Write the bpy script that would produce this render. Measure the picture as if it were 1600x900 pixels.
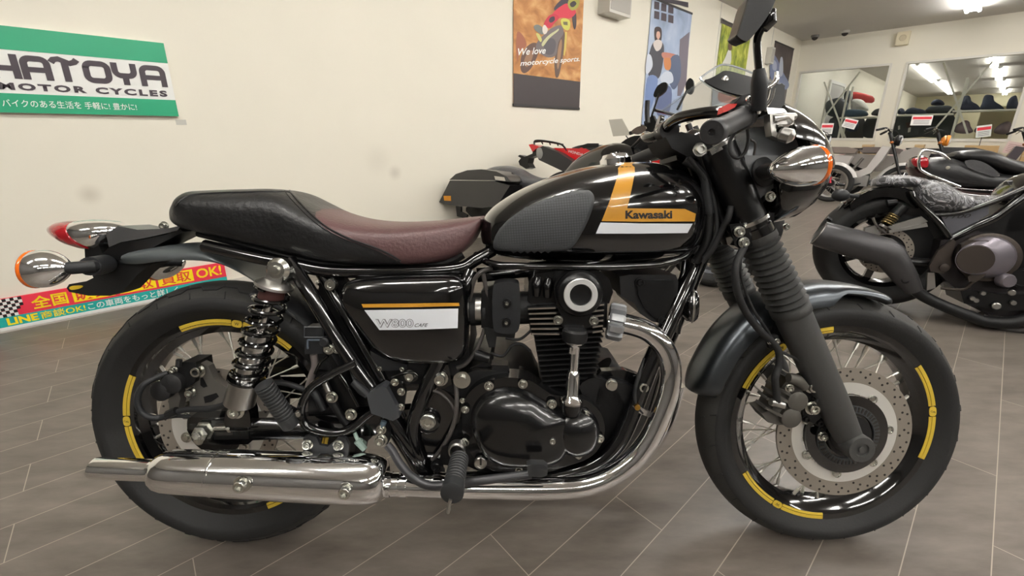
import bpy, bmesh, math, random
from mathutils import Vector as V, Matrix
from mathutils.bvhtree import BVHTree
random.seed(7)
PI = math.pi
for o in list(bpy.data.objects):
    bpy.data.objects.remove(o)
SC = bpy.context.scene
COL = SC.collection

# ------------------------------------------------------------------ camera
F, CY, TH, HC = 666.2, 407.0, 0.2873, 0.982          # focal length and principal row in pixels of 1600x900, pitch, eye height
cam_d = bpy.data.cameras.new('camera')
cam_d.sensor_width = 36
cam_d.lens = F / 1600 * 36
cam_d.shift_y = -(450 - CY) / 1600
cam_d.clip_start = 0.02
cam = bpy.data.objects.new('camera', cam_d)
cam.location = (0, 0, HC)
cam.rotation_euler = (PI / 2 - TH, 0, 0)
COL.objects.link(cam)
SC.camera = cam
# ------------------------------------------------------------------ light and exposure
LAMP = 46.0                                            # emission of the fluorescent tubes
SC.view_settings.view_transform = 'Standard'
SC.view_settings.look = 'None'
SC.view_settings.exposure = 0.0
SC.view_settings.gamma = 1
SC.view_settings.use_curve_mapping = False
W_ = bpy.data.worlds.new('world')
SC.world = W_
W_.use_nodes = True
W_.node_tree.nodes['Background'].inputs[0].default_value = (1, 0.97, 0.9, 1)
W_.node_tree.nodes['Background'].inputs[1].default_value = 0.3

def ray(px, py):
    u = (CY - py) / F
    return V(((px - 800) / F, math.cos(TH) + u * math.sin(TH), -math.sin(TH) + u * math.cos(TH)))
EYE = V((0, 0, HC))

class Frame:
    """local coordinates of a thing: P turns a pixel of the photo into the local point at lateral depth y"""
    def __init__(s, m):
        s.m = m; s.i = m.inverted(); s.o = s.i @ EYE; s.r = s.i.to_3x3()
    def P(s, px, py, y=0.0):
        d = s.r @ ray(px, py)
        return s.o + d * ((y - s.o.y) / d.y)
    def PX(s, px, py, x):
        d = s.r @ ray(px, py)
        return s.o + d * ((x - s.o.x) / d.x)
    def PZ(s, px, py, z):
        d = s.r @ ray(px, py)
        return s.o + d * ((z - s.o.z) / d.z)
    def Q(s, pts, y=0.0):
        return [s.P(p[0], p[1], p[2] if len(p) > 2 else y) for p in pts]

def at_z(px, py, z):
    d = ray(px, py); return EYE + d * ((z - HC) / d.z)

# ------------------------------------------------------------------ materials
def lin(c):
    return tuple(((v / 255) / 12.92 if v / 255 <= .04045 else ((v / 255 + .055) / 1.055) ** 2.4) for v in c) + (1,)
MATS = {}
def mat(name, rgb, rough=.5, metal=0., coat=0., noise=None, bump=None, bdist=.004, emit=None, trans=0., ior=1.5, alpha=1., spec=.5, var=0., rvar=.0):
    if name in MATS: return MATS[name]
    m = bpy.data.materials.new(name); m.use_nodes = True
    nt = m.node_tree; b = nt.nodes['Principled BSDF']
    col = lin(rgb)
    b.inputs['Base Color'].default_value = col
    b.inputs['Roughness'].default_value = rough
    b.inputs['Metallic'].default_value = metal
    b.inputs['Coat Weight'].default_value = coat
    b.inputs['Coat Roughness'].default_value = .04
    b.inputs['Specular IOR Level'].default_value = spec
    b.inputs['IOR'].default_value = ior
    b.inputs['Transmission Weight'].default_value = trans
    b.inputs['Alpha'].default_value = alpha
    if emit:
        b.inputs['Emission Color'].default_value = lin(emit[0]); b.inputs['Emission Strength'].default_value = emit[1]
    tc = nt.nodes.new('ShaderNodeTexCoord')
    if var or rvar:
        n = nt.nodes.new('ShaderNodeTexNoise'); n.inputs['Scale'].default_value = noise or 12
        n.inputs['Detail'].default_value = 5
        nt.links.new(tc.outputs['Object'], n.inputs['Vector'])
        if var:
            mx = nt.nodes.new('ShaderNodeMix'); mx.data_type = 'RGBA'
            mx.inputs['A'].default_value = tuple(c * (1 - var) for c in col[:3]) + (1,)
            mx.inputs['B'].default_value = tuple(min(1, c * (1 + var)) for c in col[:3]) + (1,)
            nt.links.new(n.outputs['Fac'], mx.inputs['Factor']); nt.links.new(mx.outputs['Result'], b.inputs['Base Color'])
        if rvar:
            mr = nt.nodes.new('ShaderNodeMapRange')
            mr.inputs['To Min'].default_value = max(0, rough - rvar); mr.inputs['To Max'].default_value = rough + rvar
            nt.links.new(n.outputs['Fac'], mr.inputs['Value']); nt.links.new(mr.outputs['Result'], b.inputs['Roughness'])
    if bump:
        n2 = nt.nodes.new('ShaderNodeTexNoise'); n2.inputs['Scale'].default_value = bump[0]; n2.inputs['Detail'].default_value = 6
        nt.links.new(tc.outputs['Object'], n2.inputs['Vector'])
        bp = nt.nodes.new('ShaderNodeBump'); bp.inputs['Strength'].default_value = bump[1]; bp.inputs['Distance'].default_value = bdist
        nt.links.new(n2.outputs['Fac'], bp.inputs['Height']); nt.links.new(bp.outputs['Normal'], b.inputs['Normal'])
    MATS[name] = m
    return m
GLOSS = mat('black_paint', (9, 9, 10), .12, coat=1.)
RIMB = mat('black_rim_paint', (8, 8, 9), .1, coat=1.)
SATIN = mat('satin_black', (13, 13, 14), .32, bump=(300, .05), spec=.4)
ENGB = mat('black_engine_paint', (13, 13, 14), .24, coat=.35, bump=(400, .03))
MATT = mat('matte_black', (15, 15, 16), .5, bump=(400, .08), spec=.35)
PLAST = mat('grey_black_plastic', (32, 33, 35), .48, bump=(500, .1), spec=.35)
FEND = mat('dark_grey_fender', (84, 88, 92), .3, metal=.92)
FORKM = mat('charcoal_fork_paint', (62, 62, 61), .52, bump=(600, .12), rvar=.05)
RUB = mat('tyre_rubber', (35, 35, 35), .62, bump=(220, .12), var=.15, noise=9, spec=.4)
RUBD = mat('dark_rubber', (22, 22, 23), .6, bump=(300, .1))
GAITER = mat('gaiter_rubber', (50, 50, 49), .6, bump=(200, .15), var=.25, noise=20)
HOSE = mat('grey_hose', (62, 58, 56), .5)
CHROME = mat('chrome', (246, 246, 247), .05, metal=1.)
CHROMS = mat('soft_chrome', (200, 199, 197), .18, metal=1.)
ALU = mat('aluminium', (176, 174, 170), .32, metal=1., bump=(300, .05))
STEEL = mat('zinc_bolt', (205, 205, 198), .25, metal=1.)
DISCM = mat('disc_band', (150, 142, 132), .45, metal=.45, bump=(120, .05))
DISCB = mat('disc_bright', (222, 220, 214), .35, metal=.4)
SPOKE = mat('spoke_steel', (226, 223, 214), .28, metal=.75)
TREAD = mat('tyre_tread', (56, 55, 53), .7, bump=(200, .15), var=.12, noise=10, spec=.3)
HOLE = mat('drill_hole', (40, 36, 32), .8)
LEATH = mat('black_leather', (24, 24, 25), .38, bump=(90, .35), var=.3, noise=14, rvar=.08)
LEATB = mat('brown_leather', (86, 60, 60), .42, bump=(160, .3), var=.1, noise=10)
GOLD = mat('gold_paint', (196, 140, 44), .3, coat=.6)
WHITE = mat('white_paint', (226, 229, 234), .3, coat=.5)
BLKT = mat('black_print', (20, 18, 18), .5)
YEL = mat('yellow_stripe', (214, 182, 62), .4)
REDL = mat('red_lens', (176, 26, 36), .15, coat=1., trans=.15)
ORANGE = mat('orange_lens', (236, 108, 18), .15, coat=1., trans=.1)
REDSW = mat('red_switch', (214, 52, 46), .4)
GLASS = mat('clear_screen', (176, 184, 188), .06, alpha=.2, spec=.35)
GREEN = mat('green_sleeve', (140, 160, 150), .4)

# ------------------------------------------------------------------ geometry helpers
def bm_(): return bmesh.new()
def add(b, vs, fs, mi=0):
    v = [b.verts.new(p) for p in vs]
    out = []
    for f in fs:
        try:
            q = b.faces.new([v[i] for i in f]); q.material_index = mi; out.append(q)
        except ValueError: pass
    return v
def cs(pts, k=6, closed=False):
    """Catmull-Rom through points of any dimension"""
    n = len(pts); out = []
    rng = n if closed else n - 1
    for i in range(rng):
        p0 = pts[(i - 1) % n] if (closed or i > 0) else pts[0]
        p1 = pts[i]; p2 = pts[(i + 1) % n]
        p3 = pts[(i + 2) % n] if (closed or i + 2 < n) else pts[-1]
        for j in range(k):
            t = j / k
            out.append(tuple(.5 * (2 * b_ + (c - a) * t + (2 * a - 5 * b_ + 4 * c - d) * t * t + (3 * b_ - a - 3 * c + d) * t ** 3)
                             for a, b_, c, d in zip(p0, p1, p2, p3)))
    if not closed: out.append(tuple(pts[-1]))
    return out
def loft(b, rings, cyc=True, caps=True, mi=0):
    n = len(rings[0]); vs = []; fs = []
    for r in rings: vs += list(r)
    for i in range(len(rings) - 1):
        for j in range(n if cyc else n - 1):
            k = (j + 1) % n
            fs.append((i * n + j, i * n + k, (i + 1) * n + k, (i + 1) * n + j))
    if caps and cyc:
        fs.append(tuple(range(n))); fs.append(tuple((len(rings) - 1) * n + j for j in range(n)))
    return add(b, vs, fs, mi)
def axes(d):
    d = V(d).normalized()
    a = V((0, 0, 1)) if abs(d.z) < .9 else V((1, 0, 0))
    u = d.cross(a).normalized(); return d, u, d.cross(u).normalized()
def tube(b, pts, r, n=12, caps=True, k=0, mi=0, sq=1.):
    if k: 
        rr = r if isinstance(r, (list, tuple)) else [r] * len(pts)
        q = cs([tuple(p) + (x,) for p, x in zip(pts, rr)], k); pts = [V(x[:3]) for x in q]; r = [x[3] for x in q]
    pts = [V(p) for p in pts]
    if not isinstance(r, (list, tuple)): r = [r] * len(pts)
    rings = []; u = None
    for i, p in enumerate(pts):
        t = (pts[min(i + 1, len(pts) - 1)] - pts[max(i - 1, 0)]).normalized()
        if u is None: _, u, _v = axes(t)
        u = (u - t * u.dot(t)).normalized(); w = t.cross(u)
        rings.append([p + (u * math.cos(2 * PI * j / n) + w * math.sin(2 * PI * j / n) * sq) * r[i] for j in range(n)])
    return loft(b, rings, True, caps, mi)
def lathe(b, prof, o=(0, 0, 0), ax=(0, 0, 1), n=32, a0=0., a1=2 * PI, mi=0, closed=False):
    """prof = [(radius, height along ax)]"""
    d, u, w = axes(ax); o = V(o); full = abs(a1 - a0 - 2 * PI) < 1e-6
    m = n if full else n + 1; rings = []
    for (r, h) in prof:
        rings.append([o + d * h + (u * math.cos(a0 + (a1 - a0) * j / n) + w * math.sin(a0 + (a1 - a0) * j / n)) * r for j in range(m)])
    if closed: rings.append(rings[0])
    return loft(b, rings, full, full and not closed, mi)
def lathe_y(b, prof, o, n=72, a0=0., a1=2 * PI, mi=0, closed=False):
    """prof = [(radius, y)], angle measured from +X towards +Z"""
    o = V(o); full = abs(a1 - a0 - 2 * PI) < 1e-6; m = n if full else n + 1
    rings = [[o + V((r * math.cos(a0 + (a1 - a0) * j / n), y, r * math.sin(a0 + (a1 - a0) * j / n))) for j in range(m)] for r, y in prof]
    if closed: rings.append(rings[0])
    return loft(b, rings, full, full and not closed, mi)
def bevel(b, verts, w, seg=2, ang=.5):
    s = set(verts)
    es = [e for e in b.edges if e.verts[0] in s and e.verts[1] in s and len(e.link_faces) == 2 and e.calc_face_angle(0) > ang]
    if es and w > 0:
        bmesh.ops.bevel(b, geom=es, offset=w, segments=seg, profile=.5, affect='EDGES', clamp_overlap=True)
def box(b, c, s, R=None, bev=0., mi=0):
    c = V(c); h = V(s) / 2
    R = R or Matrix.Identity(3)
    vs = [c + R @ V((x * h.x, y * h.y, z * h.z)) for x in (-1, 1) for y in (-1, 1) for z in (-1, 1)]
    v = add(b, vs, [(0, 1, 3, 2), (4, 6, 7, 5), (0, 4, 5, 1), (2, 3, 7, 6), (0, 2, 6, 4), (1, 5, 7, 3)], mi)
    if bev: bevel(b, v, bev)
def beam(b, p, q, w, h, up=(0, 1, 0), bev=0.):
    """rectangular bar from p to q, w along up, h across"""
    p = V(p); q = V(q); d = (q - p); L = d.length; d.normalize()
    u = V(up); u = (u - d * u.dot(d)).normalized(); x = d.cross(u)
    R = Matrix((d, u, x)).transposed()
    box(b, (p + q) / 2, (L, w, h), R, bev)
def prism(b, near, off, bev=0., mi=0, seg=2):
    near = [V(p) for p in near]; off = V(off); n = len(near)
    v = add(b, near + [p + off for p in near], [tuple(range(n)), tuple(range(2 * n - 1, n - 1, -1))] + [(i, i + n, (i + 1) % n + n, (i + 1) % n) for i in range(n)], mi)
    if bev: bevel(b, v, bev, seg)
def dome(b, outline, up, h, p=2., rings=8, skirt=0., c=None, flat=0.):
    """bulged cap over a closed outline; up = direction of the bulge, skirt = depth of the wall below"""
    outline = [V(q) for q in outline]; up = V(up).normalized(); n = len(outline)
    c = c or sum(outline, V()) / n
    R = []
    if skirt: R.append([q - up * skirt for q in outline])
    for i in range(rings):
        s = 1 - (1 - flat) * (i / (rings - 1)) * .985 if rings > 1 else 1
        f = (1 - s) / (1 - flat) if flat < 1 else 0
        z = h * (1 - (1 - min(1, f)) ** p) ** (1 / p)
        R.append([c + (q - c) * s + up * z for q in outline])
    return loft(b, R, True, True)
def sphere(b, c, r, n=16, sc=(1, 1, 1)):
    m = Matrix.Translation(V(c)) @ Matrix.Diagonal(V((r * sc[0], r * sc[1], r * sc[2], 1)))
    bmesh.ops.create_uvsphere(b, u_segments=n, v_segments=max(6, n // 2), radius=1, matrix=m)
def obj(name, b, m, parent=None, ang=.7, smooth=True, loc=None):
    bmesh.ops.remove_doubles(b, verts=b.verts, dist=1e-6)
    bmesh.ops.recalc_face_normals(b, faces=b.faces)
    me = bpy.data.meshes.new(name); b.to_mesh(me); b.free()
    for x in (m if isinstance(m, (list, tuple)) else [m]): me.materials.append(x)
    if smooth:
        me.polygons.foreach_set('use_smooth', [True] * len(me.polygons))
        me.set_sharp_from_angle(angle=ang)
    o = bpy.data.objects.new(name, me); COL.objects.link(o)
    if parent is not None: o.parent = parent
    if loc is not None: o.location = loc
    return o
def tag(o, label=None, cat=None, group=None, kind=None):
    if label: o['label'] = label
    if cat: o['category'] = cat
    if group: o['group'] = group
    if kind: o['kind'] = kind
    return o
def thing(name, label, cat, loc=(0, 0, 0), rot=(0, 0, 0), group=None):
    o = bpy.data.objects.new(name, None); COL.objects.link(o)
    o.location = loc; o.rotation_euler = rot; o.empty_display_size = .1
    return tag(o, label, cat, group)
def mtx(loc, rot):
    from mathutils import Euler
    return Matrix.Translation(V(loc)) @ Euler(rot).to_matrix().to_4x4()
def inst(src, parent, loc=None, rot=None, name=None):
    c = src.copy(); COL.objects.link(c); c.parent = parent
    if loc is not None: c.location = loc
    if rot is not None: c.rotation_euler = rot
    return c
def copy_tree(o, parent=None):
    c = o.copy(); COL.objects.link(c); c.parent = parent
    for ch in [x for x in o.children]: copy_tree(ch, c)
    return c
def text_bm(txt, bold=0., shear=0., space=1.):
    """flat lettering in a unit box: x 0..1, y 0..1 (returned as bmesh verts in XY)"""
    cu = bpy.data.curves.new('lettering', 'FONT'); cu.body = txt; cu.resolution_u = 3
    cu.offset = bold; cu.shear = shear; cu.space_character = space
    to = bpy.data.objects.new('lettering', cu); COL.objects.link(to)
    bpy.context.view_layer.update()
    me = bpy.data.meshes.new_from_object(to.evaluated_get(bpy.context.evaluated_depsgraph_get()))
    bpy.data.objects.remove(to); bpy.data.curves.remove(cu)
    b = bm_(); b.from_mesh(me); bpy.data.meshes.remove(me)
    xs = [v.co.x for v in b.verts]; ys = [v.co.y for v in b.verts]
    x0, x1, y0, y1 = min(xs), max(xs), min(ys), max(ys)
    for v in b.verts: v.co = V(((v.co.x - x0) / (x1 - x0), (v.co.y - y0) / (y1 - y0), 0))
    return b
def quad_map(q):
    """unit square -> quad corners (bl, br, tr, tl), bilinear"""
    bl, br, tr, tl = [V(p) for p in q]
    return lambda u, v: (bl * (1 - u) + br * u) * (1 - v) + (tl * (1 - u) + tr * u) * v
def inside(x, y, pts):
    c = False; n = len(pts)
    for i in range(n):
        x1, y1 = pts[i][0], pts[i][1]; x2, y2 = pts[i - 1][0], pts[i - 1][1]
        if (y1 > y) != (y2 > y) and x < (x2 - x1) * (y - y1) / (y2 - y1) + x1: c = not c
    return c
def poly_bm(pts, step):
    """fine flat mesh of a polygon in pixel space"""
    out = []; n = len(pts)
    for i in range(n):
        a, c = pts[i], pts[(i + 1) % n]; k = max(1, int(math.hypot(c[0] - a[0], c[1] - a[1]) / step))
        for j in range(k): out.append(V((a[0] + (c[0] - a[0]) * j / k, a[1] + (c[1] - a[1]) * j / k)))
    m = len(out); es = [(i, (i + 1) % m) for i in range(m)]
    xs = [p.x for p in out]; ys = [p.y for p in out]; vs = list(out)
    y = min(ys) + step * .5
    while y < max(ys):
        x = min(xs) + step * .5
        while x < max(xs):
            if inside(x, y, out) and min((p.x - x) ** 2 + (p.y - y) ** 2 for p in out) > (step * .45) ** 2: vs.append(V((x, y)))
            x += step
        y += step
    from mathutils.geometry import delaunay_2d_cdt
    vv, _, ff, *_r = delaunay_2d_cdt(vs, es, [], 1, 1e-4)
    b = bm_(); q = [b.verts.new((p.x, p.y, 0)) for p in vv]
    for f in ff:
        try: b.faces.new([q[i] for i in f])
        except ValueError: pass
    return b
def bvh(o):
    b = bm_(); b.from_mesh(o.data); t = BVHTree.FromBMesh(b); b.free(); return t
def project(b, fr, tree, off, fall_y=-.1):
    """lay a flat pixel-space mesh onto a surface of the frame's thing"""
    for v in b.verts:
        d = (fr.r @ ray(v.co.x, v.co.y)).normalized()
        h, nrm, _, _ = tree.ray_cast(fr.o, d)
        if h is None: v.co = fr.P(v.co.x, v.co.y, fall_y); continue
        if nrm.dot(d) > 0: nrm = -nrm
        k = off(v.co.x, v.co.y) if callable(off) else off
        v.co = h + nrm * k
    return b
def decal(name, pts, fr, tree, m, parent, off=.0008, step=7):
    return obj(name, project(poly_bm(pts, step), fr, tree, off), m, parent, ang=1.)
def decal_text(name, txt, quad, fr, tree, m, parent, off=.0014, bold=0., shear=0., step=8):
    b = text_bm(txt, bold, shear); q = quad_map([tuple(p) + (0,) for p in quad])
    for v in b.verts: v.co = q(v.co.x, v.co.y)
    bmesh.ops.triangulate(b, faces=b.faces[:])
    return obj(name, project(b, fr, tree, off), m, parent, ang=1.)
# ------------------------------------------------------------------ room shell
AZ = math.radians(47.3)                               # the left wall runs this far right of straight ahead
DW = V((math.sin(AZ), math.cos(AZ), 0)); NW = V((math.cos(AZ), -math.sin(AZ), 0))   # along the left wall; into the room
w0 = (at_z(0, 522, 0) + at_z(245, 470, 0)) / 2        # on the foot of the left wall
dL = -w0.dot(NW)                                      # distance of the left wall from the eye
# corner: where the ray of pixel column 1253 meets the left wall, ceiling above it
rc = ray(1253, 64); tc_ = -dL / rc.dot(NW); CORNER = EYE + rc * tc_; CEIL = CORNER.z
dB = CORNER.dot(DW)                                   # back wall plane: p . DW = dB
# wall frames: x along the wall, y into the wall, z up
def wall_frame(o, xdir):
    x = V(xdir).normalized(); z = V((0, 0, 1)); y = z.cross(x)
    m = Matrix((x, y, z)).transposed().to_4x4(); m.translation = V(o); return m
LW0 = V((CORNER.x, CORNER.y, 0)) - DW * 14
mL = wall_frame(LW0, DW); fL = Frame(mL)              # left wall, x runs towards the corner
mB = wall_frame((CORNER.x, CORNER.y, 0), NW); fB = Frame(mB)   # back wall, x runs right from the corner
WALLM = mat('cream_wall', (233, 228, 213), .75, bump=(60, .04), var=.02, noise=3)
NIGHT = mat('dim_panelling', (80, 77, 73), .5)
def stains(m, pts):
    nt = m.node_tree; bs = nt.nodes['Principled BSDF']; src = bs.inputs['Base Color'].links[0].from_socket
    tc = nt.nodes.new('ShaderNodeTexCoord'); last = src
    for p, r, k in pts:
        d = nt.nodes.new('ShaderNodeVectorMath'); d.operation = 'DISTANCE'; d.inputs[1].default_value = p; nt.links.new(tc.outputs['Object'], d.inputs[0])
        mr = nt.nodes.new('ShaderNodeMapRange'); mr.interpolation_type = 'SMOOTHSTEP'; mr.inputs['From Min'].default_value = r; mr.inputs['From Max'].default_value = 0; mr.inputs['To Max'].default_value = k
        nt.links.new(d.outputs['Value'], mr.inputs['Value'])
        mx = nt.nodes.new('ShaderNodeMix'); mx.data_type = 'RGBA'; mx.inputs['B'].default_value = lin((150, 138, 118)); nt.links.new(mr.outputs['Result'], mx.inputs['Factor']); nt.links.new(last, mx.inputs['A']); last = mx.outputs['Result']
    nt.links.new(last, bs.inputs['Base Color'])
WALLL = WALLM.copy(); WALLL.name = 'cream_wall_scuffed'
stains(WALLL, [(mL @ fL.P(140, 304), .07, .34), (mL @ fL.P(617, 270), .08, .3), (mL @ fL.P(590, 250), .16, .12)])
CEILM = mat('ceiling_board', (206, 203, 198), .85, bump=(200, .05))
TRIMM = mat('pale_trim', (214, 212, 206), .5)
FRAMEM = mat('window_frame', (220, 217, 208), .45)
PANE = mat('window_glass', (240, 244, 242), .0, trans=1., ior=1.08)

def floor_mat():
    m = bpy.data.materials.new('floor_planks'); m.use_nodes = True; nt = m.node_tree; N = nt.nodes; Lk = nt.links
    b = N['Principled BSDF']; tc = N.new('ShaderNodeTexCoord')
    mp = N.new('ShaderNodeMapping'); mp.inputs['Rotation'].default_value = (0, 0, -(PI / 2 - math.radians(48.6)))
    mp.vector_type = 'POINT'; mp.inputs['Location'].default_value = (.06, .037, 0)
    Lk.new(tc.outputs['Object'], mp.inputs['Vector'])
    br = N.new('ShaderNodeTexBrick'); br.offset = .37; br.inputs['Scale'].default_value = 1
    br.inputs['Brick Width'].default_value = .92; br.inputs['Row Height'].default_value = .142
    br.inputs['Mortar Size'].default_value = .0013; br.inputs['Mortar Smooth'].default_value = .3
    br.inputs['Color1'].default_value = (0.3, .3, .3, 1); br.inputs['Color2'].default_value = (.7, .7, .7, 1)
    Lk.new(mp.outputs['Vector'], br.inputs['Vector'])
    n = N.new('ShaderNodeTexNoise'); n.inputs['Scale'].default_value = 7; n.inputs['Detail'].default_value = 8; n.inputs['Roughness'].default_value = .62
    n2 = N.new('ShaderNodeTexNoise'); n2.inputs['Scale'].default_value = 1.1; n2.inputs['Detail'].default_value = 4
    mp2 = N.new('ShaderNodeMapping'); mp2.inputs['Rotation'].default_value = mp.inputs['Rotation'].default_value; mp2.inputs['Scale'].default_value = (.6, 2.2, 1)
    Lk.new(tc.outputs['Object'], mp2.inputs['Vector'])
    Lk.new(mp2.outputs['Vector'], n.inputs['Vector']); Lk.new(tc.outputs['Object'], n2.inputs['Vector'])
    rmp = N.new('ShaderNodeValToRGB'); e = rmp.color_ramp.elements
    e[0].position = .3; e[0].color = lin((90, 83, 76)); e[1].position = .72; e[1].color = lin((123, 115, 107))
    Lk.new(n.outputs['Fac'], rmp.inputs['Fac'])
    mxa = N.new('ShaderNodeMix'); mxa.data_type = 'RGBA'; mxa.blend_type = 'OVERLAY'; mxa.inputs['Factor'].default_value = .16
    Lk.new(rmp.outputs['Color'], mxa.inputs['A']); Lk.new(br.outputs['Color'], mxa.inputs['B'])
    mxc = N.new('ShaderNodeMix'); mxc.data_type = 'RGBA'; mxc.inputs['B'].default_value = lin((166, 156, 142))
    Lk.new(mxa.outputs['Result'], mxc.inputs['A']); Lk.new(br.outputs['Fac'], mxc.inputs['Factor'])
    Lk.new(mxc.outputs['Result'], b.inputs['Base Color'])
    mr = N.new('ShaderNodeMapRange'); mr.inputs['To Min'].default_value = .27; mr.inputs['To Max'].default_value = .42
    Lk.new(n.outputs['Fac'], mr.inputs['Value']); Lk.new(mr.outputs['Result'], b.inputs['Roughness'])
    bp = N.new('ShaderNodeBump'); bp.inputs['Strength'].default_value = .04; bp.inputs['Distance'].default_value = .002
    Lk.new(n.outputs['Fac'], bp.inputs['Height']); Lk.new(bp.outputs['Normal'], b.inputs['Normal'])
    return m
def struct(name, b, m, parent=None, **k):
    o = obj(name, b, m, parent, **k)
    if parent is None: o['kind'] = 'structure'
    return o
def wpt(s, d, z):           # point by distance s along the left wall from the corner (towards camera = negative), d out from it, height
    return V((CORNER.x, CORNER.y, 0)) + DW * s + NW * d + V((0, 0, z))
RW = 11.0                    # room width along the back wall
FARX = 21.6
RL = 15.0                    # room length along the left wall
b = bm_(); prism(b, [wpt(-RL, -.1, 0), wpt(FARX, -.1, 0), wpt(FARX, RW, 0), wpt(-RL, RW, 0)], (0, 0, -.1)); struct('floor', b, floor_mat(), smooth=False)
b = bm_(); prism(b, [wpt(-RL, -.1, CEIL), wpt(FARX, -.1, CEIL), wpt(FARX, RW, CEIL), wpt(-RL, RW, CEIL)], (0, 0, .1)); struct('ceiling', b, CEILM, smooth=False)
b = bm_(); prism(b, [wpt(-RL, 0, 0), wpt(FARX, 0, 0), wpt(FARX, 0, CEIL), wpt(-RL, 0, CEIL)], -NW * .1); struct('wall_left', b, WALLL, smooth=False)
b = bm_(); prism(b, [wpt(-RL, 0, 0), wpt(-RL, RW, 0), wpt(-RL, RW, CEIL), wpt(-RL, 0, CEIL)], -DW * .1); struct('wall_front', b, NIGHT, smooth=False)
b = bm_(); prism(b, [wpt(-RL, RW, 0), wpt(FARX, RW, 0), wpt(FARX, RW, CEIL), wpt(-RL, RW, CEIL)], NW * .1); struct('wall_right', b, NIGHT, smooth=False)
# back wall with two window openings
def bx(px, py): q = fB.P(px, py, 0); return q.x, q.z
wa0, za1 = bx(1251, 113); wa1, _ = bx(1392, 102); _, za0 = bx(1300, 219)
wb0, zb1 = bx(1418, 98); wb1, _ = bx(1582, 200)
_, zb0 = bx(1480, 216)
ztop = (za1 + zb1 + bx(1392, 101)[1]) / 3; zsil = (za0 + zb0) / 2
wa0 = max(wa0, .03)
def wquad(b, x0, x1, z0, z1, th=.1, y=0.):
    prism(b, [mB @ V((x0, y, z0)), mB @ V((x1, y, z0)), mB @ V((x1, y, z1)), mB @ V((x0, y, z1))], (mB.to_3x3() @ V((0, 1, 0))) * th)
b = bm_()
wquad(b, 0, RW, 0, zsil); wquad(b, 0, RW, ztop, CEIL); wquad(b, 0, wa0, zsil, ztop); wquad(b, wa1, wb0, zsil, ztop); wquad(b, wb1, RW, zsil, ztop)
struct('wall_back', b, WALLM, smooth=False)
for i, (x0, x1) in enumerate(((wa0, wa1), (wb0, wb1))):
    b = bm_(); wquad(b, x0, x1, zsil, ztop, .006, .05); wn = struct('window_%d' % (i + 1), b, PANE, smooth=False)
    b = bm_(); t = .02
    for q in ((x0 - .02, x1 + .02, zsil - .03, zsil + t), (x0 - .02, x1 + .02, ztop - t, ztop + .02), (x0 - .02, x0 + t, zsil, ztop), (x1 - t, x1 + .02, zsil, ztop)):
        wquad(b, *q, .1, -.015)
    struct('window_frame', b, FRAMEM, wn, smooth=False)
# vertical seams of the wall panels, baseboards
b = bm_()
wq = [fL.P(1127, 12).x, fL.P(1209, 46).x]
for x in wq: box(b, mL @ V((x, -.003, CEIL / 2)), (.006, .006, CEIL), mL.to_3x3())
struct('trim_1', b, TRIMM, smooth=False)
b = bm_(); prism(b, [wpt(-RL, .012, 0), wpt(0, .012, 0), wpt(0, .012, .055), wpt(-RL, .012, .055)], -NW * .012); struct('baseboard_left', b, mat('baseboard_white', (216, 212, 202), .5), smooth=False)
b = bm_(); wquad(b, 0, RW, 0, .06, .012, -.012); struct('baseboard_back', b, mat('baseboard_dark', (54, 52, 50), .5), smooth=False)

# ------------------------------------------------------------------ ceiling lights
TUBE = mat('lamp_tube', (255, 252, 244), .4, emit=((255, 252, 247), LAMP))
LAMPB = mat('lamp_housing', (232, 232, 230), .4)
lp = thing('ceiling_light', 'x', 'ceiling light')
lp.rotation_euler = (0, 0, -AZ)
b = bm_()
rg = [V((x, 0, z)) for x, z in ((-.055, .0), (.055, .0), (.03, -.06), (-.03, -.06))]
prism(b, [q + V((0, -.62, 0)) for q in rg], (0, 1.24, 0), .004); obj('lamp_housing', b, LAMPB, lp)
b = bm_()
for x in (-.07, .07): tube(b, [V((x, -.58, -.062)), V((x, .58, -.062))], .024, 14)
for y in (-.585, .57): box(b, (0, y + .007, -.045), (.17, .014, .03))
obj('lamp_tube', b, TUBE, lp)
FIX = []
def lamp(p, label, group=None):
    o = lp if not FIX else copy_tree(lp)
    o.location = p; FIX.append(o); o['label'] = label
    if group: o['group'] = group
    return o
p = at_z(1522, 8, CEIL); r0 = (p - wpt(0, 0, 0)).dot(NW); s0 = (p - wpt(0, 0, 0)).dot(DW)
lamp(wpt(s0 - .45, r0, CEIL), 'long white fluorescent ceiling lamp glowing at the top right above the windows')
for d_ in (r0, r0 + 2.6, r0 + 5.2):
    for k in range(1, 9):
        s_ = s0 - .45 - 1.72 * k
        if s_ > -RL + .7: lamp(wpt(s_, d_, CEIL), 'white fluorescent ceiling lamp in the showroom rows above the motorcycles, out of the frame', 'showroom ceiling lamps out of the frame')
    lampk = None
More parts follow.
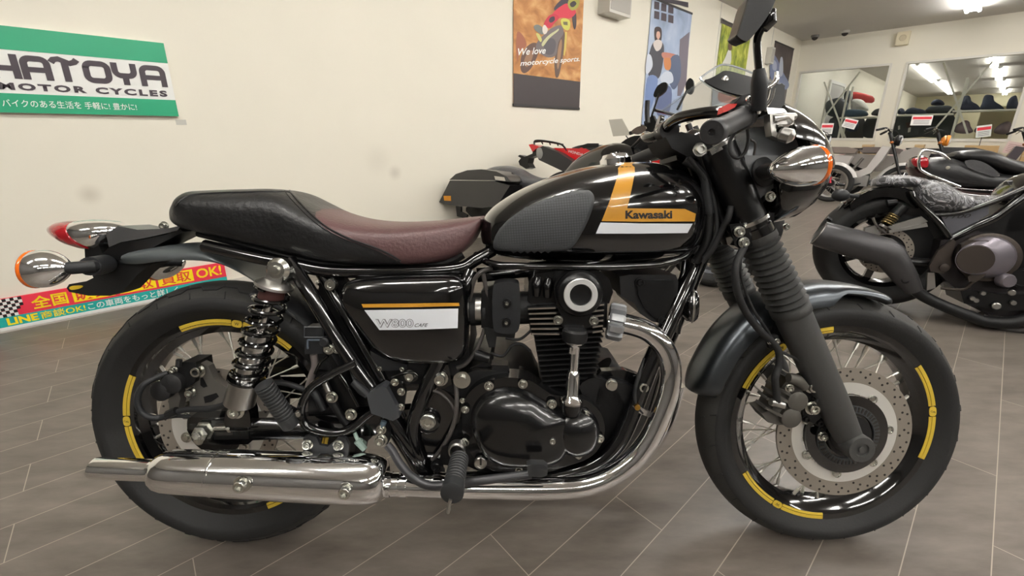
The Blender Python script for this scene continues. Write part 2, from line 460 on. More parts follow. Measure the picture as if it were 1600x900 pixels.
# strip lamps of the room behind the windows
TUBE2 = mat('dim_lamp_tube', (255, 252, 244), .4, emit=((255, 250, 240), LAMP * .28))
FAR = 21.5
def strip_lamp(pa, pb, label, group=None):
    A, B = [at_z(p[0], p[1], CEIL - .07) - wpt(0, 0, 0) for p in (pa, pb)]
    sa, sb = sorted((min(A.dot(DW), FAR - .6), min(B.dot(DW), FAR - .3))); sb = max(sb, sa + .25); lat = (A.dot(NW) + B.dot(NW)) / 2
    L = (sb - sa) / 2
    o = thing('ceiling_light', label, 'ceiling light', wpt((sa + sb) / 2, lat, CEIL), (0, 0, -AZ), group)
    b = bm_(); prism(b, [q + V((0, -L, 0)) for q in rg], (0, 2 * L, 0), .004); obj('lamp_housing', b, LAMPB, o)
    b = bm_()
    for x in (-.05, .05): tube(b, [V((x, -L + .03, -.078)), V((x, L - .03, -.078))], .035, 10)
    obj('lamp_tube', b, TUBE2, o)
for pa, pb, t in (((1429, 104), (1462, 127), 'nearer strip lamp of the slanting pair seen through the larger window, upper left'),
                  ((1463, 128.5), (1487, 146), 'farther strip lamp of the slanting pair seen through the larger window'),
                  ((1550, 87), (1557, 103), 'topmost lamp of the short row at the right of the larger window'),
                  ((1558, 108), (1564, 123.5), 'second lamp from the top in the row at the right of the larger window'),
                  ((1565, 127), (1569, 139), 'third lamp from the top in the row at the right of the larger window'),
                  ((1569.3, 141), (1571.5, 149.5), 'lowest and smallest lamp of the row at the right of the larger window')):
    strip_lamp(pa, pb, t)
for ss, xx in ((2.0, 6.5), (1.6, 1.4), (4.2, 1.6)):  # extra lamps hidden from the camera, added to brighten the back room
    o = copy_tree(lp); o.location = wpt(ss, xx, CEIL); o['label'] = 'unseen fluorescent lamp added to brighten the room behind the windows'; o['group'] = 'added unseen back room lamps'
b = bm_(); prism(b, [wpt(FAR, -1, 0), wpt(FAR, RW, 0), wpt(FAR, RW, CEIL), wpt(FAR, -1, CEIL)], DW * .1); struct('wall_far', b, mat('far_wall', (226, 220, 190), .8), smooth=False)
# ------------------------------------------------------------------ the black cafe motorcycle
LEAN = .1646
BK_LOC, BK_ROT = (.0448, .8496, 0), (-LEAN, 0, 0)
BK = thing('motorcycle', 'black cafe style motorcycle with gold tank stripe and brown seat standing nearest in the showroom', 'motorcycle', BK_LOC, BK_ROT)
fb = Frame(mtx(BK_LOC, BK_ROT)); P = fb.P; Q = fb.Q
WB, RF, RR = 1.4494, .3126, .3292
HF, HR = V((WB / 2, 0, RF)), V((-WB / 2, 0, RR))
def O(name, b, m, par=None, **k): return obj(name, b, m, par if par is not None else BK, **k)
def Tb(name, pts, r, m, y=0., k=6, par=None, n=12):
    b = bm_(); tube(b, Q(pts, y), r, n, True, k); return O(name, b, m, par)
def Pr(name, pts, y, th, m, bev=.003, par=None, sm=0):
    b = bm_(); q = cs(pts, sm, True) if sm else pts; prism(b, Q(q, y), (0, th, 0), bev); return O(name, b, m, par)
def Dm(name, pts, y, h, m, p=2., rings=9, skirt=.01, sm=5, par=None, flat=0.):
    b = bm_(); q = cs(pts, sm, True) if sm else pts; dome(b, Q(q, y), (0, -1, 0), h, p, rings, skirt, flat=flat); return O(name, b, m, par)
def Lt(name, prof, px, py, y, m, ax=(0, -1, 0), n=36, par=None):
    b = bm_(); lathe(b, prof, P(px, py, y), ax, n); return O(name, b, m, par)
# ---- shared bolt: socket head facing the viewer
b = bm_(); lathe(b, [(.0105, 0), (.0105, .0015), (.0075, .0016), (.0075, .0075), (.0068, .0085), (.0042, .0085), (.0038, .005)], (0, 0, 0), (0, -1, 0), 14)
BOLT0 = O('bolt', b, STEEL); BOLT_ME = BOLT0.data; bolt_first = [True]
b = bm_(); lathe(b, [(.0105, 0), (.0105, .0015), (.0075, .0016), (.0075, .0075), (.0068, .0085), (.0042, .0085), (.0038, .005)], (0, 0, 0), (0, -1, 0), 14)
_t = obj('bolt', b, SATIN); BOLTK_ME = _t.data; bpy.data.objects.remove(_t)
def bolt(px, py, y, s=1., par=None, black=False, ry=0.):
    if bolt_first[0] and not black: o = BOLT0; bolt_first[0] = False; o.parent = par or BK
    else:
        o = bpy.data.objects.new('bolt', BOLTK_ME if black else BOLT_ME); COL.objects.link(o); o.parent = par or BK
    o.location = P(px, py, y); o.scale = (s, s, s); o.rotation_euler = (0, 0, ry)
    return o

# ---- wheels
def tyre_prof(R, w, rb, yb):
    h = w / 2; p = []
    for t in [i / 12 - 1 for i in range(25)]:
        p.append((R - w * .28 * abs(t) ** 2.1, t * h))
    p += [(R - w * .42, h * 1.0), (rb + (R - rb) * .3, h * .94), (rb + .012, yb + .010), (rb + .001, yb + .001), (rb - .006, yb - .004), (rb - .006, -yb + .004), (rb + .001, -yb - .001), (rb + .012, -yb - .010), (rb + (R - rb) * .3, -h * .94), (R - w * .42, -h)]
    return p
def wheel(hub, R, w, rb, yb, front):
    b = bm_(); lathe_y(b, tyre_prof(R, w, rb, yb), hub, 120, closed=True)
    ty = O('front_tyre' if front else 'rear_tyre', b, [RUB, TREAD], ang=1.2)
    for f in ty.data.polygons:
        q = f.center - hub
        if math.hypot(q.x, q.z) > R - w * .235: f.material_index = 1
    b = bm_()
    def surf(t):  # y fraction -> r
        return R - w * .28 * abs(t) ** 2.1 + .0002
    NR = 24
    for i in range(NR):
        a0 = 2 * PI * i / NR
        for t0, t1 in ((-.93, -.72), (-.5, -.3), (.93, .72)):
            tube(b, [hub + V((surf(t) * math.cos(a0 + t * .12), t * w / 2, surf(t) * math.sin(a0 + t * .12))) for t in (t0, (t0 + t1) / 2, t1)], .0016, 5)
    if not front or True:
        zz = []
        for i in range(NR):
            for f, t in ((0, -.66), (.3, -.66), (.42, -.52), (.8, -.52), (.93, -.66)):
                a = 2 * PI * (i + f) / NR; zz.append(hub + V((surf(t) * math.cos(a), t * w / 2, surf(t) * math.sin(a))))
        zz.append(zz[0])
        if not front: tube(b, zz, .0022, 5)
    O('groove_shade', b, RUBD, ty)['kind'] = 'stuff'  # dark raised strips; the shade inside the grooves is put into their colour
    # rim: flange ring plus well
    b = bm_()
    pr = [(rb + .001, -yb - .001), (rb + .0025, -yb + .004), (rb - .006, -yb + .004), (rb - .016, -.026), (rb - .022, -.018), (rb - .03, -.012), (rb - .03, .012), (rb - .022, .018), (rb - .016, .026), (rb - .006, yb - .004), (rb + .0025, yb - .004), (rb + .001, yb + .001),
          (rb - .012, yb + .0005), (rb - .02, yb - .005), (rb - .022, .024), (rb - .038, .014), (rb - .04, 0), (rb - .038, -.014), (rb - .022, -.024), (rb - .02, -yb + .005), (rb - .012, -yb - .0005)]
    lathe_y(b, pr, hub, 120, closed=True)
    rim = O('front_rim' if front else 'rear_rim', b, RIMB, ang=.5)
    # spokes
    ro = rb - .036; rh = .052 if front else .055; yh = .036
    for side in (-1, 1):
        for tg in (-1, 1):
            a = 0.0
            p0 = V((rh * math.cos(a - tg * 1.0), side * yh, rh * math.sin(a - tg * 1.0))); p1 = V((ro + .006, side * .006, 0))
            d = (p1 - p0).normalized(); L = (p1 - p0).length
            b = bm_(); tube(b, [p0, p0 + d * (L - .026)], .0017, 8); tube(b, [p0 + d * (L - .028), p0 + d * (L - .020), p1], [.0030, .0038, .0038], 8)
            s0 = O('spoke', b, SPOKE, rim); s0.location = hub
            off = (0 if tg < 0 else .5) + (0 if side < 0 else .25)
            for i in range(10):
                s = s0 if i == 0 else inst(s0, rim)
                s.rotation_euler = (0, -2 * PI * (i + off) / 10, 0)
    return ty, rim
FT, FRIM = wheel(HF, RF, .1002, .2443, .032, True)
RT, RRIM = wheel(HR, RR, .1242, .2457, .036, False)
# yellow stripes on the near rim flange
def stripes(hub, rb, yb, rim, spans, badge):
    for (a0, a1), tx in zip(spans, badge):
        a0, a1 = math.radians(a0), math.radians(a1); am = (a0 + a1) / 2
        hw = .058
        b = bm_()
        for s0, s1 in ((a0, am - hw), (am + hw, a1)):
            for r0_, r1_ in ((rb - .0005, rb - .0085), (rb - .0100, rb - .0150)):
                f = lambda r: -yb - .0014 - .0008 if r > rb - .012 else -yb - .0016 + (rb - .012 - r) * .35
                lathe_y(b, [(r0_, f(r0_)), (r1_, f(r1_)), (r1_, f(r1_) + .001), (r0_, f(r0_) + .001)], hub, 40, s0, s1, closed=True)
        O('rim_stripe', b, YEL, rim, ang=.4)
        b = bm_(); ring = []
        for t in range(40):
            th = 2 * PI * t / 40; cx = .05 * math.copysign(abs(math.cos(th)) ** .6, math.cos(th)); cr = .0082 * math.copysign(abs(math.sin(th)) ** .7, math.sin(th))
            rr = rb - .0077 + cr; ring.append(hub + V((rr * math.cos(am + cx), -yb - .0026, rr * math.sin(am + cx))))
        prism(b, ring, (0, .0015, 0)); bd = O('rim_badge', b, YEL, rim, smooth=False)
        tb = text_bm(tx, .01); c = hub + V(((rb - .0077) * math.cos(am), -yb - .0029, (rb - .0077) * math.sin(am)))
        wv, hv = (.011, .007) if tx == 'W' else (.012, .0045)
        ud = V((math.sin(am), 0, -math.cos(am))) if tx == 'W' else V((1, 0, -.2)).normalized(); vd = V((math.cos(am), 0, math.sin(am))) if tx == 'W' else V((.2, 0, 1)).normalized()
        for v in tb.verts: v.co = c + ud * (v.co.x - .5) * wv + vd * (v.co.y - .5) * hv
        obj('badge_lettering', tb, BLKT, rim, smooth=False)
stripes(HF, .2443, .032, FRIM, ((-21, 38), (95, 157), (211, 269)), ('Cafe', 'W', 'W'))
stripes(HR, .2457, .036, RRIM, ((47, 112), (153, 209), (290, 350)), ('W', 'Cafe', 'W'))
# hubs and discs
b = bm_(); lathe_y(b, [(.0, -.055), (.056, -.055), (.056, -.03), (.036, -.026), (.034, 0), (.036, .026), (.056, .03), (.056, .055), (0, .055)], HF, 40); O('front_hub', b, SATIN)
b = bm_(); lathe_y(b, [(.0, -.06), (.062, -.06), (.062, -.03), (.05, -.026), (.048, 0), (.05, .026), (.075, .03), (.075, .06), (0, .06)], HR, 40); O('rear_hub', b, SATIN)
def disc(hub, y, ro, rband, ri, name, nh, mt):
    b = bm_(); lathe_y(b, [(ro, y), (rband, y), (rband, y + .005), (ro, y + .005)], hub, 96, closed=True)
    d = O(name, b, DISCM, ang=.5)
    b = bm_(); lathe_y(b, [(rband, y + .0002), (ri, y + .0002), (ri, y + .005), (rband, y + .005)], hub, 96, closed=True); O('disc_inner_band', b, DISCB, d, ang=.5)
    b = bm_()
    for i in range(nh):
        for k, f in enumerate((.16, .45, .72)):
            if k == 1 and i % 2: continue
            if k == 2 and i % 2 == 0: continue
            a = 2 * PI * (i + k * .33) / nh; r = ro - (ro - rband) * (f + .08)
            c = hub + V((r * math.cos(a), y - .0004, r * math.sin(a)))
            lathe(b, [(.0028, 0), (.0028, .001)], c, (0, 1, 0), 8)
    O('drill_holes', b, HOLE, d, smooth=False)['kind'] = 'stuff'
    return d
FD = disc(HF, -.068, .156, .122, .096, 'front_brake_disc', 40, None)
b = bm_(); lathe_y(b, [(.094, -.076), (.05, -.079), (.03, -.079), (.03, -.05), (.094, -.066)], HF, 72, closed=True); CAR = O('disc_carrier', b, RIMB, FD, ang=.5)
for i in range(7):
    a = math.radians(6 + i * 360 / 7); c = HF + V((.099 * math.cos(a), -.07, .099 * math.sin(a)))
    b = bm_(); lathe(b, [(.0095, 0), (.0095, .005), (.006, .006), (.005, .004), (.002, .004)], c, (0, -1, 0), 18); O('disc_button', b, STEEL, FD)
b = bm_(); lathe_y(b, [(.072, -.080), (.056, -.083), (.056, -.078), (.072, -.078)], HF, 72, closed=True)
for i in range(48):
    a = 2 * PI * i / 48; box(b, HF + V((.0645 * math.cos(a), -.0815, .0645 * math.sin(a))), (.011, .003, .0035), Matrix.Rotation(-a, 3, 'Y'), mi=1)
O('sensor_ring', b, [mat('grey_ring', (62, 64, 66), .5, metal=.4), HOLE], FD, ang=.4)
b = bm_(); lathe_y(b, [(.05, -.084), (.02, -.088), (.02, -.07), (.05, -.07)], HF, 40, closed=True); O('hub_cap', b, MATT, FD, ang=.5)
RD = disc(HR, -.066, .138, .108, .07, 'rear_brake_disc', 34, None)
b = bm_(); lathe_y(b, [(.068, -.072), (.03, -.076), (.03, -.06), (.068, -.062)], HR, 60, closed=True); O('disc_carrier', b, SATIN, RD, ang=.5)
for i in range(6):
    a = math.radians(20 + i * 60); b = bm_(); c = HR + V((.077 * math.cos(a), -.068, .077 * math.sin(a)))
    lathe(b, [(.0125, 0), (.0125, .004), (.009, .0045), (.009, .003), (.0065, .003), (.0065, .008), (.003, .008)], c, (0, -1, 0), 16); O('disc_button', b, STEEL, RD)

# ---- front fender: section swept round the hub
def fend_sec(a, R, hw, drop, thick=.003):
    er = V((math.cos(a), 0, math.sin(a))); pts = []
    for j in range(17):
        t = -1 + 2 * j / 16; y = hw * math.sin(t * PI / 2); r = R - drop * abs(t) ** 2.6
        pts.append((y, r))
    out = [HF + er * r + V((0, y, 0)) for y, r in pts]; inn = [HF + er * (r - thick) + V((0, y * .95, 0)) for y, r in reversed(pts)]
    return out + inn
def ang_of(px, py, y=0.): q = P(px, py, y) - HF; return math.atan2(q.z, q.x), math.hypot(q.x, q.z)
out_px = [(1372, 459), (1340, 446), (1300, 440), (1255, 441), (1205, 453), (1160, 477), (1122, 513), (1094, 556), (1073, 606)]
AR = [ang_of(*p) for p in out_px]
rings = []
q = cs([(a, r) for a, r in AR], 6)
na = len(q)
for i, (a, r) in enumerate(q):
    t = i / (na - 1)
    dr = .016 if t < .28 else .016 + .03 * min(1, (t - .28) / .06)
    hw = .064
    if t < .06: hw = .064 * (.45 + .55 * math.sqrt(t / .06))
    if t > .93: hw = .066 * (.5 + .5 * math.sqrt(max(0, (1 - t) / .07)))
    rings.append(fend_sec(a, r, hw, dr))
b = bm_(); loft(b, rings); FENDER = O('front_fender', b, FEND, ang=.9)
# stays
Pr('fender_bracket', [(1213, 508), (1236, 500), (1240, 520), (1228, 535), (1206, 532)], -.078, .012, MATT, .002); bolt(1221, 512, -.079, 1.0)

# ---- front fork
def fork(y, near):
    nm = 'near' if near else 'far'
    q = P if near else (lambda px, py, yy: V((P(px, py, -yy if not near else yy).x, yy, P(px, py, -yy if not near else yy).z)))
    yy = y
    A = q(1127, 246, yy); Bp = q(1196, 356, yy); C = q(1243, 484, yy); D = q(1328, 690, yy)
    # straight fork axis from the axle up
    dirn = (A - D).normalized(); L = (A - D).length
    def on(px, py): 
        w = q(px, py, yy) - D; return D + dirn * w.dot(dirn)
    p1 = on(1243, 488); p2 = on(1190, 362); p3 = on(1182, 345); p4 = on(1116, 232)
    b = bm_(); tube(b, [D - dirn * .012, D + dirn * .02, D + dirn * .1, p1 - dirn * .06, p1 + dirn * .005], [.026, .029, .0335, .036, .037], 24)
    leg = O('fork_leg', b, FORKM)
    b = bm_(); lathe(b, [(.028, .022), (.0305, .018), (.0305, -.029), (.028, -.034), (.015, -.0345), (.014, -.031), (.007, -.031), (.007, -.034), (.003, -.034)], D + V((0, 0 if near else 0, 0)), (0, 1 if near else -1, 0), 28)
    O('axle_clamp', b, FORKM, leg)
    b = bm_(); n = 11; prof = []; Lg = (p2 - p1).length
    prof += [(.036, 0), (.0395, .002), (.0395, Lg * .10)]
    for i in range(n):
        h0 = Lg * (.12 + .80 * i / n); h1 = Lg * (.12 + .80 * (i + 1) / n); rr = .0405 - .0035 * i / n
        prof += [(rr - .006, h0), (rr - .003, h0 + (h1 - h0) * .25), (rr + .0015, h0 + (h1 - h0) * .5), (rr - .003, h0 + (h1 - h0) * .75)]
    prof += [(.038, Lg * .93), (.038, Lg), (.03, Lg)]
    lathe(b, prof, p1, dirn, 28); O('fork_gaiter', b, GAITER, ang=1.2)
    b = bm_(); tube(b, [p2 - dirn * .004, p2 + dirn * .018, p2 + dirn * .02, p3 + dirn * .012], [.036, .036, .033, .033], 24); O('fork_clamp', b, GLOSS, ang=.5)
    b = bm_(); tube(b, [p3 + dirn * .004, p3 + dirn * .012], [.0395, .0395], 24); O('fork_ring', b, CHROMS)
    b = bm_(); tube(b, [p3 + dirn * .01, p4], [.034, .036], 24); O('fork_cover', b, SATIN)
    b = bm_(); tube(b, [p4, p4 + dirn * .006, p4 + dirn * .0065, p4 + dirn * .022], [.038, .038, .026, .024], 24); O('fork_cap', b, ALU, ang=.5)
    return D, dirn, p1, p2, p3, p4
ND, FDIR, n1, n2, n3, n4 = fork(-.105, True)
fork(.105, False)
bolt(1155, 362, -.135, 1.1); bolt(1162, 379, -.135, 1.1)
b = bm_(); beam(b, n3 + V((0, -.02, 0)), V((n3.x, .125, n3.z)), .07, .045, (1, 0, 0), .008); O('lower_yoke', b, GLOSS)
b = bm_(); beam(b, n4 + V((0, -.02, 0)), V((n4.x, .125, n4.z)), .075, .02, (1, 0, 0), .006); O('top_yoke', b, SATIN)
Pr('yoke_lug', [(1140, 350), (1172, 348), (1176, 384), (1160, 392), (1148, 384)], -.132, .03, GLOSS, .004)

# ---- front brake caliper, hoses
y = -.105
Pr('caliper_bracket', [(1252, 588), (1270, 582), (1286, 598), (1286, 650), (1272, 662), (1256, 655), (1250, 625)], y + .0, .016, MATT, .003)
cal = Pr('front_caliper', [(1214, 624), (1220, 606), (1232, 592), (1252, 602), (1256, 622), (1250, 652), (1236, 664), (1216, 664), (1200, 660), (1190, 646), (1206, 640)], y - .005, .05, mat('grey_caliper', (84, 81, 76), .55, metal=.3), .005, sm=0)
for (cx, cy) in ((1243, 625), (1233, 651)):
    Lt('piston_cap', [(.022, -.006), (.022, .008), (.019, .0105), (.0, .0105)], cx, cy, y - .006, MATS['grey_caliper'], par=cal)
for i, (cx, cy) in enumerate(((1207, 601), (1200, 610), (1194, 618), (1191, 632))):
    b = bm_(); p0 = P(cx + 26, cy + 14, y + .004); p1_ = P(cx - 3, cy - 1, y + .004); beam(b, p0, p1_, .036, .0062, (0, 1, 0), .002); O('caliper_fin', b, MATS['grey_caliper'], cal)
b = bm_(); tube(b, Q([(1232, 590), (1246, 594), (1258, 606)], y - .012), [.010, .012, .009], 14, True, 3); O('slide_pin', b, MATS['grey_caliper'], cal)
bolt(1267, 603, y - .003, 1.5); bolt(1268, 637, y - .003, 1.5); bolt(1274, 620, y - .002, .8, black=True); bolt(1279, 660, y + .01, .9, black=True); bolt(1259, 654, y, .9, black=True); bolt(1285, 681, -.09, 1.1); bolt(1233, 606, y - .02, .9)
b = bm_(); tube(b, Q([(1204, 628), (1213, 630), (1224, 633)], y - .02), .008, 12); O('hose_fitting', b, ALU)
Tb('brake_hose', [(1163, 385, -.13), (1150, 415, -.14), (1151, 450, -.14), (1164, 485, -.13), (1186, 515, -.125), (1202, 530, -.12), (1216, 548, -.12), (1217, 570, -.12), (1211, 590, -.125), (1213, 612, -.125), (1214, 628, -.125)], .0075, RUBD)
Tb('sensor_cable', [(1158, 390, -.13), (1158, 430, -.13), (1175, 480, -.128), (1200, 518, -.12), (1216, 546, -.12), (1246, 562, -.115), (1266, 580, -.115), (1280, 596, -.118), (1284, 612, -.118), (1276, 628, -.118)], .0030, RUBD)
Pr('hose_clip', [(1199, 522), (1216, 524), (1219, 542), (1203, 545)], -.118, .012, MATT, .002); bolt(1203, 534, -.12, .6); bolt(1214, 533, -.12, .6)
# ---- fuel tank
TS = [(752, 361, 373), (754, 348, 384), (758, 337, 392), (766, 327, 399), (778, 317, 404), (800, 303, 408), (830, 288, 411), (870, 273, 413), (910, 262, 414), (950, 255.5, 414), (985, 253, 413), (1015, 254, 412), (1042, 259, 409), (1064, 268, 405), (1080, 281, 399), (1090, 297, 390), (1095, 315, 380), (1097, 335, 362)]
TW = [.045, .068, .083, .098, .110, .123, .132, .139, .143, .145, .145, .143, .138, .128, .112, .092, .068, .03]
def sup_ring(xt, zt, xb, zb, w, n=40, e=2.4, eb=None):
    r = []; zm = (zt + zb) / 2; h = (zt - zb) / 2; xm = (xt + xb) / 2
    for j in range(n):
        t = 2 * PI * j / n; c, s = math.cos(t), math.sin(t); ee = (eb or e) if s < 0 else e
        k = math.copysign(abs(s) ** (2 / ee), s)
        r.append(V((xm + (xt - xb) / 2 * k, w * math.copysign(abs(c) ** (2 / ee), c), zm + h * k)))
    return r
st = cs([(*a, w) for a, w in zip(TS, TW)], 4)
rings = []
for px, t, bo, w in st:
    A = P(px, t, -.02); B_ = P(px, bo, -w * .8); rings.append(sup_ring(A.x, A.z, B_.x, B_.z, w, 64, 2.35, 3.6))
b = bm_(); loft(b, rings); TANK = O('fuel_tank', b, GLOSS, ang=1.)
TT = bvh(TANK)
decal('tank_stripe', [(965, 254.5), (991, 254), (992, 270), (986, 300), (980, 325.5), (1040, 326), (1070, 326.5), (1087, 334), (1085, 346), (1000, 346.5), (940, 345.5), (952, 315), (966, 272)], fb, TT, GOLD, TANK, .0006)
decal('tank_band', [(938.5, 347.5), (1000, 349), (1082, 349.5), (1074, 364), (1000, 365), (931, 365)], fb, TT, WHITE, TANK, .0006)
decal_text('tank_lettering', 'Kawasaki', [(977, 342), (1050, 341.5), (1050, 328.5), (977, 329)], fb, TT, BLKT, TANK, .0012, .035)
pad = [(771, 386), (772, 374), (780, 359), (796, 342), (818, 327), (848, 313), (880, 303), (912, 297), (922, 298.5), (928, 306), (928, 318), (920, 342), (908, 366), (898, 382), (888, 389.5), (870, 392), (830, 392.5), (790, 392.5), (776, 391)]
padc = cs(pad, 4, True)
def edge_d(x, y):
    return min(math.hypot(x - q[0], y - q[1]) for q in padc)
def padm():
    m = bpy.data.materials.new('rubber_knee_pad'); m.use_nodes = True; nt = m.node_tree; bs = nt.nodes['Principled BSDF']
    bs.inputs['Roughness'].default_value = .5
    cm = nt.nodes.new('ShaderNodeMix'); cm.data_type = 'RGBA'; cm.inputs['A'].default_value = lin((40, 42, 44)); cm.inputs['B'].default_value = lin((66, 68, 70)); nt.links.new(cm.outputs['Result'], bs.inputs['Base Color'])
    tc = nt.nodes.new('ShaderNodeTexCoord'); mp = nt.nodes.new('ShaderNodeMapping'); mp.inputs['Scale'].default_value = (190, 0, 190); mp.inputs['Rotation'].default_value = (0, .08, 0)
    nt.links.new(tc.outputs['Object'], mp.inputs['Vector'])
    sx = nt.nodes.new('ShaderNodeSeparateXYZ'); nt.links.new(mp.outputs['Vector'], sx.inputs[0])
    outs = []
    for ax in 'XZ':
        w = nt.nodes.new('ShaderNodeMath'); w.operation = 'PINGPONG'; w.inputs[1].default_value = .5; nt.links.new(sx.outputs[ax], w.inputs[0])
        g = nt.nodes.new('ShaderNodeMath'); g.operation = 'GREATER_THAN'; g.inputs[1].default_value = .09; nt.links.new(w.outputs[0], g.inputs[0]); outs.append(g)
    mu = nt.nodes.new('ShaderNodeMath'); mu.operation = 'MULTIPLY'; nt.links.new(outs[0].outputs[0], mu.inputs[0]); nt.links.new(outs[1].outputs[0], mu.inputs[1])
    nt.links.new(mu.outputs[0], cm.inputs['Factor'])
    bp = nt.nodes.new('ShaderNodeBump'); bp.inputs['Strength'].default_value = .6; bp.inputs['Distance'].default_value = .0012
    nt.links.new(mu.outputs[0], bp.inputs['Height']); nt.links.new(bp.outputs['Normal'], bs.inputs['Normal']); return m
PADM = padm(); PADR = mat('pad_border', (62, 64, 66), .5)
def padoff(x, y):
    d = edge_d(x, y)
    return .0004 + .006 * (1 - (1 - min(1, d / 5)) ** 2) ** .5
KP = obj('knee_pad', project(poly_bm(padc, 4.5), fb, TT, padoff), PADR, TANK, ang=1.2)
cx_, cy_ = 856, 353
decal('knee_pad_grid', [(cx_ + (x - cx_) * .9, cy_ + (y - cy_) * .86) for x, y in padc], fb, TT, PADM, TANK, .0066)
b = bm_(); tube(b, [v for v in Q([(744, 398, -.06), (752, 405, -.085), (775, 413.5, -.112), (820, 416, -.126), (900, 417, -.128), (990, 416, -.126), (1040, 411, -.120), (1068, 401, -.105), (1085, 386, -.085)])], .0075, 10, True, 6); O('tank_rim', b, GLOSS, TANK)
b = bm_(); c = P(962, 253, .0); lathe(b, [(.036, -.01), (.036, .006), (.030, .012), (.028, .017), (.012, .019), (0, .019)], c, (-.12, 0, 1), 36); O('filler_cap', b, CHROME, TANK, ang=.6)
b = bm_(); lathe(b, [(.01, .019), (.01, .021), (0, .0215)], c, (-.12, 0, 1), 16); O('key_cover', b, CHROMS, TANK)
Lt('tank_rubber', [(.012, 0), (.012, .01), (.008, .013), (0, .013)], 1088, 391, -.06, RUBD)

# ---- seat
SS = [(270, 330, 343), (273, 318, 352), (281, 309, 359), (300, 300.5, 365.5), (350, 297, 378), (400, 295.5, 391), (440, 295, 402), (466, 300, 408), (492, 313, 413), (522, 328, 417), (560, 339.5, 419), (600, 345, 420), (640, 346, 418.5), (680, 344, 414), (705, 341.5, 406), (728, 339, 391), (744, 337.5, 366), (753, 337, 343)]
SW = [.07, .095, .108, .118, .124, .127, .128, .130, .134, .138, .140, .139, .135, .127, .120, .112, .105, .095]
st = cs([(*a, w) for a, w in zip(SS, SW)], 10)
rings = []; NS = 56
for px, t, bo, w in st:
    k_ = max(0, 1 - (px - 270) / 60); A = P(px, t + 1, -w * .85 * k_); B_ = P(px, bo, -w * .88); rings.append(sup_ring(A.x, A.z, B_.x, B_.z, w, NS, 3.2, 4.2))
seam_px = [(452, 290), (452, 297), (458, 306), (470, 319), (488, 337), (512, 356), (545, 373), (580, 385), (606, 396), (626, 408), (641, 421)]
def pix(p):
    q = fb.m @ p - EYE
    d = q.y * math.cos(TH) - q.z * math.sin(TH); u = q.y * math.sin(TH) + q.z * math.cos(TH)
    return 800 + F * q.x / d, CY - F * u / d
seam_s = cs(seam_px, 8)
SEAMZ = [fb.P(x, y, -.12) for x, y in seam_s]
def seam_x(z):
    z0 = SEAMZ[0].z; 
    for a, c in zip(SEAMZ, SEAMZ[1:]):
        if a.z >= z >= c.z:
            t = (a.z - z) / max(1e-9, a.z - c.z); return a.x + (c.x - a.x) * t
    return SEAMZ[0].x if z > z0 else SEAMZ[-1].x
allv = [v for r in rings for v in r]
for back in (True, False):
    b = bm_(); loft(b, rings)
    for v in b.verts: pass
    kill = [f for f in b.faces if (f.calc_center_median().x < seam_x(f.calc_center_median().z)) != back]
    bmesh.ops.delete(b, geom=kill, context='FACES')
    # pull the cut edge onto the seam
    for v in b.verts:
        if any(len(e.link_faces) == 1 for e in v.link_edges):
            dx = seam_x(v.co.z) - v.co.x
            if abs(dx) < .02: v.co.x += dx
    if back: SEAT = O('seat', b, LEATH, ang=1.2)
    else: O('seat_panel', b, LEATB, SEAT, ang=1.2)
b = bm_(); loft(b, rings); _s = obj('tmp', b, LEATH); ST = bvh(_s); bpy.data.objects.remove(_s)
def path_on(tree, pts, off=.001):
    out = []
    for x, y in pts:
        d = (fb.r @ ray(x, y)).normalized(); h, nn, _, _ = tree.ray_cast(fb.o, d)
        if h is not None: out.append(h + (nn if nn.dot(d) < 0 else -nn) * off)
    return out
for dx, rr in ((0, .0022), (-7, .0011)):
    b = bm_(); tube(b, path_on(ST, [(x + dx, y + (1 if dx else 0)) for x, y in cs(seam_px[1:-1], 5)], .0004), rr, 6); O('seat_seam', b, LEATH if dx == 0 else MATT, SEAT)
b = bm_(); tube(b, path_on(ST, cs([(276, 322), (284, 312), (302, 304.5), (350, 301.5), (400, 300), (440, 299.5), (452, 300.5)], 5), .0004), .0020, 6); O('seat_piping', b, LEATH, SEAT)
b = bm_()
tube(b, [p + V((0, .02, .004)) for p in Q([(300, 368, -.1), (360, 383, -.105), (440, 404, -.11), (520, 419, -.115), (600, 422, -.115), (690, 416, -.105), (722, 402, -.1)])], .009, 8, True, 5); O('seat_base', b, MATT, SEAT)

# ---- rear fender, tail plate, lamp
RFm = mat('grey_rear_fender', (98, 104, 106), .36, metal=.35)
rf = [(168, 405), (205, 392), (250, 384), (300, 379), (330, 380), (352, 388), (385, 402), (415, 428), (440, 452), (470, 470)]
lo = [(172, 408), (210, 411), (255, 406), (300, 405), (335, 409), (360, 418), (395, 438), (425, 462), (455, 492), (470, 505)]
hwR = [.012, .05, .07, .076, .078, .079, .08, .08, .08, .08]
rings = []
for (a, c, w) in zip(cs(rf, 3), cs(lo, 3), cs([(x,) for x in hwR], 3)):
    w = w[0]; A = P(a[0], a[1], 0); B_ = P(c[0], c[1], -w); ring = []
    for j in range(17):
        t = -1 + 2 * j / 16; f = abs(t) ** 2.4
        ring.append(V((A.x + (B_.x - A.x) * f, w * math.sin(t * PI / 2), A.z + (B_.z - A.z) * f)))
    for j in range(17):
        t = 1 - 2 * j / 16; f = abs(t) ** 2.4
        ring.append(V((A.x + (B_.x - A.x) * f, .955 * w * math.sin(t * PI / 2), A.z + (B_.z - A.z) * f - .003)))
    rings.append(ring)
b = bm_(); loft(b, rings); RFEND = O('rear_fender', b, RFm, ang=1.)
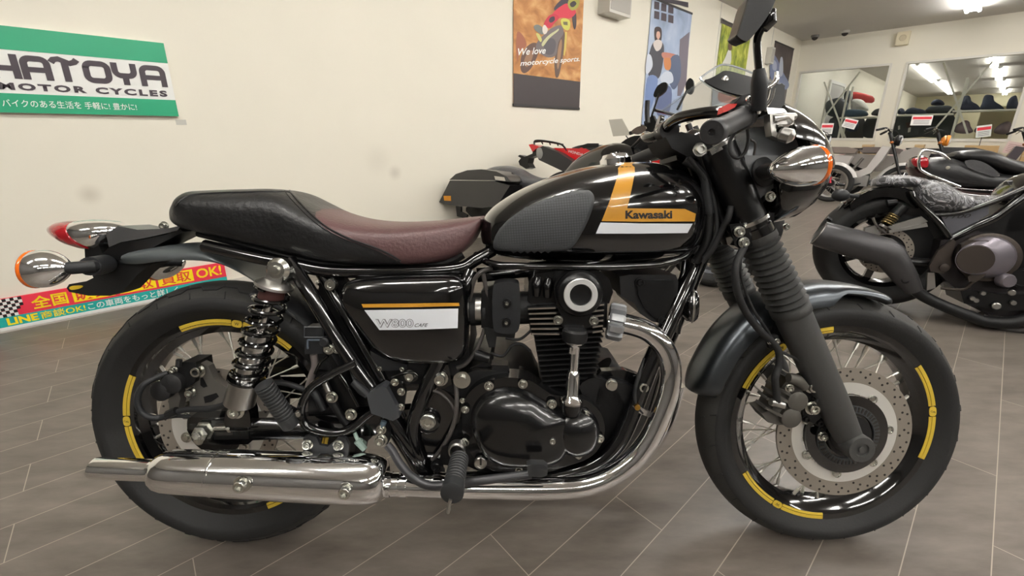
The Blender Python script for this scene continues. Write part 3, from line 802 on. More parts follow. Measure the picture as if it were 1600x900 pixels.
# inner mudguard behind the wheel towards the engine
b = bm_(); rings = []
for k in range(14):
    a = math.radians(72 - 80 * k / 13); er = V((math.cos(a), 0, math.sin(a))); r = RR + .018
    ring = [HR + er * (r - .022 * abs(t) ** 3) + V((0, t * .075, 0)) for t in [i / 6 - 1 for i in range(13)]]
    rings.append(ring + [p - er * .003 + V((0, 0, 0)) for p in reversed(ring)])
loft(b, rings); O('inner_mudguard', b, PLAST, ang=1.)
# tail lamp
Pr('tail_bracket', [(158, 398), (178, 380), (225, 374), (262, 366), (278, 356), (286, 362), (268, 372), (236, 388), (200, 404), (176, 408)], -.04, .08, SATIN, .004)
Pr('tail_shroud', [(166, 366), (184, 353), (215, 359), (262, 357), (284, 352), (277, 360), (232, 371), (190, 378), (170, 386)], -.042, .084, mat('grey_tail_panel', (96, 96, 96), .3, metal=.5), .005)
# body of the lamp: chrome loft with red lens behind
def tail(pxs, m, name, par=None):
    rings = []
    for (px, t, bo, w) in pxs:
        A = P(px, t, 0); B_ = P(px, bo, 0); rings.append(sup_ring(A.x, A.z, B_.x, B_.z, w, 28, 2.3))
    b = bm_(); loft(b, rings); return O(name, b, m, par, ang=1.)
def slant(top, bot, ws):
    rings = []
    for (a, c, w) in zip(top, bot, ws):
        A = P(a[0], a[1], -w * .6); B_ = P(c[0], c[1], -w * .8); rings.append(sup_ring(A.x, A.z, B_.x, B_.z, w, 28, 2.3))
    return rings
b = bm_(); loft(b, slant([(103, 346), (112, 344), (132, 343), (160, 346), (178, 352), (192, 360)], [(126, 388), (129, 390), (132, 391), (140, 392), (160, 384), (188, 366)], [.052, .055, .055, .048, .036, .015])); TAILB = O('tail_lamp_body', b, CHROME, ang=1.)
b = bm_(); loft(b, slant([(77, 358), (76, 351), (81, 346.5), (92, 345), (106, 345)], [(83, 368), (90, 377), (106, 388), (122, 393), (131, 393)], [.012, .036, .049, .055, .056])); O('tail_lens', b, REDL, TAILB, ang=1.)
Pr('tail_neck', [(132, 388), (152, 378), (160, 396), (158, 414), (138, 416), (133, 404)], -.03, .06, MATT, .004)
bolt(257, 353, -.02, 1.0)
# number plate holder
Pr('plate_holder', [(133, 405), (166, 404), (176, 412), (206, 412), (232, 408), (238, 412), (226, 420), (214, 430), (202, 444), (190, 456), (172, 462), (138, 462), (128, 460), (108, 456), (104, 450), (108, 444), (122, 442), (134, 440), (146, 434)], -.03, .05, mat('dead_black', (14, 14, 14), .7, bump=(300, .1)), .003)
b = bm_(); q = cs([(108, 450), (112, 447), (124, 446), (129, 447.5), (124, 451), (112, 453)], 3, True); prism(b, Q(q, -.0315), (0, .002, 0)); O('plate_slot', b, mat('amber_reflector', (224, 190, 50), .3), smooth=False)
# turn signals: chrome bullet with an amber lens
def signal(tip, lens, y0, y1, r, name='turn_signal', nl=.2):
    A = P(*tip, y0); B_ = P(*lens, y1); ax = (B_ - A); L = ax.length
    b = bm_(); prof = []
    for i in range(15):
        t = i / 14; prof.append((r * (math.sin(PI / 2 * min(1, t * 1.22 + .05)) ** .72) * (1 if t < .9 else 1 - (t - .9) * .3), L * (1 - nl) * t))
    lathe(b, prof, A, ax, 32); s = O(name, b, CHROME, ang=1.)
    b = bm_(); h0 = L * (1 - nl)
    lathe(b, [(r * .99, h0 - .002), (r * 1.02, h0 + .001), (r * 1.0, h0 + L * nl * .35), (r * .82, h0 + L * nl * .75), (r * .45, L * .98), (0, L)], A, ax, 32); O('signal_lens', b, ORANGE, s, ang=1.)
    return s, A, ax.normalized()
s, A, d = signal((110, 418), (46, 421), -.165, -.175, .037, nl=.17)
b = bm_(); tube(b, [A + d * .01, P(112, 419, -.16), P(146, 416, -.14), P(150, 416, -.13)], [.013, .0125, .0125, .0125], 16); tube(b, Q([(140, 416, -.14), (158, 414, -.1), (166, 412, -.03)]), [.019, .021, .021], 16); O('signal_stalk', b, PLAST, s)
s, A, d = signal((288, 408), (232, 420), .17, .18, .036, nl=.2)
b = bm_(); tube(b, Q([(284, 410, .17), (250, 410, .14), (210, 412, .03)]), .012, 12); O('signal_stalk', b, PLAST, s)

# ---- rear shock absorbers
def shock(y):
    nr = y < 0
    def q(px, py):
        p = P(px, py, -abs(y)); return V((p.x, y, p.z))
    T = q(436, 421); Bt = q(371, 640); d = (Bt - T).normalized(); L = (Bt - T).length
    b = bm_(); lathe(b, [(.024, L * .075), (.036, L * .1), (.037, L * .115), (.034, L * .12), (.02, L * .125)], T, d, 28)
    box(b, T + d * L * .045, (.034, .022, L * .1), Matrix((d.cross(V((0, 1, 0))), V((0, 1, 0)), -d)).transposed(), .006)
    s = O('shock_absorber', b, ALU, ang=.6)
    b = bm_(); lathe(b, [(.024, .012), (.024, -.004), (.017, -.012), (.010, -.0125), (.009, -.020), (.0, -.021)], T, (0, 1, 0) if nr else (0, -1, 0), 24); O('top_eye', b, STEEL, s, ang=.5)
    b = bm_(); tube(b, [T + d * L * .12, T + d * L * .5], .009, 14); O('damper_rod', b, CHROMS, s)
    b = bm_(); tube(b, [T + d * L * .13, T + d * L * .2], .024, 20); O('bump_stop', b, mat('rust_brown_stop', (70, 38, 34), .6), s)
    b = bm_(); tube(b, [T + d * L * .42, T + d * L * .43, T + d * L * .46, T + d * L * .9], [.012, .022, .025, .025], 24)
    for i in range(5): tube(b, [T + d * L * (.52 + .07 * i), T + d * L * (.535 + .07 * i)], .0265, 24)
    O('damper_body', b, CHROMS, s, ang=.5)
    b = bm_(); _, u, w = axes(d); pts = []; turns = 8.5
    for i in range(int(turns * 20) + 1):
        t = i / (turns * 20); a = 2 * PI * turns * t; pts.append(T + d * L * (.125 + .64 * t) + (u * math.cos(a) + w * math.sin(a)) * .031)
    tube(b, pts, .0042, 8); O('coil_spring', b, GLOSS, s)
    b = bm_(); tube(b, [T + d * L * .765, T + d * L * .78], .036, 24); O('spring_seat', b, GLOSS, s, ang=.5)
    b = bm_(); tube(b, [T + d * L * .78, T + d * L * .95, T + d * L * .97], [.030, .030, .02], 24); O('shock_foot', b, ALU, s, ang=.5)
    return s
shock(-.148); shock(.148)
# ---- swingarm
SW_Y = -.128
def swing(y):
    sg = -1 if y < 0 else 1
    def q(pts): return [V((P(a, c, SW_Y).x, y, P(a, c, SW_Y).z)) for a, c in pts]
    b = bm_(); prism(b, q([(296, 652), (390, 653), (500, 650), (640, 640), (668, 640), (676, 672), (640, 678), (560, 682), (395, 688), (388, 694), (340, 696), (302, 690), (292, 672)]), (0, .03 * -sg, 0), .006)
    return O('swingarm', b, GLOSS)
SWG = swing(SW_Y); swing(.128)
Pr('axle_plate', [(330, 657), (386, 655), (388, 686), (334, 687)], SW_Y - .003, .006, SATIN, .002, SWG)
Pr('adjuster_slot', [(336, 662), (362, 661), (363, 680), (337, 681)], SW_Y - .0045, .004, HOLE, .001, SWG)
b = bm_(); tube(b, Q([(336, 669), (360, 668)], SW_Y - .008), .0055, 10); tube(b, Q([(358, 668), (363, 668)], SW_Y - .008), .010, 6); O('chain_adjuster', b, STEEL, SWG)
b = bm_(); c = P(322, 671, SW_Y - .002); lathe(b, [(.0215, 0), (.0215, .005), (.017, .0055), (.017, .020), (.013, .022), (.010, .022), (.010, .030), (.006, .032), (0, .032)], c, (0, -1, 0), 6); O('axle_nut', b, STEEL, SWG, ang=.3)
Pr('shock_mount', [(350, 660), (352, 644), (360, 630), (373, 626), (385, 632), (390, 646), (392, 668), (352, 668)], -.150, .03, GLOSS, .004); bolt(370, 641, -.152, 1.7)
b = bm_(); tube(b, Q([(335, 675, -.135), (397, 672, -.135)]), .0015, 6); O('swingarm_weld', b, GLOSS, SWG)
# ---- rear caliper, bracket and hoses
CALB = mat('caliper_bracket_grey', (104, 101, 96), .5, metal=.5)
Pr('rear_caliper_bracket', [(298, 578), (312, 566), (325, 572), (334, 592), (352, 604), (370, 612), (366, 634), (340, 632), (352, 652), (322, 654), (296, 648), (296, 624), (306, 612), (302, 596)], -.098, .018, CALB, .003)
for (x0, y0, x1, y1) in ((316, 586, 322, 606), (322, 628, 345, 622)):
    pass
for pp in ([(313, 590), (317, 590), (324, 604), (318, 606), (313, 602)], [(318, 620), (338, 614), (342, 620), (330, 628), (320, 630)]):
    Pr('bracket_recess', pp, -.0985, .004, MATT, .001)
rc_ = Pr('rear_caliper', [(246, 605), (256, 586), (268, 574), (284, 566), (306, 566), (308, 580), (304, 598), (292, 606), (276, 612), (262, 614)], -.112, .05, MATT, .006)
for (cx, cy) in ((274, 597), (257, 608)): Lt('piston_cap', [(.022, -.006), (.022, .012), (.018, .015), (0, .015)], cx, cy, -.114, RUBD, par=rc_)
Pr('caliper_lower_arm', [(262, 612), (276, 606), (282, 622), (276, 650), (266, 654)], -.105, .02, CALB, .003)
bolt(311, 579, -.102, 1.5); bolt(299, 613, -.102, 1.2); bolt(272, 578, -.115, .9); bolt(252, 591, -.115, .9); bolt(291, 650, -.11, .7)
b = bm_(); tube(b, Q([(279, 572), (280, 562)], -.12), .006, 8); O('bleed_nipple', b, RUBD, rc_)
Tb('rear_brake_hose', [(262, 583, -.118), (244, 590, -.13), (224, 602, -.145), (215, 622, -.15), (220, 642, -.15), (234, 652, -.148), (252, 652, -.14), (270, 646, -.14), (292, 640, -.14), (330, 638, -.15), (360, 629, -.165), (385, 614, -.16), (410, 602, -.13), (440, 598, -.12), (480, 610, -.11), (505, 620, -.1)], .0062, PLAST)
Tb('rear_sensor_cable', [(300, 652, -.12), (280, 650, -.125), (262, 652, -.13), (244, 655, -.13), (228, 648, -.12)], .004, RUBD)
b = bm_(); tube(b, Q([(262, 648), (276, 642)], -.142), .009, 8); O('hose_clip', b, MATT)
# chain side seen through the wheel
b = bm_(); lathe_y(b, [(.09, .075), (.07, .075), (.07, .082), (.09, .082)], HR, 60, closed=True); O('rear_sprocket', b, SATIN, ang=.4)
b = bm_()
for z in (.088, -.088): beam(b, HR + V((0, .078, z)), HR + V((.62, .078, z * .42)), .016, .014)
O('drive_chain', b, mat('chain_metal', (90, 84, 72), .4, metal=.8))
b = bm_(); prism(b, [HR + V(q) for q in ((-.02, .07, .10), (.2, .07, .13), (.5, .07, .1), (.5, .07, .06), (.2, .07, .075), (0, .07, .06))], (0, .03, 0), .004); O('chain_guard', b, SATIN)
b = bm_(); tube(b, [HR + V((0, -.13, 0)), HR + V((0, .13, 0))], .011, 16); O('rear_axle', b, STEEL)
b = bm_(); tube(b, [HF + V((0, -.10, 0)), HF + V((0, .125, 0))], .011, 16); O('front_axle', b, STEEL)

# ---- exhaust
def exh(pts, r, m, name, k=8, par=None):
    b = bm_(); tube(b, Q(pts), r, 24, True, k); return O(name, b, m, par)
HP = exh([(950, 503, -.118), (985, 508, -.128), (1018, 522, -.138), (1042, 552, -.145), (1048, 592, -.15), (1037, 636, -.155), (1012, 690, -.16), (978, 728, -.165), (930, 754, -.168), (870, 763, -.17), (740, 762, -.17), (600, 757, -.17)], .0215, CHROME, 'exhaust_header')
b = bm_(); c = P(962, 503, -.115); ax = (P(985, 508, -.122) - P(945, 500, -.112)).normalized()
n = 10
prof = []
for k in range(2): pass
rg_ = []
for h in (-.016, -.012, .012, .016):
    ring = []
    _, u, w = axes(ax)
    for j in range(n * 8):
        t = 2 * PI * j / (n * 8); rr = .040 if math.sin(n * t) > -.3 else .029
        if abs(h) > .013: rr -= .003
        ring.append(c + ax * h + (u * math.cos(t) + w * math.sin(t)) * rr)
    rg_.append(ring)
loft(b, rg_); O('exhaust_collar', b, mat('cast_collar', (168, 170, 172), .42, metal=.75), HP, ang=.35)
exh([(1058, 600, .12), (1040, 660, .13), (1000, 715, .13), (930, 748, .12), (870, 755, .12), (760, 752, .12)], .021, CHROME, 'far_header')
for (px, hw) in ((607, .025), (618, .0235), (632, .0255)):
    b = bm_(); A = P(px, 757.5, -.17); tube(b, [A + V((-.007, 0, 0)), A + V((.007, 0, 0))], hw, 24); O('pipe_clamp', b, CHROME, HP, ang=.5)
# muffler along an axis, radii from the outline
mu0, mu1 = P(604, 749.5, -.185), P(157, 731.5, -.2)
axm = (mu1 - mu0); Lm = axm.length; axm.normalize()
def mx_(px): return (P(px, 750, -.19).x - mu0.x) / axm.x
prof = [(.0235, 0), (.027, mx_(603)), (.036, mx_(601)), (.0425, mx_(595)), (.0465, mx_(585)), (.0485, mx_(572)), (.0490, mx_(540)), (.0475, mx_(460)), (.0455, mx_(380)), (.0425, mx_(310)), (.0412, mx_(285)), (.0400, mx_(270)), (.037, mx_(260)), (.032, mx_(253)), (.026, mx_(249)), (.0215, mx_(247)), (.0205, mx_(242))]
b = bm_(); lathe(b, [(r, h) for r, h in prof], mu0, axm, 48); MUF = O('muffler', b, CHROME, ang=.8)
b = bm_(); lathe(b, [(.0205, mx_(250)), (.0208, mx_(230)), (.0205, mx_(163)), (.0195, mx_(158)), (.0175, mx_(157)), (.0165, mx_(170)), (.0165, mx_(240))], mu0, axm, 36); O('tail_pipe', b, CHROME, MUF, ang=.6)
b = bm_(); lathe(b, [(.0434, mx_(341)), (.0443, mx_(342)), (.0446, mx_(345)), (.0437, mx_(347))], mu0, axm, 48, closed=True); O('heat_shield_edge', b, CHROME, MUF)
bolt(379, 756, -.2375, 1.6, MUF); bolt(541, 766, -.2305, 1.6, MUF)
Pr('muffler_bracket', [(474, 684), (483, 680), (494, 683), (500, 696), (512, 698), (522, 690), (530, 682), (540, 685), (545, 696), (544, 714), (474, 712)], -.165, .008, PLAST, .002)
bolt(481, 694, -.166, 1.1); bolt(529, 695, -.166, 1.1)
b = bm_(); beam(b, P(474, 712, -.17), P(546, 713, -.17), .02, .006); O('muffler_weld', b, ALU)

# ---- frame tubes
fr_r = .0165
Tb('rear_frame_tube', [(452, 408, -.115), (480, 450, -.13), (545, 556, -.14), (620, 668, -.138), (668, 752, -.125)], .0155, GLOSS, par=BK)
Tb('inner_frame_tube', [(500, 424, -.10), (540, 490, -.115), (590, 580, -.12), (632, 650, -.12)], .012, GLOSS)
Tb('seat_rail', [(320, 384, -.1), (400, 402, -.108), (452, 412, -.112), (520, 424, -.112), (640, 424, -.108), (715, 420, -.10), (745, 405, -.09), (790, 380, -.06)], .0135, GLOSS)
Tb('side_frame_tube', [(688, 560, -.128), (668, 604, -.132), (650, 650, -.13), (648, 690, -.128), (672, 752, -.122)], .018, GLOSS)
Tb('upper_side_tube', [(735, 425, -.1), (726, 450, -.115), (708, 510, -.125), (688, 562, -.128)], .017, GLOSS)
Tb('down_tube', [(1090, 400, -.05), (1060, 470, -.10), (1018, 565, -.13), (988, 645, -.135), (965, 692, -.138), (930, 724, -.14), (880, 742, -.14), (800, 748, -.135), (680, 752, -.13)], .0185, GLOSS)
Tb('far_down_tube', [(1096, 400, .05), (1066, 480, .10), (1028, 575, .13), (1004, 645, .135), (975, 695, .138), (900, 735, .14), (700, 745, .13)], .0185, GLOSS)
Tb('backbone_tube', [(1092, 372, -.02), (1000, 400, -.03), (860, 418, -.04), (745, 430, -.06)], .017, GLOSS)
Tb('footrest_frame', [(556, 566, -.15), (520, 584, -.155), (490, 602, -.155), (476, 622, -.155), (470, 645, -.155), (478, 664, -.155), (500, 674, -.155), (530, 676, -.155), (552, 668, -.152), (576, 648, -.148), (600, 632, -.145)], .0088, GLOSS)
Tb('footrest_strut', [(529, 582, -.148), (545, 606, -.148), (560, 634, -.148)], .005, GLOSS)
Tb('reservoir_strut', [(492, 584, -.14), (500, 568, -.14), (512, 556, -.14)], .0035, GLOSS)
Pr('frame_gusset', [(668, 632), (684, 606), (720, 620), (722, 650), (700, 690), (686, 744), (668, 752), (656, 700), (650, 660)], -.128, .02, GLOSS, .004)
Lt('pivot_boss', [(.026, 0), (.026, .006), (.020, .008)], 669, 658, -.13, GLOSS)
Lt('pivot_bolt', [(.0175, 0), (.0175, .006), (.015, .008), (.008, .008), (.007, .006), (.003, .006)], 669, 658, -.137, STEEL)
Pr('engine_mount', [(672, 574), (700, 570), (706, 600), (694, 608), (670, 604)], -.135, .02, GLOSS, .004)
bolt(688, 591, -.137, 1.6); Lt('mount_washer', [(.018, 0), (.018, .003), (.010, .0032), (.010, .011), (0, .011)], 722, 593, -.15, STEEL)
bolt(641, 587, -.13, 1.3); bolt(519, 620, -.15, 1.2); bolt(549, 647, -.15, 1.2)
Tb('cable_bracket', [(612, 590, -.13), (630, 584, -.135), (646, 582, -.135), (652, 590, -.135), (640, 597, -.135)], .003, GLOSS)
# top shock mount lug, seat bolts
Pr('shock_lug', [(424, 412), (446, 408), (462, 420), (458, 440), (440, 446), (424, 432)], -.135, .03, GLOSS, .004)
Lt('seat_bolt', [(.013, 0), (.013, .008), (.011, .012), (.006, .012), (.005, .009), (.002, .009)], 519, 444, -.125, STEEL)
Pr('inner_guard', [(500, 428), (530, 426), (548, 446), (548, 500), (600, 560), (600, 600), (560, 600), (520, 520), (496, 470)], -.085, .015, MATT, .003)
Pr('electrics_tray', [(540, 470), (720, 440), (735, 560), (700, 600), (600, 600), (556, 540)], -.10, .18, RUBD, .01)
Pr('relay_cover', [(578, 548), (600, 560), (636, 570), (634, 578), (592, 580), (582, 566)], -.128, .02, PLAST, .003); bolt(593, 576, -.13, .5); bolt(628, 577, -.13, .5)

# ---- side cover
sc_out = [(531, 470), (531, 458), (536, 446), (546, 439), (564, 435), (600, 432), (650, 431), (700, 431), (716, 434), (726, 440), (730, 448), (732, 470), (733, 510), (731, 545), (724, 560), (712, 566), (680, 568), (640, 567), (610, 562), (590, 549), (575, 532), (556, 508), (540, 486)]
b = bm_(); q = Q(cs(sc_out, 4, True), -.135)
c = sum(q, V()) / len(q)
dome(b, q, (0, -1, 0), .034, 2.6, 16, .03); SIDEC = O('side_cover', b, GLOSS, ang=1.2)
SCT = bvh(SIDEC)
decal('side_cover_line', [(565, 475), (640, 474), (717, 473), (718, 478), (640, 480), (567.5, 480.5)], fb, SCT, GOLD, SIDEC, .0006)
decal('side_cover_band', [(569.5, 484.5), (640, 483.5), (716, 482), (715, 512.5), (650, 515), (593, 515.5)], fb, SCT, WHITE, SIDEC, .0006)
GREYT = mat('grey_outline_print', (128, 128, 132), .5); WHT2 = mat('badge_white_fill', (222, 225, 230), .35)
decal_text('side_cover_lettering', 'W800', [(587, 511.8), (646.5, 511.8), (646.5, 498), (587, 498)], fb, SCT, GREYT, SIDEC, .0012, .05)
decal_text('side_cover_lettering_fill', 'W800', [(588.2, 510.8), (645.4, 510.8), (645.4, 499), (588.2, 499)], fb, SCT, WHT2, SIDEC, .0017, -.008)
decal_text('side_cover_model_lettering', 'CAFE', [(647.5, 510.8), (668, 510.4), (669, 505), (649, 505.2)], fb, SCT, BLKT, SIDEC, .0012, .005, .2)
# ---- engine
EC = mat('engine_casting', (26, 26, 27), .45, metal=.3, bump=(250, .1))
FINE = mat('polished_fin_edge', (205, 200, 190), .3, metal=1.)
Pr('crankcase', [(690, 600), (740, 580), (790, 580), (838, 606), (850, 632), (930, 632), (936, 604), (960, 596), (990, 604), (998, 640), (980, 680), (945, 712), (900, 742), (760, 742), (712, 720), (692, 660)], -.125, .25, EC, .012)
Pr('gearbox_top', [(735, 575), (752, 568), (764, 566), (770, 574), (800, 578), (830, 600), (760, 604)], -.10, .16, EC, .008)
Lt('starter_motor', [(.022, 0), (.022, .06), (.018, .066), (.0, .066)], 812, 586, -.05, EC)
# cylinder and head with fins
def fin(x0, y0, x1, y1, ya, yb, t, name, par, edge=None):
    A, B_ = P(x0, y0, ya), P(x1, y1, ya)
    b = bm_(); c = (A + B_) / 2; c.y = (ya + yb) / 2
    d = (B_ - A); R = Matrix((d.normalized(), V((0, 1, 0)), d.normalized().cross(V((0, 1, 0))))).transposed()
    box(b, c, (d.length, yb - ya, t), R, min(.0012, t * .35)); return O(name, b, EC, par, ang=.4)
CYL = Pr('cylinder_block', [(846, 508), (934, 508), (926, 612), (926, 640), (854, 640), (856, 612)], -.098, .2, EC, .006)
for i in range(11):
    f = i / 10; y_ = 520 + 80 * f
    fin(834 + 14 * f, y_ + 4, 944 - 14 * f, y_ - 2, -.128 + .012 * f, .128, .0034, 'cylinder_fin', CYL)
HEAD = Pr('cylinder_head', [(828, 448), (852, 440), (950, 446), (948, 512), (828, 514)], -.10, .2, EC, .006)
for i in range(6):
    y_ = 479 + 8.2 * i
    fin(824 + 1.2 * i, y_ + 4 - .4 * i, 946 - .5 * i, y_ - 3, -.135, .13, .0036, 'head_fin', HEAD)
    A, B_ = P(825 + 1.2 * i, y_ + 3.6 - .4 * i, -.1362), P(868 + 1.2 * i, y_ + 2.2, -.1362)
    b = bm_(); beam(b, A, B_, .0018, .0032); O('fin_edge', b, FINE, HEAD)
    A, B_ = P(926, y_ - .5, -.1362), P(944 - .5 * i, y_ - 3, -.1362)
    b = bm_(); beam(b, A, B_, .0018, .0032); O('fin_edge', b, FINE, HEAD)
CAMC = Pr('cam_cover', [(824, 470), (826, 440), (838, 428), (862, 424), (900, 420), (938, 424), (952, 436), (958, 456), (952, 474), (930, 478), (830, 476)], -.118, .236, ENGB, .012)
for (cx, cy) in ((840, 446), (857, 448)):
    b = bm_(); tube(b, Q([(cx, cy - 12, -.118), (cx - 1, cy, -.124), (cx - 2, cy + 16, -.122)]), [.008, .0105, .008], 14, True, 4); O('cam_cover_rib', b, ENGB, CAMC)
# bevel drive head: black drum with chrome ring
BV = Pr('bevel_drive_housing', cs([(866, 456), (868, 440), (880, 429), (902, 424), (924, 428), (938, 440), (941, 458), (936, 474), (928, 486), (922, 496), (920, 512), (880, 512), (878, 496), (872, 484)], 3, True), -.15, .06, ENGB, .006)
b = bm_(); lathe(b, [(.0475, 0), (.047, .006), (.043, .013), (.036, .017), (.0345, .019), (.0345, .016)], P(905, 458, -.155), (0, -1, 0), 48); O('bevel_drum', b, SATIN, BV, ang=.5)
b = bm_(); lathe(b, [(.0335, .010), (.0335, .021), (.032, .0225), (.0225, .0225), (.0215, .020), (.0215, .010)], P(905, 458, -.155), (0, -1, 0), 48); O('chrome_ring', b, mat('brushed_ring', (236, 236, 234), .28, metal=.5), BV, ang=.5)
b = bm_(); lathe(b, [(.0213, .012), (.0213, .019), (.019, .0205), (.012, .0195), (0, .019)], P(905, 458, -.155), (0, -1, 0), 40); O('drum_centre', b, SATIN, BV, ang=.5)
bolt(872, 500, -.152, .95, BV); bolt(928, 501, -.152, .95, BV)
b = bm_(); A = P(899, 514, -.158); D_ = P(897, 533, -.158); dn = (D_ - A).normalized()
lathe(b, [(.022, 0), (.0255, .004), (.0265, .016), (.025, .024), (.018, .028)], A, dn, 32); O('bevel_lower_cap', b, EC, BV, ang=.6)
b = bm_(); lathe(b, [(.020, .024), (.020, .029), (.013, .034), (.0105, .037), (.0105, .050)], A, dn, 32); O('shaft_collar', b, CHROME, BV, ang=.6)
B1, B2 = P(899, 540, -.158), P(893, 630, -.163); dn = (B2 - B1).normalized(); Ls = (B2 - B1).length
b = bm_(); lathe(b, [(.0095, 0), (.0095, Ls * .48)], B1, dn, 24)
for i in range(10): 
    pass
BT = O('bevel_shaft_tube', b, CHROME)
b = bm_(); lathe(b, [(.0095, Ls * .42), (.0125, Ls * .46), (.0135, Ls * .52), (.0135, Ls * .84), (.0165, Ls * .88), (.0225, Ls * .93), (.0225, Ls * .99), (.018, Ls)], B1, dn, 28); O('shaft_lower_sleeve', b, CHROME, BT, ang=.6)
b = bm_(); lathe(b, [(.0225, -.004), (.0225, .006), (.018, .022), (.0, .024)], P(893, 630, -.163), (B2 - B1), 28); O('shaft_seat', b, ENGB, BT)
# clutch cover
cc = [(722, 655), (724, 632), (733, 614), (750, 600), (772, 593), (798, 590), (826, 594), (846, 606), (862, 616), (884, 620), (906, 622), (926, 632), (940, 648), (945, 668), (942, 688), (932, 706), (912, 720), (880, 730), (856, 738), (820, 740), (780, 738), (752, 726), (734, 706), (724, 682)]
b = bm_(); q = Q(cs(cc, 3, True), -.152); prism(b, q, (0, .05, 0), .007); CLU = O('clutch_cover', b, ENGB, ang=.9)
d1 = [(735, 655), (739, 634), (752, 617), (772, 607), (798, 605), (824, 611), (846, 624), (866, 634), (888, 644), (893, 664), (891, 694), (880, 714), (856, 724), (820, 727), (784, 723), (756, 708), (741, 684)]
b = bm_(); dome(b, Q(cs(d1, 4, True), -.150), (0, -1, 0), .045, 2.5, 14, .0); O('clutch_dome', b, ENGB, CLU, ang=1.2)
d2 = [(858, 662), (868, 646), (886, 636), (906, 634), (924, 642), (934, 656), (937, 674), (932, 692), (920, 704), (902, 710), (884, 706), (866, 690)]
b = bm_(); dome(b, Q(cs(d2, 4, True), -.148), (0, -1, 0), .040, 2.2, 12, .0); O('bevel_gear_dome', b, ENGB, CLU, ang=1.2)
for (px, py, s) in ((764, 603, .95), (817, 600, .95), (862, 631, 1.), (915, 648, .95), (937, 685, .9), (904, 711, .8), (727, 640, .8), (727, 691, .8), (811, 735, .75), (857, 722, .7)):
    bolt(px, py, -.160, s, CLU)
bolt(863, 688, -.186, .85, CLU); bolt(723, 626, -.15, .6); 
b = bm_(); lathe(b, [(.0135, 0), (.0135, .007), (.0115, .009), (.0095, .009), (.0095, .006), (0, .006)], P(751, 721, -.158), (0, -1, 0), 24); OF = O('oil_filler_plug', b, ALU, CLU, ang=.5)
b = bm_(); box(b, P(751, 721, -.1665), (.004, .004, .015), None, .001); O('plug_slot', b, HOLE, OF)
# front of the crankcase
Pr('front_engine_cover', cs([(905, 605), (930, 590), (960, 605), (978, 640), (975, 680), (950, 700), (940, 660), (925, 635)], 3, True), -.125, .1, EC, .01)
Pr('engine_hanger', [(925, 595), (940, 580), (975, 578), (998, 586), (1006, 600), (990, 620), (960, 640), (930, 630)], -.11, .02, ENGB, .004)
Lt('engine_bolt', [(.0125, 0), (.0125, .004), (.010, .0045), (.010, .012), (0, .012)], 955, 600, -.13, STEEL); bolt(1004, 603, -.14, 1.4)
Tb('front_bracket_strut', [(965, 586, -.10), (1000, 588, -.11), (1010, 592, -.12)], .004, GLOSS)
b = bm_(); tube(b, Q([(940, 574, -.05), (962, 596, -.05)]), .03, 18); O('oil_filter', b, MATT)
# header bracket
Pr('header_bracket', [(988, 634), (996, 630), (1006, 640), (1016, 644), (1014, 652), (1004, 648), (996, 644)], -.152, .006, CHROMS, .001); Lt('header_nut', [(.006, 0), (.006, .006), (0, .006)], 995, 635, -.155, mat('brass_nut', (190, 150, 70), .3, metal=1.))
Tb('front_hose', [(1008, 560, -.13), (998, 588, -.14), (992, 612, -.145), (994, 632, -.148), (1004, 645, -.148)], .0045, RUBD)
Tb('sensor_lead', [(1022, 560, -.12), (1012, 580, -.13), (1004, 600, -.135)], .003, CHROMS)
b = bm_(); tube(b, Q([(1000, 576, -.13), (1018, 582, -.13)]), .004, 8); O('lead_clip', b, SATIN)
# ---- throttle body cover and intake
Pr('throttle_cover', cs([(770, 452), (774, 444), (790, 441), (808, 443), (812, 452), (813, 480), (812, 508), (806, 520), (790, 522), (774, 518), (770, 504), (769, 478)], 3, True), -.140, .05, PLAST, .008)
bolt(792, 474, -.144, .95, black=True); bolt(791, 504, -.144, .95, black=True); bolt(792, 474, -.150, .5); bolt(791, 504, -.150, .5)
Pr('throttle_body', [(752, 455), (772, 450), (772, 515), (752, 512)], -.12, .2, SATIN, .006)
Lt('intake_clamp', [(.0, 0), (.03, 0), (.03, .012), (0, .012)], 744, 483, -.09, ALU, ax=(1, 0, 0))
b = bm_(); tube(b, [P(736, 483, -.08), P(836, 480, -.08)], .036, 24); tube(b, [P(756, 483, -.08), P(760, 483, -.08)], .042, 24); O('intake_duct', b, RUBD)
b = bm_(); tube(b, Q([(734, 470, -.11), (740, 440, -.12), (752, 425, -.12), (768, 420, -.1)]), .0048, 8, True, 5); O('breather_hose', b, HOSE)
Pr('idle_bracket', [(756, 512), (806, 516), (804, 528), (776, 526), (774, 542), (764, 543), (760, 530)], -.125, .012, MATT, .002)
Tb('idle_cable', [(790, 528, -.12), (812, 530, -.12), (830, 516, -.11)], .003, RUBD)
Tb('breather_pipe', [(768, 552, -.11), (786, 556, -.12), (800, 540, -.12), (815, 538, -.12), (828, 548, -.11)], .0035, RUBD)
Tb('drain_hose', [(755, 428, -.12), (762, 470, -.115), (758, 510, -.115), (745, 545, -.12), (728, 568, -.125), (714, 575, -.125)], .0045, HOSE)
Tb('overflow_hose', [(712, 598, -.14), (714, 625, -.15), (712, 650, -.155), (704, 676, -.155), (688, 704, -.15), (676, 718, -.14)], .0048, HOSE)
Tb('earth_lead', [(676, 610, -.14), (690, 616, -.142), (704, 630, -.145), (712, 646, -.15)], .0028, HOSE)
b = bm_(); tube(b, Q([(742, 553, -.12), (764, 560, -.12)]), .012, 12); O('coolant_stub', b, SATIN)
Pr('sensor_block', [(768, 570), (794, 571), (796, 580), (770, 582)], -.12, .03, EC, .003)
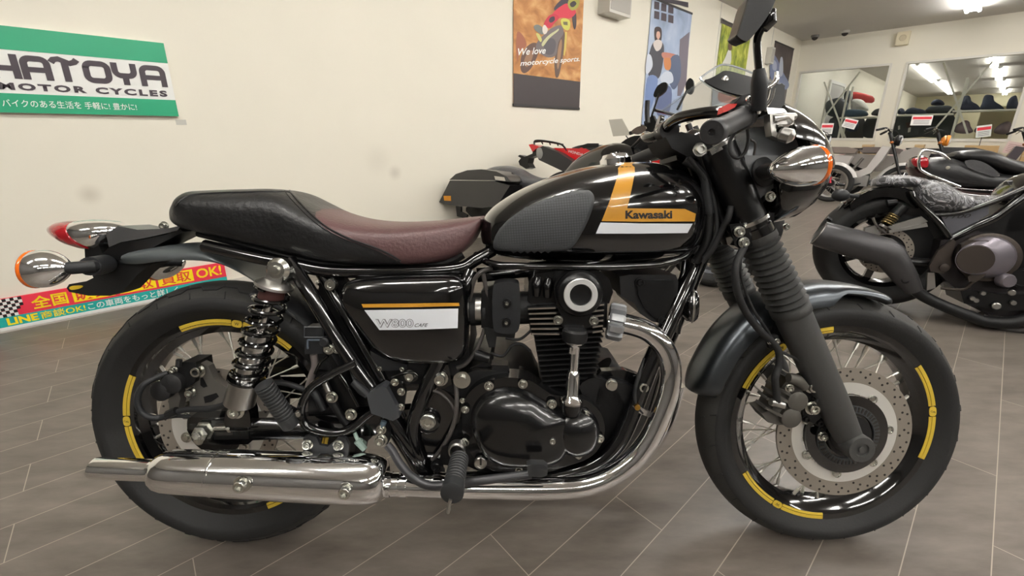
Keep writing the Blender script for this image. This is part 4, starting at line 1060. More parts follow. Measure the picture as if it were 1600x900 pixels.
# ---- canister box at the front of the engine, horn
CB = Pr('canister_box', [(968, 432), (985, 429), (1056, 430), (1060, 440), (1058, 466), (1046, 498), (1036, 506), (1018, 502), (1000, 490), (992, 474), (970, 462)], -.11, .2, MATT, .006)
Pr('canister_face', [(996, 440), (1052, 438), (1054, 464), (1042, 494), (1034, 500), (1022, 496), (1006, 480), (998, 462)], -.118, .01, SATIN, .004, CB)
bolt(1000, 441, -.114, 1.0, CB, black=True); bolt(1036, 501, -.118, 1.0, CB, black=True)
b = bm_(); hc = P(1080, 477, -.085); lathe(b, [(.030, .012), (.036, .006), (.037, -.002), (.034, -.010), (.024, -.018), (.018, -.028), (.0, -.028)], hc, (.93, -.25, 0), 32); HORN = O('horn', b, GLOSS, ang=.7)
b = bm_(); lathe(b, [(.0375, -.001), (.0385, .002), (.0365, .004)], hc, (.93, -.25, 0), 32, closed=True); O('horn_ring', b, ALU, HORN)
b = bm_(); beam(b, P(1064, 476, -.085), P(1058, 520, -.085), .02, .006); beam(b, P(1062, 478, -.085), P(1074, 440, -.07), .02, .006); O('horn_bracket', b, SATIN, HORN)
Tb('horn_lead', [(1070, 400, -.06), (1066, 430, -.08), (1058, 455, -.09)], .006, GLOSS)
Tb('front_strut', [(1082, 404, -.07), (1078, 440, -.075), (1070, 470, -.08)], .006, GLOSS)
# ---- brake reservoir, switch, footrests, pedals
RES = Pr('rear_brake_reservoir', [(477, 512), (503, 512), (504, 535), (505, 553), (476, 553), (476, 535)], -.135, .035, PLAST, .004)
b = bm_(); q = [(475.5, 511), (505, 511), (505, 527), (475.5, 527)]; tube(b, Q(q + [q[0]], -.137), .0014, 6); O('reservoir_cap_rim', b, mat('reservoir_cap', (72, 74, 78), .4), RES)
b = bm_(); beam(b, P(481, 531, -.138), P(503, 531, -.138), .004, .003); beam(b, P(481, 531, -.138), P(481, 545, -.138), .004, .003); O('reservoir_glint', b, mat('reservoir_highlight', (86, 94, 104), .25), RES)  # paler L-shaped bars paint a highlight along the reservoir edges
Lt('reservoir_outlet', [(.010, 0), (.010, .012), (.007, .015), (0, .015)], 510, 532, -.135, PLAST, par=RES)
Tb('reservoir_hose', [(490, 553, -.125), (492, 572, -.12), (486, 590, -.115), (481, 610, -.11), (480, 640, -.1)], .0075, mat('reservoir_hose_grey', (112, 104, 102), .5))
bolt(514, 545, -.138, 1.1); bolt(527, 544, -.138, 1.1)
Pr('heel_guard', [(496, 580), (530, 584), (556, 630), (560, 660), (500, 670), (482, 650), (482, 610)], -.118, .012, SATIN, .003)
b = bm_(); tube(b, Q([(508, 605, -.128), (516, 622, -.130), (530, 645, -.13), (542, 662, -.13)]), [.008, .010, .0085, .009], 14, True, 4); O('master_cylinder', b, MATT)
b = bm_(); tube(b, Q([(508, 598, -.13), (514, 612, -.132)]), .007, 10); O('banjo_bolt', b, ALU)
Tb('master_hose', [(490, 612, -.12), (498, 625, -.125), (506, 640, -.125)], .0085, PLAST)
Pr('brake_switch_cover', [(573, 617), (597, 603), (604, 606), (622, 640), (624, 652), (614, 658), (580, 646), (576, 632)], -.170, .03, mat('switch_cover_grey', (58, 60, 63), .42), .006)
Pr('switch_bracket', [(606, 604), (616, 596), (628, 600), (634, 612), (630, 640), (624, 646)], -.155, .012, SATIN, .003); bolt(617, 597, -.158, .8); bolt(627, 612, -.158, .8); bolt(626, 636, -.158, .8)
b = bm_(); tube(b, Q([(553, 597, -.15), (566, 610, -.158), (576, 618, -.162)]), [.0085, .0095, .008], 14); tube(b, Q([(548, 578, -.14), (552, 590, -.148), (555, 598, -.15)]), .003, 8); O('switch_plug', b, PLAST)
# passenger footrest
FPm = mat('footrest_rubber', (40, 41, 42), .5)
def peg(A, B_, r0_, r1_, n, name, label=None):
    ax = B_ - A; L = ax.length; prof = [(.008, 0), (r0_, .002)]
    for i in range(n):
        h = L * (.04 + .72 * i / n); hh = L * .72 / n; rr = r0_ + (r1_ - r0_) * i / n
        prof += [(rr - .0025, h), (rr, h + hh * .3), (rr, h + hh * .7), (rr - .0025, h + hh * .95)]
    prof += [(r1_ + .0005, L * .77), (r1_ + .001, L * .98), (r1_ - .003, L), (0, L)]
    b = bm_(); lathe(b, prof, A, ax, 26); return O(name, b, FPm, ang=.7)
peg(P(411, 600, -.20), P(456, 664, -.165), .018, .0175, 11, 'passenger_footrest')
b = bm_(); beam(b, P(448, 640, -.168), P(470, 652, -.160), .014, .018, bev=.003); O('footrest_joint', b, GLOSS); Lt('footrest_pin', [(.0065, 0), (.0065, .004), (.003, .005)], 466, 646, -.17, STEEL)
# rider footrest, brake pedal, bank sensor
peg(P(718, 716, -.20), P(706, 772, -.30), .0185, .020, 9, 'rider_footrest')
b = bm_(); c = P(714, 702, -.17); lathe(b, [(.018, .008), (.018, -.008), (.0155, -.012), (.0135, -.012), (.0135, .008)], c, (0, 1, 0), 28); O('footrest_ring', b, ALU, ang=.5)
Pr('footrest_hanger', [(690, 700), (716, 694), (724, 712), (712, 728), (686, 726)], -.165, .03, SATIN, .005); bolt(683, 727, -.165, 1.3, black=True); bolt(726, 690, -.16, .8)
b = bm_(); tube(b, Q([(704, 780, -.30), (702, 788, -.30), (701, 796, -.298)]), [.0035, .0032, .004], 10); tube(b, Q([(701, 795, -.298), (700, 801, -.297)]), [.0045, .0035], 10); O('bank_feeler', b, ALU)
Tb('brake_pedal', [(605, 695, -.17), (614, 706, -.175), (626, 726, -.185), (645, 746, -.195), (668, 758, -.205), (695, 758, -.21), (740, 752, -.215), (790, 746, -.215), (830, 741, -.21)], .0085, mat('pedal_grey', (66, 66, 68), .38, metal=.4))
PP = Pr('brake_pedal_pad', [(823, 729), (830, 726), (850, 727), (856, 732), (855, 743), (846, 746), (826, 745)], -.235, .018, FPm, .004)
Pr('pedal_pivot', [(588, 668), (600, 665), (608, 676), (606, 694), (596, 698), (586, 690)], -.165, .02, SATIN, .003); bolt(595, 687, -.167, 1.4); bolt(596, 671, -.17, 1.0)
b = bm_(); tube(b, Q([(600, 658, -.165), (596, 670, -.168)]), .006, 8); O('pedal_link', b, mat('blue_zinc', (110, 128, 142), .35, metal=.8))
b = bm_(); tube(b, Q([(554, 676, -.15), (560, 690, -.155)]), .004, 8); tube(b, Q([(558, 688, -.155), (570, 702, -.155)]), [.008, .0065], 8); tube(b, Q([(562, 690, -.15), (568, 694, -.14)]), .008, 8); O('spring_hook', b, GREEN)
Tb('lower_frame_tube', [(600, 650, -.12), (636, 706, -.125), (668, 752, -.125), (700, 756, -.125)], .0125, GLOSS)
Tb('far_frame_tube', [(560, 560, .12), (640, 680, .13), (690, 752, .13)], .015, GLOSS)
Pr('far_side_cover', [(540, 450), (725, 440), (730, 560), (620, 560), (570, 520)], .12, .03, GLOSS, .01)
b = bm_(); tube(b, [P(690, 735, .12), P(600, 742, .30), V((P(590, 780, .3).x, .24, .03))], .012, 10); O('side_stand', b, SATIN)

# ---- headlight, cowl, screen, handlebars
# cowl dome: x stations, half widths and heights
def cowl_st(px, t, bo, w, yt=0., yb=0.):
    A = P(px, t, yt); B_ = P(px, bo, yb); return sup_ring(A.x, A.z, B_.x, B_.z, w, 48, 2.1)
def open_ring(px, t, bo, w, a0, a1, n=28, e=2.1):
    A = P(px, t, -w * .7); B_ = P(px, bo, -w * .7); zm = (A.z + B_.z) / 2; h = (A.z - B_.z) / 2; xm = (A.x + B_.x) / 2; out = []
    for j in range(n + 1):
        t_ = a0 + (a1 - a0) * j / n; c, s = math.cos(t_), math.sin(t_)
        k = math.copysign(abs(s) ** (2 / e), s); out.append(V((xm + (A.x - B_.x) / 2 * k, w * math.copysign(abs(c) ** (2 / e), c), zm + h * k)))
    return out
def shell(rings, th=.003):
    b = bm_(); n = len(rings[0]); loft(b, rings, False, False)
    bmesh.ops.recalc_face_normals(b, faces=b.faces)
    r = bmesh.ops.solidify(b, geom=b.faces[:], thickness=th); return b
# upper cowl: arch over the headlight; lower cowl: chin under it
up = []
for px, t, bo, w in ((1218, 136, 300, .172), (1236, 145, 300, .170), (1254, 158, 300, .163), (1270, 176, 300, .148), (1282, 198, 298, .124), (1289, 222, 292, .098), (1292, 246, 280, .072)):
    up.append(open_ring(px, t, bo, w, -.02, PI + .02))
COWL = O('headlight_cowl', shell(up), GLOSS, ang=1.2)
lowr = []
for px, t, bo, w in ((1192, 230, 330, .120), (1200, 230, 350, .138), (1212, 230, 359, .146), (1232, 230, 352, .146), (1252, 232, 347, .138), (1268, 236, 333, .122), (1280, 240, 315, .100), (1287, 244, 296, .078)):
    lowr.append(open_ring(px, t, bo, w, PI - .08, 2 * PI + .08))
O('cowl_chin', shell(lowr), GLOSS, COWL, ang=1.2)
bolt(1203, 307, -.142, 1.0); bolt(1228, 354, -.05, .8)
# headlight bucket and lens
hl = V((P(1280, 262, -.09).x - .012, 0, P(1285, 262, 0).z)); b = bm_()
lathe(b, [(.0, -.155), (.04, -.150), (.07, -.130), (.089, -.095), (.094, -.05), (.094, -.03)], hl, (1, 0, .02), 40); HL = O('headlight', b, mat('grey_bucket', (108, 111, 114), .34, metal=.35), ang=1.)
b = bm_(); lathe(b, [(.094, -.032), (.098, -.02), (.096, -.008), (.088, -.004)], hl, (1, 0, .02), 40, closed=True); O('headlight_ring', b, CHROME, HL)
b = bm_(); lathe(b, [(.09, -.008), (.06, .004), (.0, .010)], hl, (1, 0, .02), 36); O('headlight_lens', b, mat('headlight_glass', (220, 224, 226), .05, metal=.0, coat=1.), HL)
STAY = mat('grey_stay', (96, 98, 100), .42)
Pr('cowl_stay', [(1163, 243), (1218, 243), (1232, 250), (1234, 284), (1204, 296), (1190, 308), (1180, 330), (1172, 300)], -.120, .01, STAY, .003)
b = bm_(); lathe(b, [(.030, 0), (.030, .004), (.024, .007), (.018, .012), (.016, .03)], P(1193, 269, -.120), (.25, -1, .1), 28); O('signal_mount', b, RUBD, ang=.7)
s, A, d = signal((1203, 266), (1282, 257), -.215, -.20, .0365, nl=.16)
b = bm_(); tube(b, [P(1193, 269, -.125), P(1200, 267, -.18), A + d * .015], [.016, .014, .014], 16); O('signal_stalk', b, RUBD, s)
s, A, d = signal((1230, 268), (1290, 262), .215, .20, .036, nl=.16)
b = bm_(); tube(b, [P(1215, 269, .12), A + d * .01], .014, 12); O('signal_stalk', b, RUBD, s)
# fly screen: curved clear sheet, black band along its near foot
ca = cs([(1094, 122, -.03), (1112, 109, .02), (1131, 101, .07), (1160, 108, .115), (1190, 121, .14), (1212, 134, .15)], 6)
cb = cs([(1094, 124, -.03), (1106, 133, -.06), (1122, 141, -.09), (1145, 149, -.12), (1182, 156, -.145), (1212, 158, -.155)], 6)
def scr(u, v):
    i = u * (len(ca) - 1); k = min(int(i), len(ca) - 2); f = i - k
    a = P(*ca[k]).lerp(P(*ca[k + 1]), f); c = P(*cb[k]).lerp(P(*cb[k + 1]), f); p = a.lerp(c, v)
    return p + V((.02, 0, .015)) * math.sin(PI * v) * min(1, u * 3)
rows = [[scr(i / 24, j / 10) for i in range(25)] for j in range(11)]
SCRN = O('fly_screen', shell(rows, .003), GLASS, COWL, ang=1.2)
rows = [[scr(.12 + .88 * i / 24, 1 - (.38 * min(1, (i + 1) / 6)) * j / 5) + V((-.003, -.006, .002)) for i in range(25)] for j in range(6)]
O('screen_band', shell(rows, .002), mat('band_black', (10, 10, 11), .6, spec=.05), COWL, ang=1.2)
EDGE = mat('clear_edge', (214, 222, 226), .1, metal=.6)
b = bm_(); tube(b, [scr(1 - i / 24, 0) for i in range(25)] + [scr(i / 24, 1) for i in range(1, 25)], .0024, 8); O('screen_edge', b, EDGE, COWL)
p = scr(.42, .82); b = bm_(); lathe(b, [(.007, 0), (.007, .003), (.004, .005), (0, .005)], p + V((-.004, -.004, .002)), (-.6, -1, .3), 14); O('screen_bolt', b, STEEL, COWL)
# lower far wing of the screen
fw = [[P(1036, 172, .20).lerp(P(1097, 127, .10), i / 8), P(1048, 186, .20).lerp(P(1150, 152, .10), i / 8)] for i in range(9)]
O('screen_wing', shell(fw, .003), GLASS, COWL, ang=1.2)
b = bm_(); tube(b, [r[0] for r in fw], .0035, 8); O('screen_wing_edge', b, GLASS, COWL)
# clubman bar: clamp behind the steering head, forward reach, back to the grips
RIS = P(1046, 200, 0)
barpts = [(1050, 201, .0), (1042, 203, -.045), (1044, 197, -.075), (1060, 185, -.105), (1090, 178, -.140), (1122, 175, -.170), (1152, 178, -.185), (1166, 183, -.21), (1150, 190, -.25), (1128, 200, -.30)]
b = bm_(); tube(b, Q(barpts), .0112, 14, True, 8); HB = O('handlebar', b, GLOSS)
farp = [V((P(a, c, y_).x, -y_, P(a, c, y_).z)) for a, c, y_ in barpts]
b = bm_(); tube(b, farp, .0112, 14, True, 8); O('far_handlebar', b, GLOSS, HB)
g0, g1 = P(1166, 181, -.205), P(1112, 207, -.335); ax = g1 - g0; L = ax.length
b = bm_(); lathe(b, [(.016, 0), (.020, .003), (.020, L * .12), (.0170, L * .14), (.0168, L * .85), (.0188, L * .87), (.0192, L * .985), (.0175, L), (.0055, L), (.005, L * .97), (0, L * .97)], g0, ax, 32); O('grip', b, mat('grip_rubber', (48, 48, 49), .48, bump=(500, .08)), HB, ang=.6)
fg0, fg1 = V((g0.x, -g0.y, g0.z)), V((g1.x, -g1.y, g1.z))
b = bm_(); lathe(b, [(.016, 0), (.020, .003), (.0170, L * .14), (.0168, L * .85), (.019, L * .9), (.0175, L), (0, L)], fg0, fg1 - fg0, 24); O('far_grip', b, MATS['grip_rubber'], HB, ang=.6)
for dx in (-.0,):
    b = bm_(); lathe(b, [(.021, -.02), (.021, .02)], P(1041, 205, -.05), (0, -1, -.05), 20); O('bar_clamp', b, SATIN, HB, ang=.5)
b = bm_(); beam(b, P(1060, 236, -.05), P(1040, 200, -.05), .03, .03, bev=.004); beam(b, P(1060, 236, .05), P(1040, 200, .05), .03, .03, bev=.004); O('bar_riser', b, SATIN, HB)
for q in ((1044, 189, -.05), (1029, 204, -.05), (1030, 208, -.03)):
    b = bm_(); lathe(b, [(.006, -.004), (.006, .004), (.004, .006), (0, .006)], P(*q), (-.5, 0, .85), 12); O('clamp_bolt', b, CHROME, HB)
# switch box, red stop switch
Pr('switch_box', [(1136, 172), (1158, 150), (1170, 146), (1180, 158), (1190, 178), (1176, 192), (1164, 200), (1150, 190)], -.215, .03, SATIN, .006)
Pr('stop_switch', [(1131, 166), (1138, 162), (1152, 162), (1148, 168), (1136, 174), (1129, 176)], -.222, .02, REDSW, .003)
b = bm_(); tube(b, Q([(1170, 156, -.23), (1188, 144, -.235), (1206, 133, -.24), (1213, 124, -.24), (1213, 112, -.24)]), [.0045, .004, .004, .0045, .003], 10, True, 4); LEV = O('screen_stay', b, CHROME)
b = bm_(); tube(b, Q([(1184, 173, -.23), (1196, 166, -.235), (1204, 154, -.238), (1208, 138, -.24)]), .0042, 10, True, 4); tube(b, Q([(1170, 156, -.23), (1175, 166, -.23), (1184, 173, -.23)]), .004, 10, True, 4); O('stay_arm', b, CHROME, LEV)
for q in ((1170, 155), (1185, 174)):
    b = bm_(); sphere(b, P(*q, -.232), .0058, 12); O('stay_nut', b, CHROME, LEV)
Pr('fluid_reservoir', [(1206, 136), (1222, 130), (1226, 134), (1226, 162), (1220, 170), (1200, 168), (1204, 150)], -.235, .045, SATIN, .005)
Pr('reservoir_foot', [(1198, 168), (1226, 170), (1230, 176), (1200, 178)], -.245, .05, CHROMS, .003)
b = bm_()
tube(b, Q([(1206, 186, -.255), (1232, 183, -.25), (1241, 182, -.245)]), [.007, .007, .006], 10); LV = O('brake_lever', b, ALU)
Pr('lever_perch', [(1203, 178), (1242, 177), (1240, 194), (1222, 198), (1212, 194), (1213, 206), (1224, 212), (1220, 218), (1206, 212), (1204, 196)], -.258, .018, ALU, .004, LV)
b = bm_(); lathe(b, [(.008, -.01), (.012, -.006), (.012, .008), (.006, .014), (0, .014)], P(1227, 211, -.27), (.7, -.6, -.4), 16); O('lever_ball', b, ALU, LV)
b = bm_(); tube(b, Q([(1213, 190, -.262), (1232, 184, -.262), (1239, 190, -.262), (1232, 196, -.262), (1216, 196, -.262)]), .0022, 8); O('lever_groove', b, CHROME, LV)
# bar-end cable loop
Tb('throttle_cable', [(1150, 204, -.2), (1140, 222, -.2), (1142, 240, -.2), (1153, 247, -.2), (1164, 238, -.2), (1169, 218, -.2), (1168, 202, -.2)], .0032, RUBD)
Tb('switch_lead', [(1172, 218, -.18), (1180, 224, -.17), (1178, 242, -.16)], .0022, HOSE)
# yoke hardware
b = bm_(); beam(b, P(1107, 240, -.13), P(1136, 224, -.13), .02, .01, bev=.002); O('yoke_clamp', b, CHROMS)
bolt(1093, 234, -.14, 1.3)
Pr('instrument_bracket', [(1040, 214), (1064, 206), (1094, 212), (1110, 226), (1104, 246), (1080, 248), (1050, 232)], -.09, .12, MATT, .006)
Pr('ignition_block', [(1052, 226), (1080, 222), (1092, 246), (1076, 262), (1058, 250)], -.06, .09, SATIN, .006)
# steering head and looms under the tank nose
b = bm_(); tube(b, [P(1092, 240, 0), P(1150, 372, 0)], .034, 20); O('steering_head', b, SATIN)
Tb('wiring_loom', [(1070, 250, -.08), (1096, 268, -.09), (1106, 300, -.095), (1108, 340, -.09), (1104, 380, -.08), (1086, 410, -.07)], .010, RUBD)
Tb('clutch_cable', [(1076, 246, -.09), (1104, 282, -.10), (1118, 330, -.10), (1118, 370, -.1), (1098, 410, -.09)], .005, RUBD)
Tb('throttle_loom', [(1092, 238, -.10), (1116, 300, -.08), (1126, 340, -.08), (1136, 356, -.09)], .008, MATT)
Tb('connector_lead', [(1142, 322, -.12), (1138, 340, -.12), (1128, 360, -.11), (1114, 388, -.1), (1100, 404, -.09)], .0065, RUBD)
b = bm_(); tube(b, Q([(1102, 282, -.10), (1106, 320, -.10), (1108, 334, -.10)]), [.009, .011, .010], 12); O('loom_plug', b, PLAST)
b = bm_(); tube(b, Q([(1088, 392, -.06), (1106, 398, -.07)]), .012, 14); O('tank_mount', b, SATIN)
# mirror
b = bm_(); tube(b, Q([(1186, 172, -.245), (1186, 150, -.25), (1186, 128, -.255), (1186, 108, -.258)]), [.0115, .0125, .0125, .0085], 18, True, 4); MIR = O('mirror_boot', b, PLAST)
b = bm_(); tube(b, Q([(1186, 112, -.258), (1184, 90, -.262), (1183, 62, -.268), (1190, 44, -.272), (1196, 30, -.275)]), .0062, 14, True, 5); O('mirror_stem', b, GLOSS, MIR)
mh = [(1149, 58), (1152, 50), (1163, 14), (1170, -8), (1184, -14), (1206, -8), (1207, 6), (1192, 34), (1169, 63), (1160, 66)]
b = bm_(); q = Q(cs(mh, 4, True), -.29); c = sum(q, V()) / len(q)
dome(b, q, (0, 1, 0), .05, 2.4, 8, .0); O('mirror_head', b, SATIN, MIR, ang=1.)
b = bm_(); prism(b, q, (0, -.006, 0), .002); O('mirror_rim', b, MATT, MIR)
b = bm_(); tube(b, Q([(1200, 18, -.275), (1200, 34, -.275), (1192, 46, -.272)]), [.012, .013, .008], 14); O('mirror_joint', b, GLOSS, MIR)
# ------------------------------------------------------------------ signs and posters on the walls
GRN = mat('sign_green', (22, 156, 112), .4); SWHT = mat('sign_white', (238, 238, 234), .45); SDARK = mat('sign_dark_print', (62, 52, 60), .5)
def rect(b, fm, x0, x1, z0, z1, y0, th, mi=0):
    prism(b, [fm @ V((x0, y0, z0)), fm @ V((x1, y0, z0)), fm @ V((x1, y0, z1)), fm @ V((x0, y0, z1))], (fm.to_3x3() @ V((0, 1, 0))) * th, mi=mi)
def rel(o, par_m): return par_m.inverted() @ o
class Wall:
    """a thing on a wall: local x along the wall, y into it, z up, origin at the base of the thing"""
    def __init__(s, m, rot, name, label, cat, x, z, group=None):
        s.t = thing(name, label, cat, m @ V((x, 0, z)), (0, 0, rot), group); s.x, s.z = x, z
    def box(s, name, x0, x1, z0, z1, y0, th, m, par=None, bev=0.):
        b = bm_(); box(b, ((x0 + x1) / 2 - s.x, y0 + th / 2, (z0 + z1) / 2 - s.z), (x1 - x0, th, z1 - z0), None, bev); return obj(name, b, m, par or s.t, smooth=bool(bev))
    def poly(s, name, pts, y0, th, m, par=None):
        b = bm_(); prism(b, [V((p[0] - s.x, y0, p[1] - s.z)) for p in pts], (0, th, 0)); return obj(name, b, m, par or s.t, smooth=False)
    def text(s, name, txt, x0, x1, z0, z1, y, m, bold=0., shear=0., par=None, tilt=0., space=1.):
        b = text_bm(txt, bold, shear, space)
        for v in b.verts: v.co = V((x0 - s.x + v.co.x * (x1 - x0), y, z0 - s.z + v.co.y * (z1 - z0) + tilt * v.co.x))
        return obj(name, b, m, par or s.t, smooth=False)
    def stroke(s, b, pts, w, y, cap=True):
        """flat pen stroke through wall points"""
        n = len(pts); L = []; R = []
        for i in range(n):
            a = V(pts[max(i - 1, 0)]); c = V(pts[min(i + 1, n - 1)]); d = (c - a).normalized(); nn = V((-d.y, d.x)) * w / 2; p = V(pts[i])
            L.append(p + nn); R.append(p - nn)
        for i in range(n - 1):
            q = [L[i], L[i + 1], R[i + 1], R[i]]; add(b, [V((p.x - s.x, y, p.y - s.z)) for p in q], [(0, 1, 2, 3)])
RL_ = PI / 2 - AZ; RB_ = -AZ
wl = lambda px, py: (fL.P(px, py, 0).x, fL.P(px, py, 0).z)
# big shop sign
xr = (wl(256, 68)[0] + wl(277, 182)[0]) / 2; zt = wl(257, 69)[1]; zb = wl(276.5, 182)[1]
za = zt + (wl(261, 100)[1] - wl(257, 69)[1]); zc = wl(273, 157)[1]
xl = wl(-70, 120)[0]
S = Wall(mL, RL_, 'shop_sign', 'green and white shop sign board high on the cream wall at the left', 'sign', (xl + xr) / 2, zb)
S.box('sign_board', xl, xr, zb, zt, -.03, .03, SWHT, None, .002)
S.box('upper_band', xl, xr, za, zt, -.0315, .0015, GRN); S.box('lower_band', xl, xr, zb, zc, -.0315, .0015, GRN)
# blocky rounded letters, each drawn with pen strokes
z0 = wl(258, 137)[1]; z1 = wl(256, 105)[1]; hh = z1 - z0
lx = [wl(p, 115)[0] for p in (-13, 34.5, 36, 83, 84.5, 125, 130.5, 174, 175, 213.5, 217, 257)]
def letter(ch, xa, xb):
    w = xb - xa; t = hh * .24; a, c = xa + t / 2, xb - t / 2; lo, hi = z0, z1; top = hi - t / 2; bot = lo + t / 2; m = lo + hh * .42; r = t * .9
    b = bm_(); y = -.0325
    arc = lambda cx, cz, a0, a1, rr: [(cx + rr * math.cos(math.radians(a0 + (a1 - a0) * i / 6)), cz + rr * math.sin(math.radians(a0 + (a1 - a0) * i / 6))) for i in range(7)]
    if ch == 'H':
        S.stroke(b, [(a, lo), (a, hi)], t, y); S.stroke(b, [(c, lo), (c, hi)], t, y); S.stroke(b, [(a, m), (c, m)], t * .9, y - .0002)
    if ch == 'A':
        S.stroke(b, [(a, lo)] + [(a, top - r)] + arc(a + r, top - r, 180, 90, r) + arc(c - r, top - r, 90, 0, r) + [(c, lo)], t, y); S.stroke(b, [(a, m), (c, m)], t * .9, y - .0002)
    if ch == 'T':
        S.stroke(b, [((xa + xb) / 2, lo), ((xa + xb) / 2, top)], t, y)
        S.stroke(b, [(xa, hi - t * .9), (xa + w * .12, hi - t * .35), (xa + w * .3, hi - t * .2), (xa + w * .5, hi - t * .55), (xa + w * .7, hi - t * .85), (xa + w * .88, hi - t * .6), (xb, hi - t * .1)], t * .95, y - .0002)
    if ch == 'O':
        q = arc(a + r, top - r, 180, 90, r) + arc(c - r, top - r, 90, 0, r) + arc(c - r, bot + r, 0, -90, r) + arc(a + r, bot + r, 270, 180, r); S.stroke(b, q + q[:2], t, y)
    if ch == 'Y':
        S.stroke(b, [(a, hi), (a, m + r)] + arc(a + r, m + r, 180, 270, r) + arc(c - r, m + r, 270, 360, r) + [(c, hi)], t, y); S.stroke(b, [((xa + xb) / 2, lo), ((xa + xb) / 2, m)], t, y - .0002)
    obj('sign_letter', b, SDARK, S.t, smooth=False)
for i, ch in enumerate('HATOYA'): letter(ch, lx[2 * i], lx[2 * i + 1])
S.text('sign_lettering', 'MOTOR CYCLES', wl(-1, 135)[0], wl(260, 146)[0], wl(259, 152)[1], wl(259, 142.5)[1], -.0325, SDARK, .05, 0., None, 0., 1.3)
S.text('sign_slogan', 'バイクのある生活を 手軽に! 豊かに!', wl(4, 160)[0], wl(213, 168)[0], wl(213, 173)[1], wl(212, 162.5)[1], -.0325, SWHT, .006)
# low banner along the foot of the wall
xr = wl(352, 425)[0]; xl = wl(-40, 500)[0]
zt = (wl(0, 463)[1] + wl(348, 412)[1]) / 2; zb = (wl(0, 512)[1] + wl(250, 466)[1]) / 2; zm = (wl(0, 494)[1] + wl(270, 448)[1]) / 2
BRED = mat('banner_red', (232, 52, 76), .45); BTEAL = mat('banner_teal', (28, 168, 160), .45); BYEL = mat('banner_yellow', (255, 226, 20), .45); BORG = mat('banner_red_print', (222, 66, 50), .5)
S = Wall(mL, RL_, 'wall_banner', 'long red and teal banner with yellow lettering along the foot of the left wall', 'banner', (xl + xr) / 2, zb)
S.box('banner_panel', xl, xr, zb, zt, -.016, .012, BRED); S.box('teal_band', xl, xr, zb + .006, zm, -.0165, .001, BTEAL); S.box('lower_edge', xl, xr, zb - .012, zb + .006, -.018, .014, SWHT)
X = lambda px, py=450: wl(px, py)[0]
h = zt - zm
def bx_(p): return X(p, 463 - p * .141 + 12)
S.text('banner_lettering', '全国', bx_(48), bx_(105), zm + h * .14, zm + h * .86, -.0172, BYEL, .02)
for (a, c, tx) in ((113, 178, '販売'), (185, 243, '下取'), (247, 302, '買取')):
    S.box('yellow_box', bx_(a), bx_(c), zm + h * .12, zm + h * .9, -.0172, .001, BYEL); S.text('box_lettering', tx, bx_(a + 4), bx_(c - 4), zm + h * .18, zm + h * .84, -.0178, BORG, .015)
S.text('banner_lettering', 'OK!', bx_(307), bx_(346), zm + h * .2, zm + h * .85, -.0172, BYEL, .02)
h2 = zm - zb
S.text('banner_small_lettering', 'LINE', bx_(2), bx_(52), zb + h2 * .22, zb + h2 * .88, -.0172, BYEL, .04)
S.text('banner_small_lettering', '商談OK!', bx_(56), bx_(127), zb + h2 * .2, zb + h2 * .9, -.0172, BYEL, .012)
S.text('banner_small_lettering', 'この車両をもっと詳しく', bx_(131), bx_(275), zb + h2 * .2, zb + h2 * .9, -.0172, SWHT, .014)
b = bm_(); x0, x1 = bx_(-20), bx_(36); nx, nz = 9, 6
for i in range(nx):
    for j in range(nz):
        xa = x0 + (x1 - x0) * i / nx; xb = x0 + (x1 - x0) * (i + 1) / nx; ya = zm + h * (j / nz); yb = zm + h * ((j + 1) / nz) - .001
        if (i / nx) + (1 - j / nz) * .45 > 1.12: continue
        add(b, [V((p - S.x, -.0172, q - S.z)) for p, q in ((xa, ya), (xb, ya), (xb, yb), (xa, yb))], [(0, 1, 2, 3)], (i + j) % 2)
obj('chequered_flag', b, [SWHT, BLKT], S.t, smooth=False)
# small tag beside the sign
x, z = wl(283, 191)
S = Wall(mL, RL_, 'wall_tag', 'tiny grey paper tag below the right corner of the green shop sign', 'tag', x, z - .015)
S.box('paper', x - .025, x + .025, z - .015, z + .015, -.002, .002, mat('grey_paper', (200, 198, 188), .7))

# hanging posters
def pmat(name, cols, scale, stretch=(1, 1, 1), detail=4):
    m = bpy.data.materials.new(name); m.use_nodes = True; nt = m.node_tree; bs = nt.nodes['Principled BSDF']; bs.inputs['Roughness'].default_value = .55
    tc = nt.nodes.new('ShaderNodeTexCoord'); mp = nt.nodes.new('ShaderNodeMapping'); mp.inputs['Scale'].default_value = stretch
    n = nt.nodes.new('ShaderNodeTexNoise'); n.inputs['Scale'].default_value = scale; n.inputs['Detail'].default_value = detail; n.inputs['Distortion'].default_value = .6
    r = nt.nodes.new('ShaderNodeValToRGB'); el = r.color_ramp.elements
    for i, c in enumerate(cols):
        pos = .3 + .4 * i / (len(cols) - 1)
        e = el[i] if i < 2 else el.new(pos)
        e.position = pos; e.color = lin(c)
    nt.links.new(tc.outputs['Object'], mp.inputs['Vector']); nt.links.new(mp.outputs['Vector'], n.inputs['Vector']); nt.links.new(n.outputs['Fac'], r.inputs['Fac']); nt.links.new(r.outputs['Color'], bs.inputs['Base Color'])
    return m
FLAT = {}
def fm(c, r=.55):
    k = 'print_%02x%02x%02x' % tuple(c)
    return mat(k, c, r)
POSTD = mat('poster_black_hem', (58, 50, 52), .5); ROD = mat('poster_rail', (60, 58, 58), .4, metal=.5)
